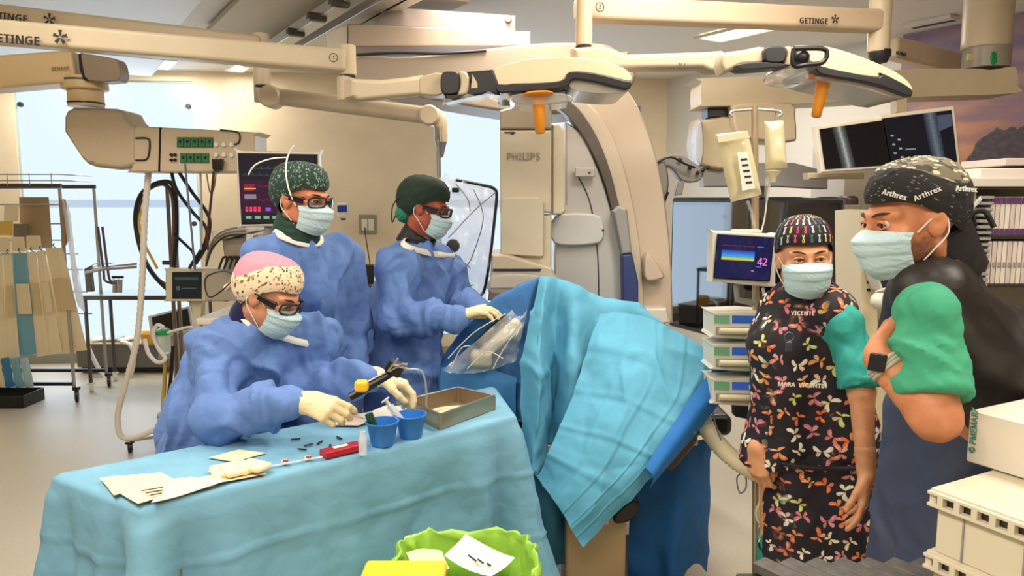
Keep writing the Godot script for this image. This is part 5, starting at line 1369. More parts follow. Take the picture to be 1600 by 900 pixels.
func shelf() -> void:
	var z := 3.0
	var a := W(1511, 285, z)
	var w := .9
	var top := a.y
	var c := Vector3(a.x + w / 2, 0, -z - .2)
	var t := thing("supply_shelf", "white open supply cabinet filled with packed boxes at the right edge", "cabinet", c)
	var wh := mat("shelf_white", rgb(206, 200, 188), .5)
	for k in 2:
		mk("side", MB.new().at(c).box(Vector3((k - .5) * (w - .02), top / 2, 0), Vector3(.022, top, .4), .003), wh, t)
	mk("top", MB.new().at(c).box(Vector3(0, top, 0), Vector3(w, .035, .42), .004), wh, t)
	mk("back", MB.new().at(c).box(Vector3(0, top / 2, -.19), Vector3(w - .04, top - .04, .012), .002), mat("shelf_back", rgb(170, 160, 142), .6), t)
	var ys := [W(1550, 371, z).y, W(1550, 447, z).y, .85, .45, .08]
	for y in ys:
		mk("shelf_board", MB.new().at(c).box(Vector3(0, y, 0), Vector3(w - .04, .014, .38), .003), M.dark_steel, t)
	for k in 16:
		mk("clip_slat", MB.new().at(Vector3(W(1546, 300, z).x, top - .06 - .024 * k, -z - .03)).box(Vector3.ZERO, Vector3(.052, .012, .05), .002), M.grey_plastic, t)
	mk("inner_post", MB.new().at(Vector3(W(1526, 300, z).x, top - .3, -z - .04)).box(Vector3.ZERO, Vector3(.04, .55, .02), .003), M.shelf_back, t)
	# slim boxes stood on edge: upper row banded violet, lower row white
	var vio := mat("band_violet", rgb(92, 52, 104), .55)
	var pale := [mat("box_white_0", rgb(226, 214, 204), .6), mat("box_white_1", rgb(206, 192, 184), .6), mat("box_white_2", rgb(216, 206, 192), .6)]
	var x0 := W(1556, 330, z).x
	for r in 2:
		for k in 14:
			var hh: float = (W(1550, 310, z).y - ys[0] if r == 0 else W(1550, 380, z).y - ys[1])
			var x := x0 + .021 * k
			if x > c.x + w / 2 - .04:
				break
			var o := thing("device_box", ("slim violet-banded box in the upper row, %s from the cabinet's left side" if r == 0 else "slim white box in the lower row, %s from the cabinet's left side") % ["first", "second", "third", "fourth", "fifth", "sixth", "seventh", "eighth", "ninth", "tenth", "eleventh", "twelfth", "thirteenth", "last"][k], "box", Vector3(x, ys[r] + .007, -z - .03), "violet-banded boxes on the upper shelf" if r == 0 else "white boxes on the lower shelf")
			mk("carton", MB.new().at(Vector3(x, ys[r] + .007 + hh / 2, -z - .12)).box(Vector3.ZERO, Vector3(.018, hh, .2), .002), pale[k % 3], o)
			if r == 0:
				mk("upper_band", MB.new().at(Vector3(x, ys[r] + .007 + hh * .9, -z - .0185)).box(Vector3.ZERO, Vector3(.0175, hh * .17, .004), .001), vio, o)
				mk("lower_band", MB.new().at(Vector3(x, ys[r] + .007 + hh * .1, -z - .0185)).box(Vector3.ZERO, Vector3(.0175, hh * .16, .004), .001), vio, o)
			else:
				mk("label", MB.new().at(Vector3(x, ys[r] + .007 + hh * .45, -z - .0185)).box(Vector3.ZERO, Vector3(.012, hh * .12, .004), .001), M.grey_plastic, o)
	for k in 2:
		one("flat_carton", ["lower flat white carton lying on the supply cabinet", "upper flat white carton lying on the supply cabinet"][k], "box", MB.new().at(Vector3(W(1566 + 26 * k, 280, z).x + .08, top + .034 + .048 * k, -z - .15)).box(Vector3.ZERO, Vector3(.34 - .06 * k, .03 + .016 * (1 - k), .3), .004), pale[k])

func boxes() -> void:
	# slatted ledge in the foreground with stacked storage boxes
	var y0 := .946
	var t := thing("slatted_ledge", "dark grey slatted ledge at the bottom right corner", "ledge", WH(1450, 890, y0))
	var sl := rough_up(mat("slat_grey", rgb(96, 92, 90), .55), bump_map("fine", .06, 11, 2.0), .2, tone_map("slat_tone", .02, 44, Color(.75, .74, .72), Color(1, 1, 1)), 3.0)
	for k in 12:
		mk("slat", MB.new().at(Vector3(.62 + .055 * k, y0 - .012, -1.34), Basis(Vector3.UP, .62)).box(Vector3.ZERO, Vector3(.044, .022, .34), .003), sl, t)
	for k in 2:
		mk("rail", MB.new().at(Vector3(.92, y0 - .04, -1.45 + .24 * k)).box(Vector3.ZERO, Vector3(.9, .03, .03), .003), M.dark_steel, t)
	for k in 4:
		mk("leg", MB.new().at(Vector3(.55 + .74 * (k % 2), 0, -1.45 + .24 * (k / 2))).box(Vector3(0, (y0 - .055) / 2, 0), Vector3(.04, y0 - .055, .04), .003), M.dark_steel, t)
	# the corner of each box nearest the man, and the direction of its front face
	var fd := (WH(1600, 665, 1.335) - WH(1501, 640, 1.335))
	fd = Vector3(fd.x, 0, fd.z).normalized()
	var bk := Vector3(fd.z, 0, -fd.x)
	if bk.z > 0:
		bk = -bk
	var B := Basis(fd, Vector3.UP, fd.cross(Vector3.UP))
	var white := mat("carton_white", rgb(222, 214, 198), .7)
	var pl := mat("tub_ivory", rgb(214, 204, 180), .5)
	var k0 := WH(1459, 862, y0 + .118) - Vector3(0, .118, 0)
	var L := .42
	# lower tub: body with a slotted rim
	for lvl in 2:
		var yb := y0 + (0.0 if lvl == 0 else .006)
		var o := thing("storage_tub", ["lowest ivory storage tub on the ledge, its slotted rim at the frame's bottom", "upper ivory storage tub with a row of slots round its rim"][lvl], "box", k0 + Vector3(0, .118 * lvl, 0), "ivory storage tubs")
		var off := k0 + Vector3(0, .118 * lvl, 0)
		var mb := MB.new().at(off, B)
		var depth := .3 * (1.0 if B.z.dot(bk) > 0 else -1.0)
		mb.box(Vector3(L / 2, .045, depth / 2), Vector3(L, .09, .3), .004)
		mk("body", mb, pl, o)
		var rim := MB.new().at(off, B)
		for e in [[Vector3(L / 2, .112, -.006 * signf(depth)), Vector3(L + .024, .006, .014)], [Vector3(L / 2, .09, -.006 * signf(depth)), Vector3(L + .024, .006, .014)], [Vector3(-.006, .101, depth / 2), Vector3(.012, .028, .31)], [Vector3(L / 2, .116, depth / 2), Vector3(L + .02, .006, .31)]]:
			rim.box(e[0], e[1], .001)
		mk("rim", rim, pl, o)
		for k in 15:
			mk("slot_divider", MB.new().at(off, B).box(Vector3(.012 + k * .03, .101, -.006 * signf(depth)), Vector3(.011, .02, .014), .001), pl, o)
		mk("slot_back", MB.new().at(off, B).box(Vector3(L / 2, .101, .004 * signf(depth)), Vector3(L, .02, .004), 0), M.dark_steel, o)
		for k in 4:
			mk("rib", MB.new().at(off, B).box(Vector3(.05 + k * .1, .045, -.001 * signf(depth)), Vector3(.003, .085, .004), .0005), M.grey_plastic, o)
	# white carton on top with the small green print on its end
	var kk := WH(1499, 723, k0.y + .12 * 2)
	var o := thing("white_carton", "plain white carton with small green print on top of the ivory tubs", "box", kk)
	var dsg: float = 1.0 if B.z.dot(bk) > 0 else -1.0
	mk("carton", MB.new().at(kk, B).box(Vector3(.21, .052, .16 * dsg), Vector3(.42, .104, .28), .003), white, o)
	var gm := mat("green_print", rgb(60, 150, 130), .6)
	var zb := B.z * -dsg
	var xb := B.x
	lettering("© PMEMARK", .012, kk + B.x * .012 + Vector3(0, .02, 0) + zb * -.0185 , Basis(Vector3.UP, -xb, zb) if Vector3.UP.cross(-xb).dot(zb) > 0 else Basis(Vector3.UP, xb, zb), gm, o)

# ------------------------------------------------------------------ prints on cloth
func stamp(im: Image, poly: PackedVector2Array, col: Color) -> void:
	var lo := poly[0]
	var hi := poly[0]
	for q in poly:
		lo = lo.min(q)
		hi = hi.max(q)
	var s := im.get_size()
	for y in range(int(lo.y), int(hi.y) + 1):
		for x in range(int(lo.x), int(hi.x) + 1):
			if Geometry2D.is_point_in_polygon(Vector2(x + .5, y + .5), poly):
				im.set_pixel(posmod(x, s.x), posmod(y, s.y), col)

func turned(a: Array, at: Vector2, ang: float, sc: float) -> PackedVector2Array:
	var o := PackedVector2Array()
	for q in a:
		o.append(at + Vector2(q[0], q[1]).rotated(ang) * sc)
	return o

func butterfly_print() -> ImageTexture:
	var im := Image.create(1024, 1024, false, Image.FORMAT_RGB8)
	im.fill(rgb(30, 24, 34))
	var rn := RandomNumberGenerator.new()
	rn.seed = 11
	var cols := [rgb(232, 110, 62), rgb(226, 132, 120), rgb(240, 150, 96), rgb(214, 226, 130), rgb(246, 236, 214), rgb(214, 120, 140), rgb(238, 128, 84), rgb(240, 170, 90), rgb(232, 226, 190), rgb(244, 240, 226), rgb(236, 120, 70)]
	var up := [[2, 0], [12, -6], [26, -22], [36, -24], [39, -14], [34, -3], [22, 5], [8, 4]]
	var dn := [[3, 3], [16, 7], [26, 13], [27, 23], [18, 28], [9, 20]]
	for gy in 13:
		for gx in 13:
			if rn.randf() < .06:
				continue
			var at := Vector2((gx + .5 * (gy % 2)) * 78.8 + rn.randf_range(-14, 14), gy * 78.8 + rn.randf_range(-14, 14))
			var c: Color = cols[rn.randi() % cols.size()]
			var w := rn.randf() * TAU
			var s := rn.randf_range(.75, 1.15)
			var narrow := rn.randf_range(.4, 1.0)
			for m in [-1, 1]:
				var sh: float = narrow if m < 0 else 1.0
				var wing := func(pp: Array) -> Array: return pp.map(func(q): return [q[0] * m * sh, q[1]])
				stamp(im, turned(wing.call(up), at, w, s), c)
				stamp(im, turned(wing.call(dn), at, w, s), c.lerp(cols[rn.randi() % cols.size()], .35))
				stamp(im, turned(wing.call([[14, -8], [25, -17], [30, -14], [22, -4]]), at, w, s), c.lerp(Color.WHITE, .35))
			stamp(im, turned([[-2, -10], [2, -10], [2, 18], [-2, 18]], at, w, s), rgb(34, 24, 26))
	return ImageTexture.create_from_image(im)

func ribbon_print() -> ImageTexture:
	var im := Image.create(1024, 256, false, Image.FORMAT_RGB8)
	im.fill(rgb(26, 16, 24))
	var cols := [rgb(240, 240, 232), rgb(214, 40, 86), rgb(238, 206, 110), rgb(196, 224, 220), rgb(232, 84, 112), rgb(70, 120, 110), rgb(236, 222, 196), rgb(90, 84, 130)]
	var rn := RandomNumberGenerator.new()
	rn.seed = 4
	for r in 5:
		for k in 22:
			var at := Vector2(k * 46.5 + 12 * (r % 2) + 12, 32 + r * 48)
			var c: Color = cols[rn.randi() % cols.size()]
			for m in [-1, 1]:
				stamp(im, turned([[-9 * m, 20], [-3 * m, 20], [8 * m, -10], [6 * m, -18], [0, -19], [0, -14], [3 * m, -10]], at, 0, 1.0), c)
	return ImageTexture.create_from_image(im)

func leaf_print(bg: Color, fg: Array, n: int, len: float, sd: int) -> ImageTexture:
	var im := Image.create(1024, 256, false, Image.FORMAT_RGB8)
	im.fill(bg)
	var rn := RandomNumberGenerator.new()
	rn.seed = sd
	for i in n:
		var s := rn.randf_range(.6, 1.1) * len
		stamp(im, turned([[-1, 0], [-.4, -.33], [.3, -.3], [1, 0], [.3, .3], [-.4, .33]], Vector2(rn.randf() * 1024, rn.randf() * 256), rn.randf() * TAU, s), fg[rn.randi() % fg.size()])
	return ImageTexture.create_from_image(im)

func flower_cap_print() -> ImageTexture:
	var im := Image.create(1024, 256, false, Image.FORMAT_RGB8)
	im.fill(rgb(236, 214, 178))
	var rn := RandomNumberGenerator.new()
	rn.seed = 9
	var cols := [rgb(120, 82, 52), rgb(92, 96, 62), rgb(190, 132, 104), rgb(150, 120, 70), rgb(70, 60, 50), rgb(226, 168, 150)]
	for i in 520:
		var at := Vector2(rn.randf() * 1024, 90 + rn.randf() * 166)
		var c: Color = cols[rn.randi() % cols.size()]
		var s := rn.randf_range(3, 8)
		for k in 5:
			stamp(im, turned([[0, 0], [.5, -.5], [1.1, 0], [.5, .5]], at, k * TAU / 5, s), c)
	for x in 1024:
		im.fill_rect(Rect2i(x, 0, 1, int(104 + 34 * (1.0 - cos(x * TAU / 1024.0)) + 6 * sin(x * .03))), rgb(214, 140, 158))
	im.flip_y()
	return ImageTexture.create_from_image(im)

func camo_print() -> ImageTexture:
	var im := Image.create(512, 256, false, Image.FORMAT_RGB8)
	var a := noise(.022, 3, 3)
	var b := noise(.03, 21, 2)
	for y in 256:
		for x in 512:
			var w := TAU * x / 512.0
			var p := Vector3(cos(w) * 82, y * 1.3, sin(w) * 82)
			var c := rgb(112, 104, 82) if y > 118 + 14 * sin(w * 2.0 + 1.0) else rgb(24, 22, 21)
			if y > 118 + 14 * sin(w * 2.0 + 1.0):
				if a.get_noise_3dv(p) > .12:
					c = rgb(58, 52, 42)
				if b.get_noise_3dv(p) > .3:
					c = rgb(196, 190, 160)
			elif b.get_noise_3dv(p * 2.1) > .52:
				c = rgb(120, 118, 112)
			im.set_pixel(x, y, c)
	return ImageTexture.create_from_image(im)

func printed(key: String, tex: Texture2D, rough := .8) -> StandardMaterial3D:
	var m := mat(key, Color.WHITE, rough)
	m.albedo_texture = tex
	return m

func people_materials() -> void:
	var crumple: Texture2D = M.crumple
	M.mask = rough_up(mat("mask_blue", rgb(188, 214, 220), .85), bump_map("weave", .09, 2, 3.0), .4, null, 5.0)
	M.mask_white = mat("mask_white", rgb(226, 226, 220), .8)
	M.gown = rough_up(mat("gown_blue", rgb(98, 132, 192), .75), crumple, .8, tone_map("gown_tone", .01, 12, Color(.86, .88, .92), Color(1, 1, 1)), 1.6)
	M.gown.rim_enabled = true
	M.gown.rim = .25
	M.glove = rough_up(mat("latex", rgb(228, 208, 164), .45), bump_map("pores", .05, 3, 2.0), .3, null, 4.0)
	M.black_rubber = mat("black_rubber", rgb(18, 18, 20), .5)
	M.lens = mat("dark_lens", Color(.16, .12, .11, .38), .06)
	M.lens.transparency = BaseMaterial3D.TRANSPARENCY_ALPHA
	M.white_cloth = mat("white_cloth", rgb(226, 222, 212), .85)
	M.scrub_teal = rough_up(mat("scrub_teal", rgb(44, 150, 140), .85), crumple, .3, null, 3.0)
	M.scrub_green = rough_up(mat("scrub_green", rgb(64, 160, 122), .85), crumple, .3, null, 3.0)
	M.vest_black = rough_up(mat("vest_black", rgb(34, 27, 24), .5), crumple, .2, tone_map("vest_tone", .012, 31, Color(.75, .72, .7), Color(1, 1, 1)), 1.5)
	M.skirt_slate = rough_up(mat("skirt_slate", rgb(62, 70, 96), .6), crumple, .25, null, 1.5)
	var p := printed("butterfly_cloth", butterfly_print(), .75)
	p.uv1_triplanar = true
	p.uv1_scale = Vector3(1.3, 1.3, 1.3)
	p.uv1_triplanar_sharpness = 6.0

func dressed(label: String, X: Transform3D, J: Dictionary, skin: Color, called := "person") -> Node3D:
	var o := thing(called, label, "person", Vector3(J.pelvis.x, 0, J.pelvis.z))
	o.set_meta("skin", skin_mat("skin_%d_%d" % [int(skin.r * 255), int(skin.b * 255)], skin))
	return o

func head_at(p: Vector3, fwd: Vector3, roll := 0.0) -> Transform3D:
	var b := look(fwd)
	return Transform3D(b * Basis(Vector3(0, 0, 1), roll), p)

func build_people() -> void:
	people_materials()
	surgeon_at_table()
	surgeon_behind()
	surgeon_at_arm()
	nurse()
	visitor()

func surgeon_at_table() -> void:
	var X := head_at(W(422, 462, 2.45), Vector3(.9, -.42, .2), -.04)
	var J := skeleton(Vector3(.8, 0, -.1), W(398, 508, 2.5), W(332, 670, 2.58), W(503, 528, 2.66), W(345, 545, 2.42), W(470, 606, 2.58), W(340, 652, 2.24), W(590, 588, 2.42), W(478, 628, 2.14))
	var o := dressed("surgeon with pink and floral cap leaning over the instrument table", X, J, rgb(222, 158, 118))
	mk("body", body_mesh(J, X, .7), o.get_meta("skin"), o)
	eyes(X, o, rgb(60, 40, 26), Vector3(0, -.3, 1))
	var g := mk("gown", gown_mesh(J, 3, {"g": 1.05, "amp": .03}), M.gown, o)
	var nb := look(Vector3(.8, -.55, .2))
	neck_trim(J, J.neck + Vector3(.006, .03, .006), look(Vector3(.85, -.6, .15)), g, M.white_cloth, 1.05)
	collar(J.neck + Vector3(.012, .045, .006), look(Vector3(.8, -.45, .3)), o, mat("navy_collar", rgb(24, 28, 70), .35), Vector2(.07, .078), .085)
	var cap := mk("surgical_cap", cap_mesh(X, .05, -.055, .11, 4, .003), printed("flower_cap_cloth", flower_cap_print()), o)
	var tail := MB.new()
	tail.tube(crv([X * Vector3(.01, -.03, -.118), X * Vector3(.02, -.03, -.15), X * Vector3(.02, -.06, -.17)], 5), [.008, .011, .013, .013, .013, .012, .012, .011, .012, .012, .007], 8)
	mk("knot", tail, M.flower_cap_cloth, cap)
	mask(X, o)
	var cord := [X * Vector3(-.084, .012, -.03), X * Vector3(-.072, .015, -.09), X * Vector3(-.02, .008, -.128), X * Vector3(-.02, -.06, -.16), X * Vector3(-.01, -.1, -.2), X * Vector3(.0, -.05, -.24), X * Vector3(.01, .0, -.19), X * Vector3(.0, .004, -.128), X * Vector3(.05, .012, -.09), X * Vector3(.084, .012, -.03)]
	glasses(X, o, cord, mat("dark_frame", rgb(26, 18, 22), .35))
	# right hand grips the injector, left hand reaches forward
	var f1: Vector3 = (W(560, 655, 2.06) - J.wr).normalized()
	mk("right_glove", glove_mesh(J.er, J.wr, f1, Vector3(.15, -.6, -.75), true, [.62, .75, .85, .95], [.75, .3, .6, .25], .095), M.glove, o)
	var f2: Vector3 = (W(668, 612, 2.44) - J.wl).normalized()
	mk("left_glove", glove_mesh(J.el, J.wl, f2, Vector3(0, -1, .25), false, [.5, .62, .7, .75], [.85, .3, .5, .2], .1), M.glove, o)
	feet(J, o)

func surgeon_behind() -> void:
	var X := head_at(W(474, 312, 2.74), Vector3(.88, -.14, .42), -.04)
	var J := skeleton(Vector3(.75, 0, .5), W(462, 372, 2.76), W(482, 600, 3.02), W(535, 402, 2.98), W(412, 398, 2.7), W(548, 500, 3.06), W(425, 515, 2.9), W(556, 580, 2.98), W(500, 580, 2.9))
	var o := dressed("tall surgeon in leaf-print cap and lead glasses before the wall monitor", X, J, rgb(214, 140, 100))
	mk("body", body_mesh(J, X, .75), o.get_meta("skin"), o)
	eyes(X, o, rgb(60, 40, 26), Vector3(.1, -.3, 1))
	var g := mk("gown", gown_mesh(J, 17, {"g": .98, "amp": .026}), M.gown, o)
	neck_trim(J, J.neck + Vector3(.01, .012, .01), look(Vector3(.8, -.45, .5)), g, M.white_cloth)
	collar(J.neck + Vector3(.012, .045, .006), look(Vector3(.8, -.3, .5)), o, mat("green_collar", rgb(20, 58, 46), .6), Vector2(.074, .084), .075)
	mk("surgical_cap", cap_mesh(X, .048, -.04, .1, 8, .003), printed("leaf_cap_cloth", leaf_print(rgb(28, 52, 44), [rgb(120, 150, 136), rgb(88, 120, 104), rgb(150, 176, 160)], 900, 9.0, 5)), o)
	var mk1 := mask(X, o)
	var tie := MB.new()
	tie.tube(crv([X * Vector3(-.072, -.02, .03), X * Vector3(-.09, .03, .01), X * Vector3(-.088, .09, -.015), X * Vector3(-.05, .145, -.05), X * Vector3(-.045, .19, -.03)], 6), .003, 6)
	mk("tie", tie, M.mask_white, mk1)
	var tie2 := MB.new()
	tie2.tube(crv([X * Vector3(-.05, .145, -.05), X * Vector3(-.06, .13, -.12), X * Vector3(-.07, .1, -.18), X * Vector3(-.075, .06, -.205)], 6), .003, 6)
	mk("tie", tie2, M.mask_white, mk1)
	glasses(X, o, [], mat("dark_frame", rgb(26, 18, 22), .35))
	mk("left_glove", glove_mesh(J.el, J.wl, Vector3(-.3, -.9, .3), Vector3(-.5, 0, -.8), false, [.35, .4, .45, .5], [.9, .3, .4, .15]), M.glove, o)
	mk("right_glove", glove_mesh(J.er, J.wr, Vector3(.6, -.6, .2), Vector3(.4, -.3, -.8), true, [.35, .4, .45, .5], [.9, .3, .4, .15]), M.glove, o)
	feet(J, o)

func surgeon_at_arm() -> void:
	var X := head_at(W(666, 325, 3.26), Vector3(.95, -.26, .12), -.03)
	var J := skeleton(Vector3(.9, 0, -.2), W(652, 386, 3.28), W(628, 575, 3.34), W(694, 412, 3.46), W(616, 410, 3.12), W(712, 478, 3.42), W(622, 500, 3.02), W(748, 482, 3.24), W(716, 494, 2.96))
	var o := dressed("surgeon in plain dark green cap standing by the C-arm with hands under the drape", X, J, rgb(184, 98, 72))
	mk("body", body_mesh(J, X, .75), o.get_meta("skin"), o)
	eyes(X, o, rgb(50, 34, 24), Vector3(0, -.4, 1))
	var g := mk("gown", gown_mesh(J, 29, {"g": 1.02, "amp": .03}), M.gown, o)
	neck_trim(J, J.neck + Vector3(.01, .012, .01), look(Vector3(.85, -.5, .2)), g, M.white_cloth, 1.05)
	collar(J.neck + Vector3(.0, .03, .0), look(Vector3(.8, -.4, .2)), o, printed("star_collar", leaf_print(rgb(26, 20, 26), [rgb(190, 170, 170), rgb(120, 40, 50)], 40, 12.0, 12), .5), Vector2(.07, .078), .085)
	mk("surgical_cap", cap_mesh(X, .05, -.052, .1, 15, .004), rough_up(mat("dark_green_cap", rgb(30, 52, 42), .85), M.crumple, .4, tone_map("cap_tone", .012, 3, Color(.7, .75, .7), Color(1, 1, 1)), 4.0), o)
	var S := SDF.new()
	S.ell(X * Vector3(0, -.045, -.085), Vector3(.06, .045, .04), X.basis)
	var net := MB.new()
	S.mesh(net, .006)
	crinkle(net, .006, 24.0, 6)
	mk("hair_net", net, mat("hair_net", rgb(40, 128, 100), .8), o)
	mask(X, o)
	glasses(X, o, [X * Vector3(-.084, .012, -.03), X * Vector3(-.07, .02, -.1), X * Vector3(-.03, -.03, -.14), X * Vector3(-.01, -.1, -.13), X * Vector3(0, -.05, -.12), X * Vector3(.05, .02, -.09), X * Vector3(.084, .012, -.03)], mat("dark_frame", rgb(26, 18, 22), .35))
	mk("right_glove", glove_mesh(J.er, J.wr, W(755, 482, 2.98) - J.wr, Vector3(0, -1, 0), true, [.3, .36, .4, .45], [.9, .4, .4, .15], .09), M.glove, o)
	mk("left_glove", glove_mesh(J.el, J.wl, W(785, 486, 3.16) - J.wl, Vector3(0, -1, .2), false, [.3, .36, .4, .45], [.9, .4, .4, .15], .09), M.glove, o)
	feet(J, o)

func nurse() -> void:
	var X := head_at(W(1257, 403, 2.36), Vector3(-.2, -.02, 1), .05)
	var J := skeleton(Vector3(-.25, 0, 1), W(1262, 466, 2.4), W(1268, 690, 2.44), W(1320, 506, 2.25), W(1206, 506, 2.5), W(1346, 612, 2.18), W(1204, 612, 2.58), W(1354, 742, 2.14), W(1182, 700, 2.38))
	var o := dressed("woman in butterfly-print lead apron and ribbon-print cap beside the infusion stand", X, J, rgb(232, 170, 126))
	var mb := body_mesh(J, X, .92)
	var S := SDF.new()
	S.cap(J.el.lerp(J.wl, .7), J.wl, .031, .027, .01)
	hand_shape(S, J.wl, Vector3(-.12, -1, .12), Vector3(-.85, 0, -.5), false, [.2, .24, .28, .32], [.9, .25, .35, .12], .95)
	S.mesh(mb, .0036)
	S = SDF.new()
	S.cap(J.er.lerp(J.wr, .7), J.wr, .031, .027, .01)
	hand_shape(S, J.wr, Vector3(.05, -1, .15), Vector3(.7, 0, -.7), true, [.5, .6, .65, .7], [.9, .25, .35, .2], .95)
	S.mesh(mb, .0036)
	mk("body", mb, o.get_meta("skin"), o)
	eyes(X, o, rgb(70, 50, 36), Vector3(.1, .02, 1))
	# teal tunic with short sleeves under the apron
	S = SDF.new()
	S.kk = .03
	S.cap(J.sl, J.sr, .05)
	for s in ["l", "r"]:
		S.cap(J["s" + s], J["s" + s].lerp(J["e" + s], 1.05), .057, .068, .03)
		S.clip(J["s" + s].lerp(J["e" + s], .92), J["e" + s] - J["s" + s], .14)
	S.cap(J.chest - J.face * .03, J.pelvis - J.face * .03, .09, .1, .06)
	var tm := MB.new()
	S.mesh(tm, .009)
	crinkle(tm, .012, 8.0, 6)
	mk("scrub_tunic", tm, M.scrub_teal, o)
	var rt0: Vector3 = J.face.cross(Vector3.UP)
	S = SDF.new()
	S.kk = .05
	for s in ["l", "r"]:
		S.cap(J["h" + s] - rt0 * .025, J["k" + s] - rt0 * .025, .07, .075)
		S.cap(J["k" + s] - rt0 * .025, J["a" + s], .078, .08)
	tm = MB.new()
	S.mesh(tm, .014)
	crinkle(tm, .012, 6.0, 9)
	mk("scrub_trousers", tm, M.scrub_teal, o)
	# apron: vest and wrap skirt
	S = SDF.new()
	S.kk = .05
	var rt: Vector3 = J.face.cross(Vector3.UP)
	var f: Vector3 = J.face
	S.cap(J.neck + Vector3(0, .012, 0), J.neck - Vector3(0, .06, 0), .072, .085, .04)
	for s in [[-1.0, "l"], [1.0, "r"]]:
		var sh: Vector3 = J["s" + s[1]].lerp(J.neck, .3) + Vector3(0, .012, 0)
		S.cap(J.neck + rt * s[0] * .05 - Vector3(0, .015, 0), sh, .066, .062, .05)
		S.cap(sh, J.chest + rt * s[0] * (.085 if s[0] > 0 else .06) + f * .02, .066, .095, .06)
		S.cap(J.chest + rt * s[0] * (.085 if s[0] > 0 else .06) + f * .02, J.pelvis + rt * s[0] * .09 + f * .03 + Vector3(0, .02, 0), .105, .118, .06)
	S.cap(J.pelvis + rt * .1 + Vector3(0, .06, 0), J.pelvis + rt * .15 + f * .05 - Vector3(0, .06, 0), .1, .09, .05)
	S.clip(J.pelvis - Vector3(0, .075, 0), Vector3(0, -1, 0), .5)
	var vm := MB.new()
	S.mesh(vm, .0095)
	crinkle(vm, .01, 5.0, 31)
	var ap := mk("lead_apron_vest", vm, M.butterfly_cloth, o)
	S = SDF.new()
	S.kk = .06
	for s in [-1.0, 1.0]:
		S.cap(J.pelvis + rt * (s * .075 - .025) + f * .025 - Vector3(0, .02, 0), Vector3(J.pelvis.x, .5, J.pelvis.z) + rt * (s * .07 - .025) + f * .03, .106, .106, .08)
	S.clip(Vector3(J.pelvis.x, .47, J.pelvis.z), Vector3(0, -1, .1), .6)
	vm = MB.new()
	S.mesh(vm, .0095)
	crinkle(vm, .012, 5.0, 35)
	var sk := mk("lead_apron_skirt", vm, M.butterfly_cloth, o)
	var belt := []
	for i in 29:
		var a := TAU * i / 28
		belt.append(J.pelvis + rt * (sin(a) * .2 - .015) + f * (cos(a) * .135 + .028) - Vector3(0, .035 + .004 * sin(a * 3), 0))
	mk("belt_binding", MB.new().tube(belt, .008, 6, false), mat("binding_dark", rgb(22, 20, 32), .7), sk)
	# badge reel and a lettered name tape
	var ctr := W(1234, 527, 2.2)
	var badge := MB.new().at(ctr + Vector3(0, 0, -.005))
	for i in 25:
		pass
	var ring := []
	for i in 21:
		ring.append(Vector3(cos(TAU * i / 20) * .014, sin(TAU * i / 20) * .014, 0))
	badge.tube(ring, .0018, 6, false)
	badge.rbox(Vector3(0, -.03, 0), Vector3(.02, .03, .004), .002, 2)
	mk("badge_reel", badge, mat("dark_chrome", rgb(120, 120, 130), .3, .8), ap)
	var tape := mat("embroidery", rgb(232, 214, 190), .8)
	var bb := look(Vector3(-.2, 0, 1))
	lettering("MARA  VICENTE", .0135, W(1215, 600, 2.185), bb, tape, ap, "Droid Sans", true)
	lettering("VICENTE", .0125, W(1236, 489, 2.21), bb, tape, ap, "Droid Sans", true)
	collar(J.neck + Vector3(0, .035, 0), look(Vector3(-.2, -.25, 1)), o, M.butterfly_cloth, Vector2(.068, .074), .06)
	mk("surgical_cap", cap_mesh(X, .048, -.03, .03, 21, .002), printed("ribbon_cap_cloth", ribbon_print()), o)
	# dark hair gathered behind the ear
	S = SDF.new()
	S.ell(X * Vector3(.06, -.06, -.075), Vector3(.03, .045, .03), X.basis, .03)
	S.ell(X * Vector3(.0, -.04, -.085), Vector3(.06, .05, .03), X.basis, .03)
	var hm := MB.new()
	S.mesh(hm, .006)
	crinkle(hm, .008, 26.0, 5, Vector3(1, .25, 1))
	mk("hair", hm, mat("dark_hair", rgb(30, 22, 20), .5), o)
	mask(X, o)
	feet(J, o)

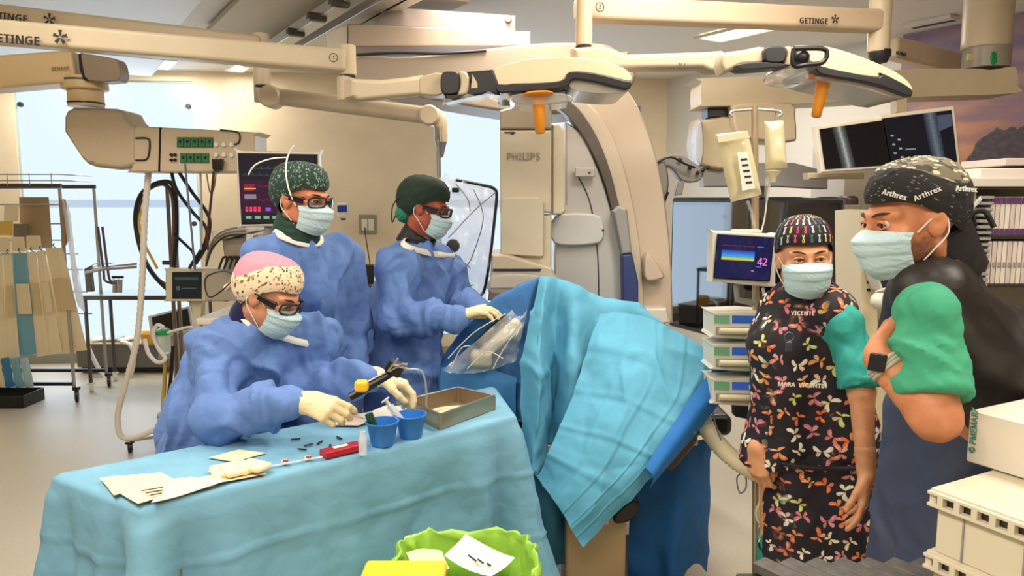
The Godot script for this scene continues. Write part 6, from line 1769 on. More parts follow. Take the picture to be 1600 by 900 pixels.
func visitor() -> void:
	var X := head_at(W(1421, 345, 1.64), Vector3(-.97, -.14, .1), .02)
	var J := skeleton(Vector3(-.95, 0, .2), W(1464, 428, 1.68), W(1560, 800, 1.86), W(1448, 494, 1.5), W(1452, 490, 1.92), W(1462, 652, 1.42), W(1430, 640, 2.02), W(1372, 560, 1.5), W(1420, 560, 1.84))
	var o := dressed("bearded man in black lead vest and dark camouflage cap with arms crossed", X, J, rgb(222, 150, 106))
	var mb := body_mesh(J, X, 1.12)
	var S := SDF.new()
	S.cap(J.el.lerp(J.wl, .7), J.wl, .036, .03, .01)
	hand_shape(S, J.wl, Vector3(.7, .35, -.62), Vector3(.5, .4, .75), false, [.4, .45, .5, .55], [.9, .25, .35, .2], 1.05)
	S.mesh(mb, .004)
	S = SDF.new()
	hand_shape(S, J.wr, Vector3(.2, .5, .8), Vector3(.6, .4, -.6), true, [.4, .45, .5, .55], [.9, .25, .35, .2], 1.05)
	S.mesh(mb, .004)
	var inv := X.affine_inverse()
	var q := noise(60.0, 2, 2)
	colour_verts(mb, func(p):
		var h: Vector3 = inv * p
		if h.length() > .2:
			return Color.WHITE
		var line := -.035 - .03 * smoothstep(.02, .08, h.z) + .01 * q.get_noise_3dv(h)
		var k := smoothstep(line + .012, line - .012, h.y) * smoothstep(-.02, .005, h.z)
		if h.y < -.125 or h.z < -.02:
			k = 0.0
		return Color.WHITE.lerp(Color(.16, .12, .11), k * (.75 + .25 * q.get_noise_3dv(h * 3.0))))
	mk("body", mb, o.get_meta("skin"), o)
	eyes(X, o, rgb(44, 30, 22), Vector3(0, -.1, 1))
	S = SDF.new()
	S.kk = .03
	S.cap(J.sl, J.sl.lerp(J.el, .95), .06, .074, .03)
	S.clip(J.sl.lerp(J.el, .8), J.el - J.sl + Vector3(.0, 0, .02), .13)
	S.cap(J.sr, J.sr.lerp(J.er, .7), .066, .072, .03)
	S.cap(J.sl, J.sr, .055)
	var tm := MB.new()
	S.mesh(tm, .008)
	crinkle(tm, .016, 6.0, 16, Vector3(1, .7, 1))
	mk("scrub_tunic", tm, M.scrub_green, o)
	var rt: Vector3 = J.face.cross(Vector3.UP)
	var f: Vector3 = J.face
	S = SDF.new()
	S.kk = .06
	for s in [[-1.0, "l"], [1.0, "r"]]:
		var sh: Vector3 = J["s" + s[1]].lerp(J.neck, .42) + Vector3(0, .005, 0)
		S.cap(J.neck - Vector3(0, .02, 0), sh, .07, .066, .05)
		S.cap(sh, J.chest + rt * s[0] * .09 - f * .02, .07, .12, .06)
		S.cap(J.chest + rt * s[0] * .09 - f * .02, J.pelvis + rt * s[0] * .1, .125, .14, .06)
		S.cap(J.pelvis + rt * s[0] * .1 - f * .03, Vector3(J.pelvis.x, .62, J.pelvis.z) + rt * s[0] * .1 - f * .03, .14, .14, .06)
	S.cap(W(1432, 470, 1.74), W(1440, 560, 1.76), .075, .1, .06)
	var vm := MB.new()
	S.mesh(vm, .011)
	crinkle(vm, .01, 4.5, 41)
	var vest := mk("lead_vest", vm, M.vest_black, o)
	S = SDF.new()
	S.kk = .06
	for s in [-1.0, 1.0]:
		var k0: Vector3 = W(1478, 655, 1.8) + rt * s * .08
		S.cap(k0, Vector3(k0.x, .58, k0.z), .095, .115, .08)
	vm = MB.new()
	S.mesh(vm, .011)
	crinkle(vm, .008, 5.0, 44)
	var sk := mk("lead_skirt", vm, M.skirt_slate, o)
	S = SDF.new()
	S.kk = .05
	for s in ["l", "r"]:
		S.cap(J["h" + s], J["k" + s], .1, .08)
		S.cap(J["k" + s], J["a" + s], .08, .075)
	tm = MB.new()
	S.mesh(tm, .014)
	mk("scrub_trousers", tm, M.scrub_green, o)
	# tall black collar of the vest
	collar(J.neck + Vector3(-.005, .05, .0), look(Vector3(-.9, -.42, .25)), o, mat("black_collar", rgb(20, 17, 17), .55), Vector2(.076, .086), .12)
	var cap := mk("surgical_cap", cap_mesh(X, .05, -.03, .06, 25, .004), printed("camo_cap_cloth", camo_print()), o)
	var ink := mat("white_ink", rgb(214, 212, 204), .8)
	for a in [[.55, .075, -.35], [1.05, .052, .3], [1.75, .062, -.2], [2.2, .02, .2]]:
		var d := Vector3(sin(a[0]) * .0965, a[1], cos(a[0]) * .122 - .018)
		var nn := Vector3(sin(a[0]), .2, cos(a[0])).normalized()
		lettering("Arthrex", .011, X * (d + nn * .005), X.basis * look(nn) * Basis(Vector3(0, 0, 1), a[2]) , ink, cap, "Droid Sans", true)
	for s in [-1.0, 1.0]:
		mk("tie", MB.new().tube(crv([X * Vector3(s * .01, -.01, -.125), X * Vector3(s * .02, .0, -.16), X * Vector3(s * .03, -.04, -.175)], 5), .006, 6), M.camo_cap_cloth, cap)
	mask(X, o)
	var wd: Vector3 = (J.wl - J.el).normalized()
	var wb := look(wd, Vector3(.3, 1, .2))
	var band := []
	for i in 25:
		var a := TAU * i / 24
		band.append(J.wl - wd * .02 + wb * Vector3(cos(a) * .035, sin(a) * .034, 0))
	var wm := MB.new()
	for k in 3:
		wm.tube(band.map(func(e): return e + wd * (k - 1) * .007), .0045, 6, false)
	mk("watch_strap", wm, mat("watch_strap", rgb(190, 182, 164), .6), o)
	var wf := MB.new().at(J.wl - wd * .02 + Vector3(-.028, .012, .022), look(Vector3(-.7, .3, .6)))
	wf.rbox(Vector3.ZERO, Vector3(.034, .038, .011), .004, 2)
	mk("watch", wf, mat("watch_face", rgb(40, 40, 44), .2, .4), o)
	feet(J, o)

# ------------------------------------------------------------------ people
func skin_mat(key: String, base: Color) -> StandardMaterial3D:
	var m := mat(key, base, 0.5)
	m.vertex_color_use_as_albedo = true
	rough_up(m, bump_map("pores", 0.05, 3, 2.0), 0.25, tone_map("skin_tone", 0.012, 8, Color(0.86, 0.8, 0.78), Color(1, 1, 1)), 3.0)
	m.subsurf_scatter_enabled = true
	m.subsurf_scatter_strength = 0.12
	return m

func head_shape(S: SDF, X: Transform3D, nose := 1.0) -> void:
	var b := X.basis
	var e := func(c: Vector3, r: Vector3, k := 0.02, bb := Basis()): S.ell(X * c, r, b * bb, k)
	var cp := func(a: Vector3, d: Vector3, ra: float, rb: float, k := 0.015): S.cap(X * a, X * d, ra, rb, k)
	e.call(Vector3(0, .032, -.018), Vector3(.073, .083, .094))
	e.call(Vector3(0, -.03, .022), Vector3(.06, .082, .066), 0.03)
	cp.call(Vector3(0, -.098, .062), Vector3(0, -.094, .056), .02, .024)
	for s in [-1.0, 1.0]:
		cp.call(Vector3(s * .052, -.055, -.004), Vector3(s * .018, -.098, .055), .016, .016, .03)
		e.call(Vector3(s * .046, -.022, .062), Vector3(.022, .018, .02), .025)
		cp.call(Vector3(s * .05, .022, .066), Vector3(s * .012, .02, .083), .009, .011, .018)
		e.call(Vector3(s * .077, -.004, -.008), Vector3(.009, .032, .02), .006, Basis(Vector3.UP, s * -0.35))
		cp.call(Vector3(s * .08, .022, -.018), Vector3(s * .083, -.005, -.026), .005, .005, .006)
		cp.call(Vector3(s * .012, -.032, .092), Vector3(s * .014, -.034, .086), .008, .009, .008)
		S.hole(X * Vector3(s * .0315, .002, .1), .0165, .016)
		S.hole(X * Vector3(s * .089, -.004, -.004), .008, .006)
	cp.call(Vector3(0, .014, .083), Vector3(0, -.026, .099 + .008 * nose), .007, .0115, .014)
	cp.call(Vector3(-.02, -.066, .078), Vector3(.02, -.066, .078), .008, .008, .012)

func eyes(X: Transform3D, parent: Node3D, iris: Color, gaze: Vector3) -> void:
	var white := mat("eye_white", rgb(225, 215, 205), 0.15)
	var lid := mat("eye_lash", rgb(35, 22, 18), 0.6)
	for s in [-1.0, 1.0]:
		var c := X * Vector3(s * .0315, .001, .0742)
		var mb := MB.new().at(c, X.basis)
		mb.ell(Vector3.ZERO, Vector3(.0125, .0125, .0125), 18)
		var o := mk("eyeball", mb, white, parent)
		var g := (X.basis * gaze).normalized()
		var ib := MB.new().at(c + g * .0112, look(g))
		ib.ell(Vector3.ZERO, Vector3(.0058, .0058, .0022), 14)
		mk("iris", ib, mat("iris_%d" % int(iris.r * 255), iris, 0.1), o)
		var pb := MB.new().at(c + g * .0128, look(g))
		pb.ell(Vector3.ZERO, Vector3(.0026, .0026, .0012), 10)
		mk("pupil", pb, mat("pupil", rgb(8, 6, 6), 0.1), o)
		var lash := []
		var lids := []
		var low := []
		for i in 9:
			var a := -1.0 + 2.0 * i / 8
			var yy := .0062 * (1 - a * a)
			lash.append(X * Vector3(s * .0315 + a * .0145, .0012 + yy, .0768 + .0122 * sqrt(1.0 - .55 * a * a)))
			lids.append(X * Vector3(s * .0315 + a * .0155, .0045 + yy, .0755 + .0125 * sqrt(1.0 - .55 * a * a)))
			low.append(X * Vector3(s * .0315 + a * .0145, -.001 - .0048 * (1 - a * a), .0755 + .0118 * sqrt(1.0 - .55 * a * a)))
		mk("eyelash", MB.new().tube(lash, .0011, 5), lid, parent)
		mk("upper_eyelid", MB.new().tube(lids, [.0012, .003, .0036, .004, .004, .004, .0036, .003, .0012], 7), parent.get_meta("skin"), parent)
		mk("lower_eyelid", MB.new().tube(low, [.001, .0018, .0022, .0024, .0024, .0024, .0022, .0018, .001], 7), parent.get_meta("skin"), parent)
		var br := []
		for i in 8:
			var a := i / 7.0
			br.append(X * Vector3(s * (.013 + .04 * a), .021 + .007 * sin(a * 2.4), .0955 - .026 * a * a))
		mk("eyebrow", MB.new().tube(br, [.001, .0022, .0028, .003, .0028, .0024, .0016, .0008], 6), mat("eyebrow", rgb(52, 36, 27), 0.8), parent)

# a cloth cap: hem height in front and at the nape, puff at the top and the back
func cap_mesh(X: Transform3D, front: float, back: float, puff: float, sd: int, lump := 0.004, r := Vector3(.086, .107, .109)) -> MB:
	var q := noise(14.0, sd, 2)
	var ctr := Vector3(0, .03, -.018)
	return MB.new().at(X.origin, X.basis).grid(56, 22, func(u, w):
		var ph: float = u * TAU
		var fz := cos(ph)          # 1 in front
		var hem := lerpf(back, front, smoothstep(-0.75, 0.8, fz))
		var l0 := asin(clampf((hem - ctr.y) / r.y, -.95, .95))
		var la := lerpf(l0, PI / 2, w)
		var rr: float = 1.0 + puff * sin(minf(w * 1.25, 1.0) * PI) * (1.0 - .45 * fz) + .015
		if w < .12:
			rr -= .02 * (1.0 - w / .12)
		var d := Vector3(cos(la) * sin(ph), sin(la), cos(la) * fz)
		d = d * (1.0 + .05 * sin(la * 2.0) * sin(la * 2.0))
		rr += q.get_noise_3dv(d) * lump * 10.0 * minf(w * 5.0, 1.0)
		rr += .012 * sin(ph * 17.0 + 2.0 * q.get_noise_3dv(d * 2.0)) * (1.0 - w) * smoothstep(.12, .25, w) * lump * 100.0
		return ctr + d * r * rr, true)

func mask_mesh(X: Transform3D, sd := 1) -> MB:
	var q := noise(30.0, sd, 2)
	var prof := [Vector2(-.006, .108), Vector2(-.028, .129), Vector2(-.05, .127), Vector2(-.076, .117), Vector2(-.1, .107), Vector2(-.122, .084)]
	return MB.new().at(X.origin, X.basis).grid(36, 30, func(u, w):
		var a: float = (u * 2 - 1)
		var k: float = w * 5.0
		var i := mini(int(k), 4)
		var p: Vector2 = prof[i].lerp(prof[i + 1], k - i)
		var ph := a * 1.28
		var rx: float = .078 - .011 * w
		var side_y := lerpf(-.018, -.098, w)
		var y := lerpf(p.x, side_y, pow(absf(a), 1.7))
		var z := .008 + (p.y - .008) * pow(maxf(cos(ph), 0.0), .85)
		var pl := fmod(w * 4.0, 1.0)
		var off := .0028 * pl * (1.0 if w > .12 and w < .88 else 0.0) * (1.0 - .5 * absf(a)) + .002 * q.get_noise_2d(a, w * 2)
		if w < .1:
			z -= (.012 * (1 - w / .1)) * smoothstep(.12, .4, absf(a)) * (1.0 - absf(a))
		return Vector3((rx + off) * sin(ph) * 1.02, y, z + off))

func mask(X: Transform3D, parent: Node3D, ties := false) -> Node3D:
	var o := mk("face_mask", mask_mesh(X), M.mask, parent)
	var strip := MB.new()
	strip.tube([X * Vector3(-.034, -.0125, .089), X * Vector3(-.018, -.0075, .101), X * Vector3(0, -.0055, .1065), X * Vector3(.018, -.0075, .101), X * Vector3(.034, -.0125, .089)], .0018, 6)
	mk("nose_strip", strip, M.mask_white, o)
	for s in [-1.0, 1.0]:
		var hi := X * Vector3(s * .069, -.02, .03)
		var lo := X * Vector3(s * .06, -.094, .03)
		var ear := X * Vector3(s * .081, .024, -.024)
		var er2 := X * Vector3(s * .083, -.026, -.03)
		if ties:
			mk("tie", MB.new().tube(crv([hi, X * Vector3(s * .088, .03, -.02), X * Vector3(s * .068, .09, -.085), X * Vector3(s * .01, .125, -.09)], 6), .0028, 6), M.mask_white, o)
			mk("tie", MB.new().tube(crv([lo, X * Vector3(s * .074, -.07, -.03), X * Vector3(s * .03, -.06, -.12)], 6), .0028, 6), M.mask_white, o)
		else:
			mk("ear_loop", MB.new().tube(crv([hi, X * Vector3(s * .08, .008, .0), ear, er2, X * Vector3(s * .076, -.06, .0), lo], 6), .0018, 6), M.mask_white, o)
	return o

# wrap-round lead glasses with a cord behind the head
func glasses(X: Transform3D, parent: Node3D, cord: Array, frame: Material) -> void:
	var o := MB.new().at(X.origin, X.basis)
	var rim := func(a: float, y: float) -> Vector3: return Vector3(.083 * sin(a), y, .028 + .086 * cos(a))
	for s in [-1.0, 1.0]:
		var loop := []
		for i in 17:
			var w := TAU * i / 16
			var ca := signf(cos(w)) * pow(absf(cos(w)), .6)
			var sa := signf(sin(w)) * pow(absf(sin(w)), .7)
			loop.append(rim.call(s * (.52 + .4 * ca), .002 + .019 * sa - .004 * ca))
		o.tube(loop, .0034, 7, false)
	o.tube([rim.call(-.14, .009), rim.call(0.0, .011), rim.call(.14, .009)], .0045, 7)
	var fr := mk("glasses", o, frame, parent)
	for s in [-1.0, 1.0]:
		var l := MB.new().at(X.origin, X.basis).grid(10, 6, func(u, w): return rim.call(s * (.52 + .37 * (u * 2 - 1)), .002 + .017 * (w * 2 - 1)))
		mk("lens", l, M.lens, fr)
		var t := MB.new().at(X.origin, X.basis)
		t.grid(6, 4, func(u, w): return Vector3(s * (.079 + .004 * sin(u * 3.0)), .004 + (.013 - .006 * u) * (w * 2 - 1), .07 - .085 * u))
		mk("side_shield", t, frame, fr)
		t = MB.new().at(X.origin, X.basis)
		t.tube([Vector3(s * .079, .01, .075), Vector3(s * .083, .012, .02), Vector3(s * .084, .012, -.03)], .004, 7)
		mk("temple", t, frame, fr)
	if cord:
		mk("cord", MB.new().tube(crv(cord, 8), .0028, 6), M.black_rubber, fr)

# protective collar round the neck
func collar(at: Vector3, b: Basis, parent: Node3D, m: Material, r := Vector2(.078, .088), h := .085) -> void:
	var q := noise(9.0, 5, 2)
	var mb := MB.new().at(at, b)
	mb.grid(40, 10, func(u, w):
		var a: float = u * TAU
		var k: float = 1.0 + .13 * (1.0 - w) + .05 * q.get_noise_2d(cos(a) * 2.0, w + sin(a) * 2.0)
		return Vector3(sin(a) * r.x * k, (w - .5) * h + .012 * cos(a) * -1.0, cos(a) * r.y * k), true)
	mk("thyroid_collar", mb, m, parent)
	var rim := []
	for i in 33:
		var a := TAU * i / 32
		rim.append(at + b * Vector3(sin(a) * r.x, h * .5 - .012 * cos(a), cos(a) * r.y))
	mk("collar_binding", MB.new().tube(rim, .0035, 6, false), M.black_rubber, parent)

func hand_shape(S: SDF, wrist: Vector3, fwd: Vector3, palm: Vector3, right: bool, curl: Array, thumb: Array, sc := 1.0, fat := 1.0) -> Array:
	fwd = fwd.normalized()
	palm = (palm - fwd * palm.dot(fwd)).normalized()
	var side := fwd.cross(palm) * (1.0 if right else -1.0)
	var tips := []
	for i in 4:
		var kn: Vector3 = wrist + (fwd * (.092 - [.002, .0, .005, .014][i]) + side * (.03 - .0195 * i) - palm * [.0, .004, .002, -.003][i]) * sc
		S.cap(wrist + (side * (.017 - .011 * i) + fwd * .008) * sc, kn, .0155 * sc * fat, .0122 * sc * fat, .014)
		var d := (fwd + side * (.09 - .06 * i)).normalized()
		var p := kn
		var ax := d.cross(palm).normalized()
		for j in 3:
			var w: float = curl[i] * [1.0, 1.15, .75][j]
			d = d.rotated(ax, w)
			var l: float = [.046, .027, .021][j] * [.94, 1.06, 1.0, .8][i] * sc
			var e := p + d * l
			var r0: float = [.0102, .0094, .0085][j] * [1.0, 1.0, .96, .86][i] * sc * fat
			S.cap(p, e, r0, r0 * .9, .004)
			p = e
		tips.append(p)
	var tb := wrist + (fwd * .022 + side * .024 + palm * .006) * sc
	var td: Vector3 = (fwd * thumb[0] + side * thumb[1] + palm * thumb[2]).normalized()
	var tx: Vector3 = td.cross((fwd + palm * .4 - side * .35).normalized()).normalized()
	var p := tb
	for j in 3:
		var e: Vector3 = p + td * [.043, .033, .026][j] * sc
		S.cap(p, e, [.0155, .0118, .0105][j] * sc * fat, [.0125, .0108, .0088][j] * sc * fat, [.014, .004, .004][j])
		p = e
		td = td.rotated(tx, thumb[3])
	tips.append(p)
	return tips

# soft folds with sharp crests, made when the shape is made
func crinkle(mb: MB, amp: float, freq: float, sd: int, squash := Vector3(1, .45, 1)) -> void:
	mb.jobs.append(fold.bind(mb, amp, freq, sd, squash))

func fold(mb: MB, amp: float, freq: float, sd: int, squash: Vector3) -> void:
	mb.fixn()
	var q := noise(freq * .75, sd, 1)
	var w := noise(freq * .6, sd + 3, 1)
	var cr := facets(freq * 1.25, sd + 9)
	var fine := facets(freq * 2.9, sd + 19)
	for i in mb.v.size():
		var p := mb.v[i]
		var s := p * squash + Vector3(1, .6, 1) * (.1 * w.get_noise_3dv(p))
		var a := 1.0 - 2.2 * absf(q.get_noise_3dv(s))
		mb.v[i] = p + mb.n[i] * (amp * .65 * (a * absf(a) - .25) + amp * 1.5 * (cr.get_noise_3dv(s) + .72) + amp * .6 * (fine.get_noise_3dv(s) + .72) + amp * .25)
	mb.n.fill(Vector3.ZERO)

# bends the joints of one body into a frame; J holds world positions
func body_mesh(J: Dictionary, X: Transform3D, sc: float, bare := {}) -> MB:
	var S := SDF.new()
	S.kk = .05
	S.cap(J.neck, J.chest, .055, .08, .04)
	S.cap(J.sl, J.sr, .036)
	for s in ["l", "r"]:
		var sh: Vector3 = J["s" + s]
		var hp: Vector3 = J["h" + s]
		S.cap(sh.lerp(J.chest, .5), hp, .06, .08)
		S.cap(sh, J["e" + s], .036 * sc, .041 * sc, .02)
		S.cap(J["e" + s], J["w" + s], .042 * sc, .028 * sc, .02)
		S.cap(hp, J["k" + s], .085, .056)
		S.cap(J["k" + s], J["a" + s], .055, .038, .03)
		S.cap(J["a" + s], J["a" + s] + J.face * .13 - Vector3(0, .045, 0), .036, .03, .03)
	S.cap(J.chest, J.pelvis, .075, .09)
	var mb := MB.new()
	S.mesh(mb, .016)
	var H := SDF.new()
	head_shape(H, X)
	H.cap(X * Vector3(0, -.06, -.022), J.neck, .052, .056, .03)
	H.mesh(mb, .0048)
	return mb

func gown_mesh(J: Dictionary, sd: int, o := {}) -> MB:
	var mb := MB.new()
	gown_shape(J, o).mesh(mb, .0095)
	crinkle(mb, o.get("amp", .016), 4.2, sd)
	return mb

func gown_shape(J: Dictionary, o := {}) -> SDF:
	var S := SDF.new()
	S.kk = .06
	var g: float = o.get("g", 1.0)
	var low: float = o.get("low", .32)
	for s in [J.sl, J.sr]:
		S.cap(J.neck - Vector3(0, .03, 0), s - Vector3(0, .012, 0), .06 * g, .062 * g)
	S.cap(J.neck - Vector3(0, .05, 0), J.chest, .07 * g, .125 * g)
	S.cap(J.chest, J.pelvis, .14 * g, .15 * g)
	for s in ["l", "r"]:
		var sh: Vector3 = J["s" + s]
		var hp: Vector3 = J["h" + s]
		S.cap(sh.lerp(J.chest, .38), hp, .1 * g, .125 * g)
		S.cap(sh, J["e" + s], .07 * g, .07 * g, .04)
		if o.get("sleeve", true):
			S.cap(J["e" + s], J["e" + s].lerp(J["w" + s], .82), .073 * g, .056 * g, .03)
			S.cap(J["e" + s].lerp(J["w" + s], .82), J["e" + s].lerp(J["w" + s], 1.0), .052 * g, .034, .02)
		var ft := Vector3(hp.x, low, hp.z).lerp(Vector3(J["a" + s].x, low, J["a" + s].z), .5)
		S.cap(hp, ft, .14 * g, .165 * g, .1)
	S.cap(J.pelvis, Vector3(J.pelvis.x, low, J.pelvis.z), .15 * g, .16 * g, .1)
	S.clip(Vector3(J.pelvis.x, low - .05, J.pelvis.z), Vector3.DOWN, 1.0)
	return S

func neck_trim(J: Dictionary, p: Vector3, b: Basis, parent: Node3D, m: Material, g := 1.0) -> void:
	var S := gown_shape(J, {"g": g})
	S.pack()
	var all := PackedInt32Array(range(S.A.size()))
	var ring := []
	for i in 37:
		var a := TAU * i / 36
		var d := b * Vector3(sin(a), 0, cos(a))
		var r := .24
		while r > .05 and S.eval(p + d * r, all) > .01:
			r -= .004
		ring.append(p + d * r)
	for k in 2:
		var o := ring.duplicate()
		for i in 37:
			o[i] = (ring[(i + 35) % 36] + ring[i] * 2.0 + ring[(i + 1) % 36]) / 4.0
		ring = o
	ring[36] = ring[0]
	# a bound edge: a strip that leaves the gown and turns in towards the neck
	var mb := MB.new()
	mb.grid(36, 5, func(u, w):
		var k := int(round(u * 36.0))
		var out: Vector3 = (ring[k] - p).normalized()
		return ring[k] - out * (.02 * w) + b.y * (-.006 + .02 * w) + out * (.006 * sin(w * PI)), true)
	mk("neck_binding", mb, m, parent)

func feet(J: Dictionary, parent: Node3D) -> void:
	for s in ["l", "r"]:
		var a: Vector3 = J["a" + s]
		var mb := MB.new().at(Vector3(a.x, 0, a.z) + J.face * .05, look(J.face))
		mb.grid(20, 10, func(u, w):
			var t: float = u * TAU
			var ry := sin(w * PI / 2)
			var wd := .05 + .012 * cos(t) if cos(t) > 0 else .043
			return Vector3(sin(t) * wd * cos(w * PI / 2 * .9), .001 + .085 * ry * (1.0 - .35 * maxf(cos(t), 0.0)), cos(t) * .14 * cos(w * PI / 2 * .95)))
		mk("clog", mb, mat("clog", rgb(60, 70, 80), .5), parent)

func skeleton(face: Vector3, neck: Vector3, pelvis: Vector3, sl: Vector3, sr: Vector3, el: Vector3, er: Vector3, wl: Vector3, wr: Vector3) -> Dictionary:
	face.y = 0
	face = face.normalized()
	var rt := face.cross(Vector3.UP)
	var J := {"face": face, "neck": neck, "pelvis": pelvis, "chest": neck.lerp(pelvis, .32), "sl": sl, "sr": sr, "el": el, "er": er, "wl": wl, "wr": wr}
	for s in [["l", -1.0], ["r", 1.0]]:
		J["h" + s[0]] = pelvis + rt * .085 * s[1] - Vector3(0, .02, 0)
		J["k" + s[0]] = Vector3(pelvis.x, .5, pelvis.z) + rt * .1 * s[1] + face * .02
		J["a" + s[0]] = Vector3(pelvis.x, .075, pelvis.z) + rt * .11 * s[1] - face * .02
	return J

func colour_verts(mb: MB, f: Callable) -> void:
	mb.jobs.append(func():
		for i in mb.v.size():
			mb.c[i] = f.call(mb.v[i]))

func glove_mesh(el: Vector3, wr: Vector3, fwd: Vector3, palm: Vector3, right: bool, curl: Array, thumb: Array, cuff := .09, tips := []) -> MB:
	var S := SDF.new()
	var back := (el - wr).normalized()
	S.cap(wr + back * cuff, wr + back * .01, .041, .03, .01)
	S.cap(wr + back * .01, wr + fwd.normalized() * .02, .029, .026, .02)
	tips.append_array(hand_shape(S, wr, fwd, palm, right, curl, thumb, 1.0, 1.1))
	var mb := MB.new()
	S.mesh(mb, .0036)
	crinkle(mb, .0008, 30.0, 4, Vector3.ONE)
	return mb

# ------------------------------------------------------------------ mesh builder
class MB:
	var v := PackedVector3Array()
	var n := PackedVector3Array()
	var t := PackedVector2Array()
	var c := PackedColorArray()
	var ix := PackedInt32Array()
	var xf := Transform3D()
	var col := Color(1, 1, 1)
	var keep := []
	var jobs := []    # slow shaping, done on all cores at the end

	func work() -> void:
		for j in jobs:
			j.call()
		jobs.clear()
		keep.clear()

	func at(p: Vector3, b := Basis()) -> MB:
		xf = Transform3D(b, p)
		return self

	func vert(p: Vector3, nn := Vector3.ZERO, uv := Vector2.ZERO) -> int:
		v.append(xf * p)
		n.append((xf.basis * nn).normalized() if nn != Vector3.ZERO else nn)
		t.append(uv)
		c.append(col)
		return v.size() - 1

	func tri(a: int, b: int, d: int) -> void:
		ix.append(a)
		ix.append(b)
		ix.append(d)

	func tri_o(a: int, b: int, d: int, out: Vector3) -> void:
		if (v[d] - v[a]).cross(v[b] - v[a]).dot(out) >= 0.0:
			tri(a, b, d)
		else:
			tri(a, d, b)

	func quad_o(a: int, b: int, d: int, e: int, out: Vector3) -> void:
		tri_o(a, b, d, out)
		tri_o(a, d, e, out)

	func face(ps: Array, nn: Vector3) -> void:
		var b := v.size()
		for p in ps:
			vert(p, nn)
		for i in range(1, ps.size() - 1):
			tri_o(b, b + i, b + i + 1, (xf.basis * nn))

	func box(ctr: Vector3, s: Vector3, bev := 0.004) -> MB:
		var h := s * 0.5
		var b := minf(bev, minf(h.x, minf(h.y, h.z)) * 0.95)
		var base := v.size()
		var uvs := [Vector2(0, 1), Vector2(1, 1), Vector2(0, 0), Vector2(1, 0)]
		for a in 3:
			for k in 8:
				var sg := Vector3(1.0 if k & 1 else -1.0, 1.0 if k & 2 else -1.0, 1.0 if k & 4 else -1.0)
				var p := Vector3(sg.x * h.x, sg.y * h.y, sg.z * h.z)
				for q in 3:
					if q != a:
						p[q] -= sg[q] * b
				var nn := Vector3.ZERO
				nn[a] = sg[a]
				var uu := Vector2(sg.x * 0.5 + 0.5, 0.5 - sg.y * 0.5)
				if a == 0:
					uu.x = 0.5 - sg.z * 0.5 * sg.x
				elif a == 1:
					uu.y = sg.z * 0.5 + 0.5
				else:
					uu.x = sg.x * sg.z * 0.5 + 0.5
				vert(ctr + p, nn, uu)
		for a in 3:
			var e := (a + 1) % 3
			var f := (a + 2) % 3
			for sg in 2:
				var q := []
				for w in [[0, 0], [1, 0], [1, 1], [0, 1]]:
					q.append(base + a * 8 + (sg << a) + (w[0] << e) + (w[1] << f))
				quad_o(q[0], q[1], q[2], q[3], n[q[0]])
			for w in 4:
				var k0: int = ((w & 1) << e) + ((w >> 1) << f)
				var k1: int = k0 + (1 << a)
				quad_o(base + e * 8 + k0, base + e * 8 + k1, base + f * 8 + k1, base + f * 8 + k0, n[base + e * 8 + k0] + n[base + f * 8 + k0])
		for k in 8:
			tri_o(base + k, base + 8 + k, base + 16 + k, n[base + k] + n[base + 8 + k] + n[base + 16 + k])
		return self

	func rbox(ctr: Vector3, s: Vector3, r: float, seg := 3) -> MB:
		var h := s * 0.5
		r = minf(r, minf(h.x, minf(h.y, h.z)) * 0.999)
		var base := v.size()
		var lon := []
		for q in 4:
			for i in seg + 1:
				lon.append([(q + float(i) / seg) * PI * 0.5, q])
		var lat := []
		for q in 2:
			for i in seg + 1:
				lat.append([(q - 1 + float(i) / seg) * PI * 0.5, q])
		for la in lat:
			for lo in lon:
				var d := Vector3(cos(la[0]) * cos(lo[0]), sin(la[0]), cos(la[0]) * sin(lo[0]))
				var sg := Vector3(1.0 if lo[1] == 0 or lo[1] == 3 else -1.0, 1.0 if la[1] else -1.0, 1.0 if lo[1] < 2 else -1.0)
				vert(ctr + sg * (h - Vector3(r, r, r)) + d * r, d, Vector2(0.5 + d.x * 0.5, 0.5 - d.y * 0.5))
		var m := lon.size()
		for j in lat.size() - 1:
			for i in m:
				var k := (i + 1) % m
				var a := base + j * m + i
				var b := base + j * m + k
				quad_o(a, b, b + m, a + m, n[a] + n[b] + n[a + m] + n[b + m])
		for e in 2:
			var o: int = base + (lat.size() - 1) * m * e
			quad_o(o, o + seg + 1, o + 2 * (seg + 1), o + 3 * (seg + 1), xf.basis.y * (1.0 if e else -1.0))
		return self

	func ell(ctr: Vector3, r: Vector3, seg := 14) -> MB:
		var base := v.size()
		var rows := seg / 2 + 1
		for j in rows:
			var la := -PI / 2 + PI * j / (rows - 1)
			for i in seg:
				var lo := TAU * i / seg
				var d := Vector3(cos(la) * cos(lo), sin(la), cos(la) * sin(lo))
				vert(ctr + d * r, (d / r).normalized(), Vector2(float(i) / seg, float(j) / (rows - 1)))
		for j in rows - 1:
			for i in seg:
				var k := (i + 1) % seg
				var a := base + j * seg + i
				var b := base + j * seg + k
				quad_o(a, b, b + seg, a + seg, n[a] + n[b + seg])
		return self

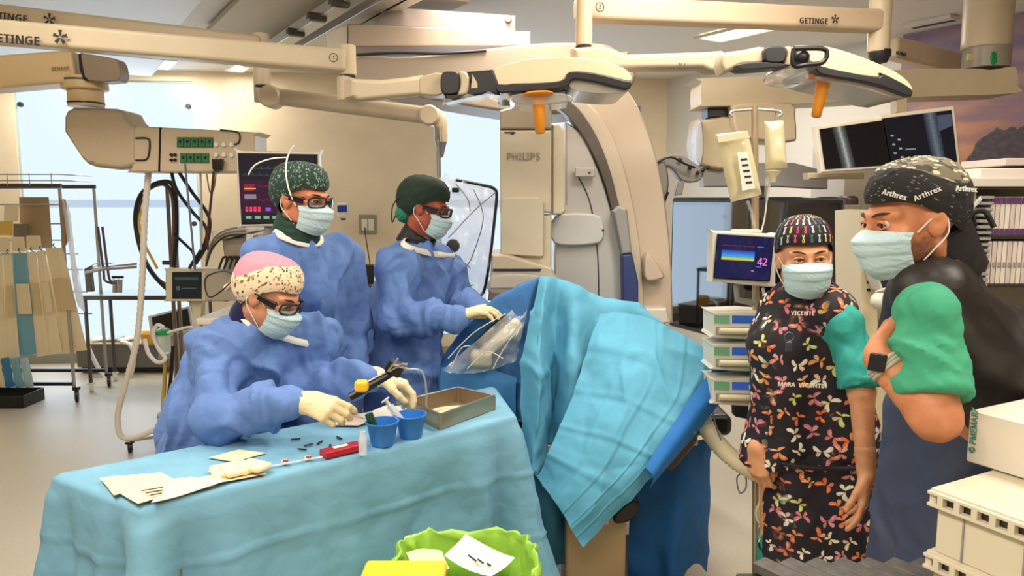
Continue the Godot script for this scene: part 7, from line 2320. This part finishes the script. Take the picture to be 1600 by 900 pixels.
	func tube(pts: Array, rad, seg := 8, caps := true) -> MB:
		var base := v.size()
		var m := pts.size()
		var fr := Vector3.ZERO
		var run := 0.0
		for i in m:
			var d: Vector3 = (pts[mini(i + 1, m - 1)] - pts[maxi(i - 1, 0)])
			if d.length() < 1e-7:
				d = Vector3.UP
			d = d.normalized()
			if fr == Vector3.ZERO:
				fr = d.cross(Vector3.UP if absf(d.y) < 0.9 else Vector3.RIGHT).normalized()
			fr = (fr - d * fr.dot(d)).normalized()
			var up := d.cross(fr)
			var r: float = rad[i] if rad is Array else rad
			if i:
				run += (pts[i] - pts[i - 1]).length()
			for k in seg:
				var w := fr * cos(TAU * k / seg) + up * sin(TAU * k / seg)
				vert(pts[i] + w * r, w, Vector2(float(k) / seg, run))
		for i in m - 1:
			for k in seg:
				var a := base + i * seg + k
				var b := base + i * seg + (k + 1) % seg
				quad_o(a, b, b + seg, a + seg, n[a] + n[b])
		if caps:
			for e in 2:
				var i0: int = base + (m - 1) * seg * e
				var dd: Vector3 = (pts[m - 1] - pts[m - 2]).normalized() if e else (pts[0] - pts[1]).normalized()
				var ring := []
				for k in seg:
					ring.append(xf.affine_inverse() * v[i0 + k])
				face(ring, dd)
		return self

	# profile of (radius, height) turned about the y axis
	func lathe(pr: Array, seg := 20, from := 0.0, to := TAU) -> MB:
		var closed := absf(to - from - TAU) < 0.001
		var m := seg if closed else seg + 1
		for s in pr.size() - 1:
			var a: Vector2 = pr[s]
			var b: Vector2 = pr[s + 1]
			var d := b - a
			if d.length() < 1e-7:
				continue
			var ns := Vector2(d.y, -d.x).normalized()
			var n0 := ns
			var n1 := ns
			if s > 0:
				var e: Vector2 = a - pr[s - 1]
				var q := Vector2(e.y, -e.x).normalized()
				if q.dot(ns) > 0.72:
					n0 = (q + ns).normalized()
			if s < pr.size() - 2:
				var e: Vector2 = pr[s + 2] - b
				var q := Vector2(e.y, -e.x).normalized()
				if q.dot(ns) > 0.72:
					n1 = (q + ns).normalized()
			var base := v.size()
			for i in m:
				var w := from + (to - from) * i / seg
				var cs := Vector3(cos(w), 0, sin(w))
				vert(cs * a.x + Vector3(0, a.y, 0), cs * n0.x + Vector3(0, n0.y, 0), Vector2(float(i) / seg, a.y))
				vert(cs * b.x + Vector3(0, b.y, 0), cs * n1.x + Vector3(0, n1.y, 0), Vector2(float(i) / seg, b.y))
			for i in (m if closed else m - 1):
				var k := (i + 1) % m
				quad_o(base + i * 2, base + k * 2, base + k * 2 + 1, base + i * 2 + 1, n[base + i * 2] + n[base + k * 2 + 1])
		return self

	# outline in x,y pushed out along z, edges chamfered
	func prism(poly: PackedVector2Array, z0: float, z1: float, bev := 0.0) -> MB:
		var m := poly.size()
		var area := 0.0
		for i in m:
			area += poly[i].cross(poly[(i + 1) % m])
		if area < 0:
			poly.reverse()
		var en := []
		for i in m:
			var d: Vector2 = poly[(i + 1) % m] - poly[i]
			en.append(Vector2(d.y, -d.x).normalized())
		var inner := PackedVector2Array()
		var tr := PackedInt32Array()
		for attempt in 7:
			inner.clear()
			for i in m:
				var b: Vector2 = en[i] + en[(i + m - 1) % m]
				b = b / maxf(b.length_squared() * 0.5, 0.3)
				inner.append(poly[i] - b * bev)
			tr = Geometry2D.triangulate_polygon(inner)
			if tr.size() == (m - 2) * 3:
				break
			bev = bev * .5 if attempt < 5 else 0.0
		for e in 2:
			var z := z1 if e else z0
			var base := v.size()
			for q in inner:
				vert(Vector3(q.x, q.y, z), Vector3(0, 0, 1 if e else -1), q)
			for k in range(0, tr.size(), 3):
				tri_o(base + tr[k], base + tr[k + 1], base + tr[k + 2], xf.basis.z * (1 if e else -1))
		for i in m:
			var k := (i + 1) % m
			var n0: Vector2 = en[i]
			var n1: Vector2 = en[i]
			if en[(i + m - 1) % m].dot(en[i]) > 0.75:
				n0 = (en[i] + en[(i + m - 1) % m]).normalized()
			if en[k].dot(en[i]) > 0.75:
				n1 = (en[i] + en[k]).normalized()
			var a3 := Vector3(n0.x, n0.y, 0)
			var b3 := Vector3(n1.x, n1.y, 0)
			var o := xf.basis * Vector3(en[i].x, en[i].y, 0)
			var zz := Vector3(0, 0, bev)
			var p := Vector3(poly[i].x, poly[i].y, 0)
			var q := Vector3(poly[k].x, poly[k].y, 0)
			var a0 := vert(p + Vector3(0, 0, z0) + zz, a3)
			var a1 := vert(q + Vector3(0, 0, z0) + zz, b3)
			var a2 := vert(q + Vector3(0, 0, z1) - zz, b3)
			var a4 := vert(p + Vector3(0, 0, z1) - zz, a3)
			quad_o(a0, a1, a2, a4, o)
			if bev > 0:
				var c0 := vert(Vector3(inner[i].x, inner[i].y, z0), Vector3(0, 0, -1))
				var c1 := vert(Vector3(inner[k].x, inner[k].y, z0), Vector3(0, 0, -1))
				quad_o(a0, a1, c1, c0, o - xf.basis.z)
				var d0 := vert(Vector3(inner[i].x, inner[i].y, z1), Vector3(0, 0, 1))
				var d1 := vert(Vector3(inner[k].x, inner[k].y, z1), Vector3(0, 0, 1))
				quad_o(a4, a2, d1, d0, o + xf.basis.z)
		return self

	func grid(nu: int, nv: int, f: Callable, wrap := false) -> MB:
		var base := v.size()
		for j in nv + 1:
			for i in nu + 1:
				vert(f.call(float(i) / nu, float(j) / nv), Vector3.ZERO, Vector2(float(i) / nu, float(j) / nv))
		for j in nv:
			for i in nu:
				var a := base + j * (nu + 1) + i
				tri(a, a + 1, a + nu + 2)
				tri(a, a + nu + 2, a + nu + 1)
		if wrap:
			fixn(base)
			for j in nv + 1:
				var a := base + j * (nu + 1)
				var s := (n[a] + n[a + nu]).normalized()
				n[a] = s
				n[a + nu] = s
		return self

	func fixn(from := 0) -> void:
		var acc := PackedVector3Array()
		acc.resize(v.size() - from)
		for k in range(0, ix.size(), 3):
			var a := ix[k]
			if a < from:
				continue
			var w := (v[ix[k + 2]] - v[a]).cross(v[ix[k + 1]] - v[a])
			acc[a - from] += w
			acc[ix[k + 1] - from] += w
			acc[ix[k + 2] - from] += w
		for i in range(from, v.size()):
			if n[i] == Vector3.ZERO:
				n[i] = acc[i - from].normalized()
				if n[i] == Vector3.ZERO:
					n[i] = Vector3.UP

	func commit(inv := Transform3D()) -> ArrayMesh:
		fixn()
		var pv := v.duplicate()
		var pn := n.duplicate()
		for i in pv.size():
			pv[i] = inv * pv[i]
			pn[i] = (inv.basis * pn[i]).normalized()
		var a := []
		a.resize(Mesh.ARRAY_MAX)
		a[Mesh.ARRAY_VERTEX] = pv
		a[Mesh.ARRAY_NORMAL] = pn
		a[Mesh.ARRAY_TEX_UV] = t
		a[Mesh.ARRAY_COLOR] = c
		a[Mesh.ARRAY_INDEX] = ix
		var m := ArrayMesh.new()
		m.add_surface_from_arrays(Mesh.PRIMITIVE_TRIANGLES, a)
		return m

# ------------------------------------------------------------------ rounded solids from joints
class SDF:
	var A := []       # capsules: a, b, ra, rb, k, scale basis for ellipsoids
	var cut := []
	var hems := []
	var kk := 0.02

	func cap(a: Vector3, b: Vector3, ra: float, rb := -1.0, k := -1.0) -> SDF:
		if rb < 0:
			rb = ra
		var d := b - a
		A.append([0, a, d, 1.0 / maxf(d.length_squared(), 1e-9), ra, rb - ra, k if k >= 0 else kk])
		return self

	func ell(c: Vector3, r: Vector3, b := Basis(), k := -1.0) -> SDF:
		A.append([1, c, b.transposed(), r, minf(r.x, minf(r.y, r.z)), maxf(r.x, maxf(r.y, r.z)), k if k >= 0 else kk])
		return self

	# cuts off what lies beyond a plane, within reach of a point: hems and cuffs
	func clip(p: Vector3, n: Vector3, reach: float) -> SDF:
		hems.append([p, n.normalized(), reach])
		return self

	func hole(c: Vector3, r: float, k := 0.01) -> SDF:
		cut.append([c, r, k])
		return self

	# the primitives as packed arrays: kind, point, span, 1/span^2 or radii, radius, growth, blend
	var kd := PackedByteArray()
	var pa := PackedVector3Array()
	var pd := PackedVector3Array()
	var pv := PackedFloat32Array()
	var pr := PackedFloat32Array()
	var pg := PackedFloat32Array()
	var pk := PackedFloat32Array()
	var bx := []

	func pack() -> void:
		if kd.size():
			return
		for q in A:
			kd.append(q[0])
			pa.append(q[1])
			pk.append(q[6])
			if q[0] == 0:
				pd.append(q[2])
				pv.append(q[3])
				pr.append(q[4])
				pg.append(q[5])
				bx.append(null)
			else:
				pd.append(q[3])
				pv.append(0)
				pr.append(0)
				pg.append(0)
				bx.append(q[2])

	func dist(i: int, p: Vector3) -> float:
		var w := p - pa[i]
		if kd[i] == 0:
			var s := pd[i]
			var h := clampf(w.dot(s) * pv[i], 0.0, 1.0)
			return (w - s * h).length() - pr[i] - pg[i] * h
		var b: Basis = bx[i]
		var e := b * w
		var r := pd[i]
		var k0 := (e / r).length()
		return k0 * (k0 - 1.0) / maxf((e / (r * r)).length(), 1e-6)

	func eval(p: Vector3, L: PackedInt32Array) -> float:
		var d := 9.0
		for i in L:
			var e: float
			if kd[i] == 0:
				var w := p - pa[i]
				var s := pd[i]
				var t := clampf(w.dot(s) * pv[i], 0.0, 1.0)
				e = (w - s * t).length() - pr[i] - pg[i] * t
			else:
				e = dist(i, p)
			var k := pk[i]
			var g := absf(d - e)
			if g < k:
				d = minf(d, e) - (k - g) * (k - g) * 0.25 / k
			else:
				d = minf(d, e)
		for q in cut:
			var e: float = q[1] - p.distance_to(q[0])
			var k: float = q[2]
			if e > d - k:
				var h := maxf(k - absf(d - e), 0.0)
				d = maxf(d, e) + h * h * 0.25 / k
		for q in hems:
			var w: Vector3 = p - q[0]
			d = maxf(d, minf(w.dot(q[1]), q[2] - w.length()))
		return d

	# surface nets: blocks of cells, only the primitives near a block are asked
	func mesh(mb: MB, cell: float) -> MB:
		mb.keep.append(self)
		mb.jobs.append(net.bind(mb, cell))
		return mb

	func net(mb: MB, cell: float) -> MB:
		var lo := Vector3(1e9, 1e9, 1e9)
		var hi := -lo
		if true:
			for q in A:
				if q[0] == 0:
					var r: float = maxf(q[4], q[4] + q[5]) + 0.03
					for e in [q[1], q[1] + q[2]]:
						lo = lo.min(e - Vector3(r, r, r))
						hi = hi.max(e + Vector3(r, r, r))
				else:
					var r: float = q[5] + 0.03
					lo = lo.min(q[1] - Vector3(r, r, r))
					hi = hi.max(q[1] + Vector3(r, r, r))
		pack()
		var B := 4
		var bs := cell * B
		var nb := Vector3i(((hi - lo) / bs).ceil())
		var half := bs * 0.87
		var vid := {}
		var val := PackedFloat32Array()
		val.resize((B + 1) * (B + 1) * (B + 1))
		var S := B + 1
		var base := mb.v.size()
		var quads := []
		var ds := PackedFloat32Array()
		ds.resize(A.size())
		var corner := PackedVector3Array([Vector3(0, 0, 0), Vector3(1, 0, 0), Vector3(0, 1, 0), Vector3(1, 1, 0), Vector3(0, 0, 1), Vector3(1, 0, 1), Vector3(0, 1, 1), Vector3(1, 1, 1)])
		var ea := PackedInt32Array([0, 2, 4, 6, 0, 1, 4, 5, 0, 1, 2, 3])
		var eb := PackedInt32Array([1, 3, 5, 7, 2, 3, 6, 7, 4, 5, 6, 7])
		for bz in nb.z:
			for by in nb.y:
				for bxx in nb.x:
					var o := lo + Vector3(bxx, by, bz) * bs
					var mid := o + Vector3(bs, bs, bs) * 0.5
					var L := PackedInt32Array()
					var dm := 9.0
					for i in A.size():
						var e := dist(i, mid)
						ds[i] = e
						dm = minf(dm, e)
					if dm > half + 0.05:
						continue
					for i in A.size():
						if ds[i] < dm + half * 2.4 + 2.0 * pk[i]:
							L.append(i)
					if absf(eval(mid, L)) > half * 1.35:
						continue
					var neg := 0
					for z in S:
						for y in S:
							for x in S:
								var e := eval(o + Vector3(x, y, z) * cell, L)
								val[(z * S + y) * S + x] = e
								if e < 0.0:
									neg += 1
					if neg == 0 or neg == S * S * S:
						continue
					for z in B:
						for y in B:
							for x in B:
								var at0 := (z * S + y) * S + x
								var d := PackedFloat32Array([val[at0], val[at0 + 1], val[at0 + S], val[at0 + S + 1], val[at0 + S * S], val[at0 + S * S + 1], val[at0 + S * S + S], val[at0 + S * S + S + 1]])
								var m := 0
								for i in 8:
									if d[i] < 0.0:
										m |= 1 << i
								if m == 0 or m == 255:
									continue
								var s := Vector3.ZERO
								var cnt := 0
								for e in 12:
									var d0 := d[ea[e]]
									var d1 := d[eb[e]]
									if (d0 < 0.0) != (d1 < 0.0):
										var w := d0 / (d0 - d1)
										s += corner[ea[e]].lerp(corner[eb[e]], w)
										cnt += 1
								var g := Vector3i(bxx * B + x, by * B + y, bz * B + z)
								vid[g] = mb.vert(o + (Vector3(x, y, z) + s / cnt) * cell)
								for a in 3:
									var one_i: int = [1, 2, 4][a]
									if (d[0] < 0.0) != (d[one_i] < 0.0):
										quads.append([g, a, d[0] < 0.0])
		for q in quads:
			var g: Vector3i = q[0]
			var e := Vector3i.ZERO
			var f := Vector3i.ZERO
			e[(q[1] + 1) % 3] = 1
			f[(q[1] + 2) % 3] = 1
			if not (vid.has(g - e) and vid.has(g - f) and vid.has(g - e - f)):
				continue
			var a: int = vid[g]
			var b: int = vid[g - e]
			var c2: int = vid[g - e - f]
			var d2: int = vid[g - f]
			if q[2]:
				mb.tri(a, c2, b)
				mb.tri(a, d2, c2)
			else:
				mb.tri(a, b, c2)
				mb.tri(a, c2, d2)
		# relax a little and find the normals
		mb.fixn(base)
		return mb

# ------------------------------------------------------------------ naming and tagging
var counts := {}
var pending := []
var M := {}
var CAM := Vector3(0, 1.7, 0)
const F := 1150.0
const PITCH := 0.1194   # the horizon lies 138 px above the middle of the 1600 x 900 frame
var TILT := Basis(Vector3.RIGHT, -PITCH)

func numbered(s: String) -> String:
	counts[s] = counts.get(s, -1) + 1
	return s if counts[s] == 0 else "%s_%03d" % [s, counts[s]]

# where the ray through a pixel of the photograph reaches the distance z
func W(u: float, w: float, z: float) -> Vector3:
	var d := TILT * Vector3((u - 800.0) / F, -(w - 450.0) / F, -1.0)
	return CAM + d * (z / -d.z)

func WH(u: float, w: float, h: float) -> Vector3:
	var d := TILT * Vector3((u - 800.0) / F, -(w - 450.0) / F, -1.0)
	return CAM + d * ((h - CAM.y) / d.y)

func tag(o: Node3D, label: String, category: String, group := "") -> Node3D:
	o.set_meta("label", label)
	o.set_meta("category", category)
	if group:
		o.set_meta("group", group)
	return o

func thing(called: String, label: String, category: String, at := Vector3.ZERO, group := "") -> Node3D:
	var o := Node3D.new()
	o.name = numbered(called)
	add_child(o)
	o.position = at
	return tag(o, label, category, group)

func mk(called: String, mb: MB, m: Material, parent: Node3D = self) -> MeshInstance3D:
	var o := MeshInstance3D.new()
	o.name = called
	parent.add_child(o, true)
	o.material_override = m
	if mb.jobs:
		pending.append([o, mb, parent.global_transform.affine_inverse(), null])
	else:
		o.mesh = mb.commit(parent.global_transform.affine_inverse())
	return o

func slow_share(k: int) -> void:
	for i in range(k, pending.size(), 4):
		pending[i][1].work()
		pending[i][1].fixn()

func finish_slow() -> void:
	var crew := []
	for k in 4:
		var th := Thread.new()
		th.start(slow_share.bind(k))
		crew.append(th)
	for th in crew:
		th.wait_to_finish()
	for q in pending:
		q[0].mesh = q[1].commit(q[2])
	pending.clear()

# a thing that is one mesh; its origin is moved to its base
func one(called: String, label: String, category: String, mb: MB, m: Material, group := "") -> MeshInstance3D:
	var o := MeshInstance3D.new()
	o.name = numbered(called)
	add_child(o)
	var lo := Vector3(1e9, 1e9, 1e9)
	var hi := -lo
	for p in mb.v:
		lo = lo.min(p)
		hi = hi.max(p)
	o.position = Vector3((lo.x + hi.x) / 2, lo.y, (lo.z + hi.z) / 2)
	o.mesh = mb.commit(Transform3D(Basis(), -o.position))
	o.material_override = m
	tag(o, label, category, group)
	return o

func struct(called: String, mb: MB, m: Material) -> MeshInstance3D:
	var o := mk(called, mb, m)
	o.set_meta("kind", "structure")
	return o

func copy(o: Node3D, label: String, group := "") -> Node3D:
	var r: Node3D = o.duplicate()
	var nm := str(o.name)
	if nm.length() > 4 and nm[-4] == "_" and nm.right(3).is_valid_int():
		nm = nm.left(-4)
	r.name = numbered(nm)
	add_child(r)
	r.set_meta("label", label)
	if group:
		r.set_meta("group", group)
	return r

func mat(key: String, col: Color, rough := 0.6, metal := 0.0) -> StandardMaterial3D:
	if M.has(key):
		return M[key]
	var m := StandardMaterial3D.new()
	m.resource_name = key
	m.albedo_color = col
	m.roughness = rough
	m.metallic = metal
	M[key] = m
	return m

func rgb(r: float, g: float, b: float) -> Color:
	return Color(r / 255.0, g / 255.0, b / 255.0)

func glow(key: String, col: Color, energy: float) -> StandardMaterial3D:
	var m := mat(key, Color(0.02, 0.02, 0.02), 0.5)
	m.emission_enabled = true
	m.emission = col
	m.emission_energy_multiplier = energy
	return m

func noise(freq: float, sd: int, oct := 3, kind := FastNoiseLite.TYPE_SIMPLEX_SMOOTH) -> FastNoiseLite:
	var q := FastNoiseLite.new()
	q.noise_type = kind
	q.seed = sd
	q.frequency = freq
	q.fractal_octaves = oct
	return q

# flat facets meeting in straight creases, as in pressed paper cloth
func facets(freq: float, sd: int) -> FastNoiseLite:
	var q := FastNoiseLite.new()
	q.noise_type = FastNoiseLite.TYPE_CELLULAR
	q.cellular_return_type = FastNoiseLite.RETURN_DISTANCE2_SUB
	q.fractal_type = FastNoiseLite.FRACTAL_NONE
	q.seed = sd
	q.frequency = freq
	return q

func bump_map(key: String, freq: float, sd: int, strength: float, oct := 4, size := 512, kind := FastNoiseLite.TYPE_SIMPLEX_SMOOTH, ridged := false) -> NoiseTexture2D:
	if M.has(key):
		return M[key]
	var q := noise(freq, sd, oct, kind)
	if ridged:
		q.fractal_type = FastNoiseLite.FRACTAL_RIDGED
	var x := NoiseTexture2D.new()
	x.noise = q
	x.width = size
	x.height = size
	x.seamless = true
	x.as_normal_map = true
	x.bump_strength = strength
	M[key] = x
	return x

func tone_map(key: String, freq: float, sd: int, lo: Color, hi: Color, size := 512, oct := 4) -> NoiseTexture2D:
	if M.has(key):
		return M[key]
	var x := NoiseTexture2D.new()
	x.noise = noise(freq, sd, oct)
	x.width = size
	x.height = size
	x.seamless = true
	var g := Gradient.new()
	g.set_color(0, lo)
	g.set_color(1, hi)
	x.color_ramp = g
	M[key] = x
	return x

# gives a material a bumpy, unevenly toned surface without needing uvs
func rough_up(m: StandardMaterial3D, bump: Texture2D, amount: float, tone: Texture2D = null, scale := 1.0) -> StandardMaterial3D:
	m.uv1_triplanar = true
	m.uv1_scale = Vector3(scale, scale, scale)
	if bump:
		m.normal_enabled = true
		m.normal_texture = bump
		m.normal_scale = amount
	if tone:
		m.albedo_texture = tone
	return m

# smooth curve through points
func crv(p: Array, per := 6) -> Array:
	var o := []
	for i in p.size() - 1:
		var a: Vector3 = p[maxi(i - 1, 0)]
		var d: Vector3 = p[mini(i + 2, p.size() - 1)]
		for k in per:
			o.append(p[i].cubic_interpolate(p[i + 1], a, d, float(k) / per))
	o.append(p[-1])
	return o

func pts(a: Array, z := 0.0) -> Array:
	var o := []
	for q in a:
		o.append(W(q[0], q[1], q[2] if q.size() > 2 else z))
	return o

func lettering(words: String, size: float, at: Vector3, b: Basis, m: Material, parent: Node3D, fnt := "Droid Sans", bold := false) -> MeshInstance3D:
	var f := SystemFont.new()
	f.font_names = PackedStringArray([fnt])
	if bold:
		f.font_weight = 700
	var t := TextMesh.new()
	t.text = words
	t.font = f
	t.font_size = 32
	t.pixel_size = size / 24.0
	t.depth = 0.002
	t.curve_step = 4.0
	t.horizontal_alignment = HORIZONTAL_ALIGNMENT_LEFT
	var o := MeshInstance3D.new()
	o.name = "lettering"
	o.mesh = t
	o.material_override = m
	parent.add_child(o, true)
	o.global_transform = Transform3D(b, at)
	return o

func look(fwd: Vector3, up := Vector3.UP) -> Basis:
	var z := fwd.normalized()
	var x := up.cross(z).normalized()
	return Basis(x, z.cross(x), z)

func circle(r: float, n := 24, c := Vector2.ZERO) -> PackedVector2Array:
	var o := PackedVector2Array()
	for i in n:
		o.append(c + Vector2(cos(TAU * i / n), sin(TAU * i / n)) * r)
	return o

func rrect(w: float, h: float, r: float, n := 4) -> PackedVector2Array:
	var o := PackedVector2Array()
	for q in 4:
		var cc := Vector2((w / 2 - r) * (1 if q == 0 or q == 3 else -1), (h / 2 - r) * (1 if q < 2 else -1))
		for i in n + 1:
			var a := (q + float(i) / n) * PI / 2
			o.append(cc + Vector2(cos(a), sin(a)) * r)
	return o
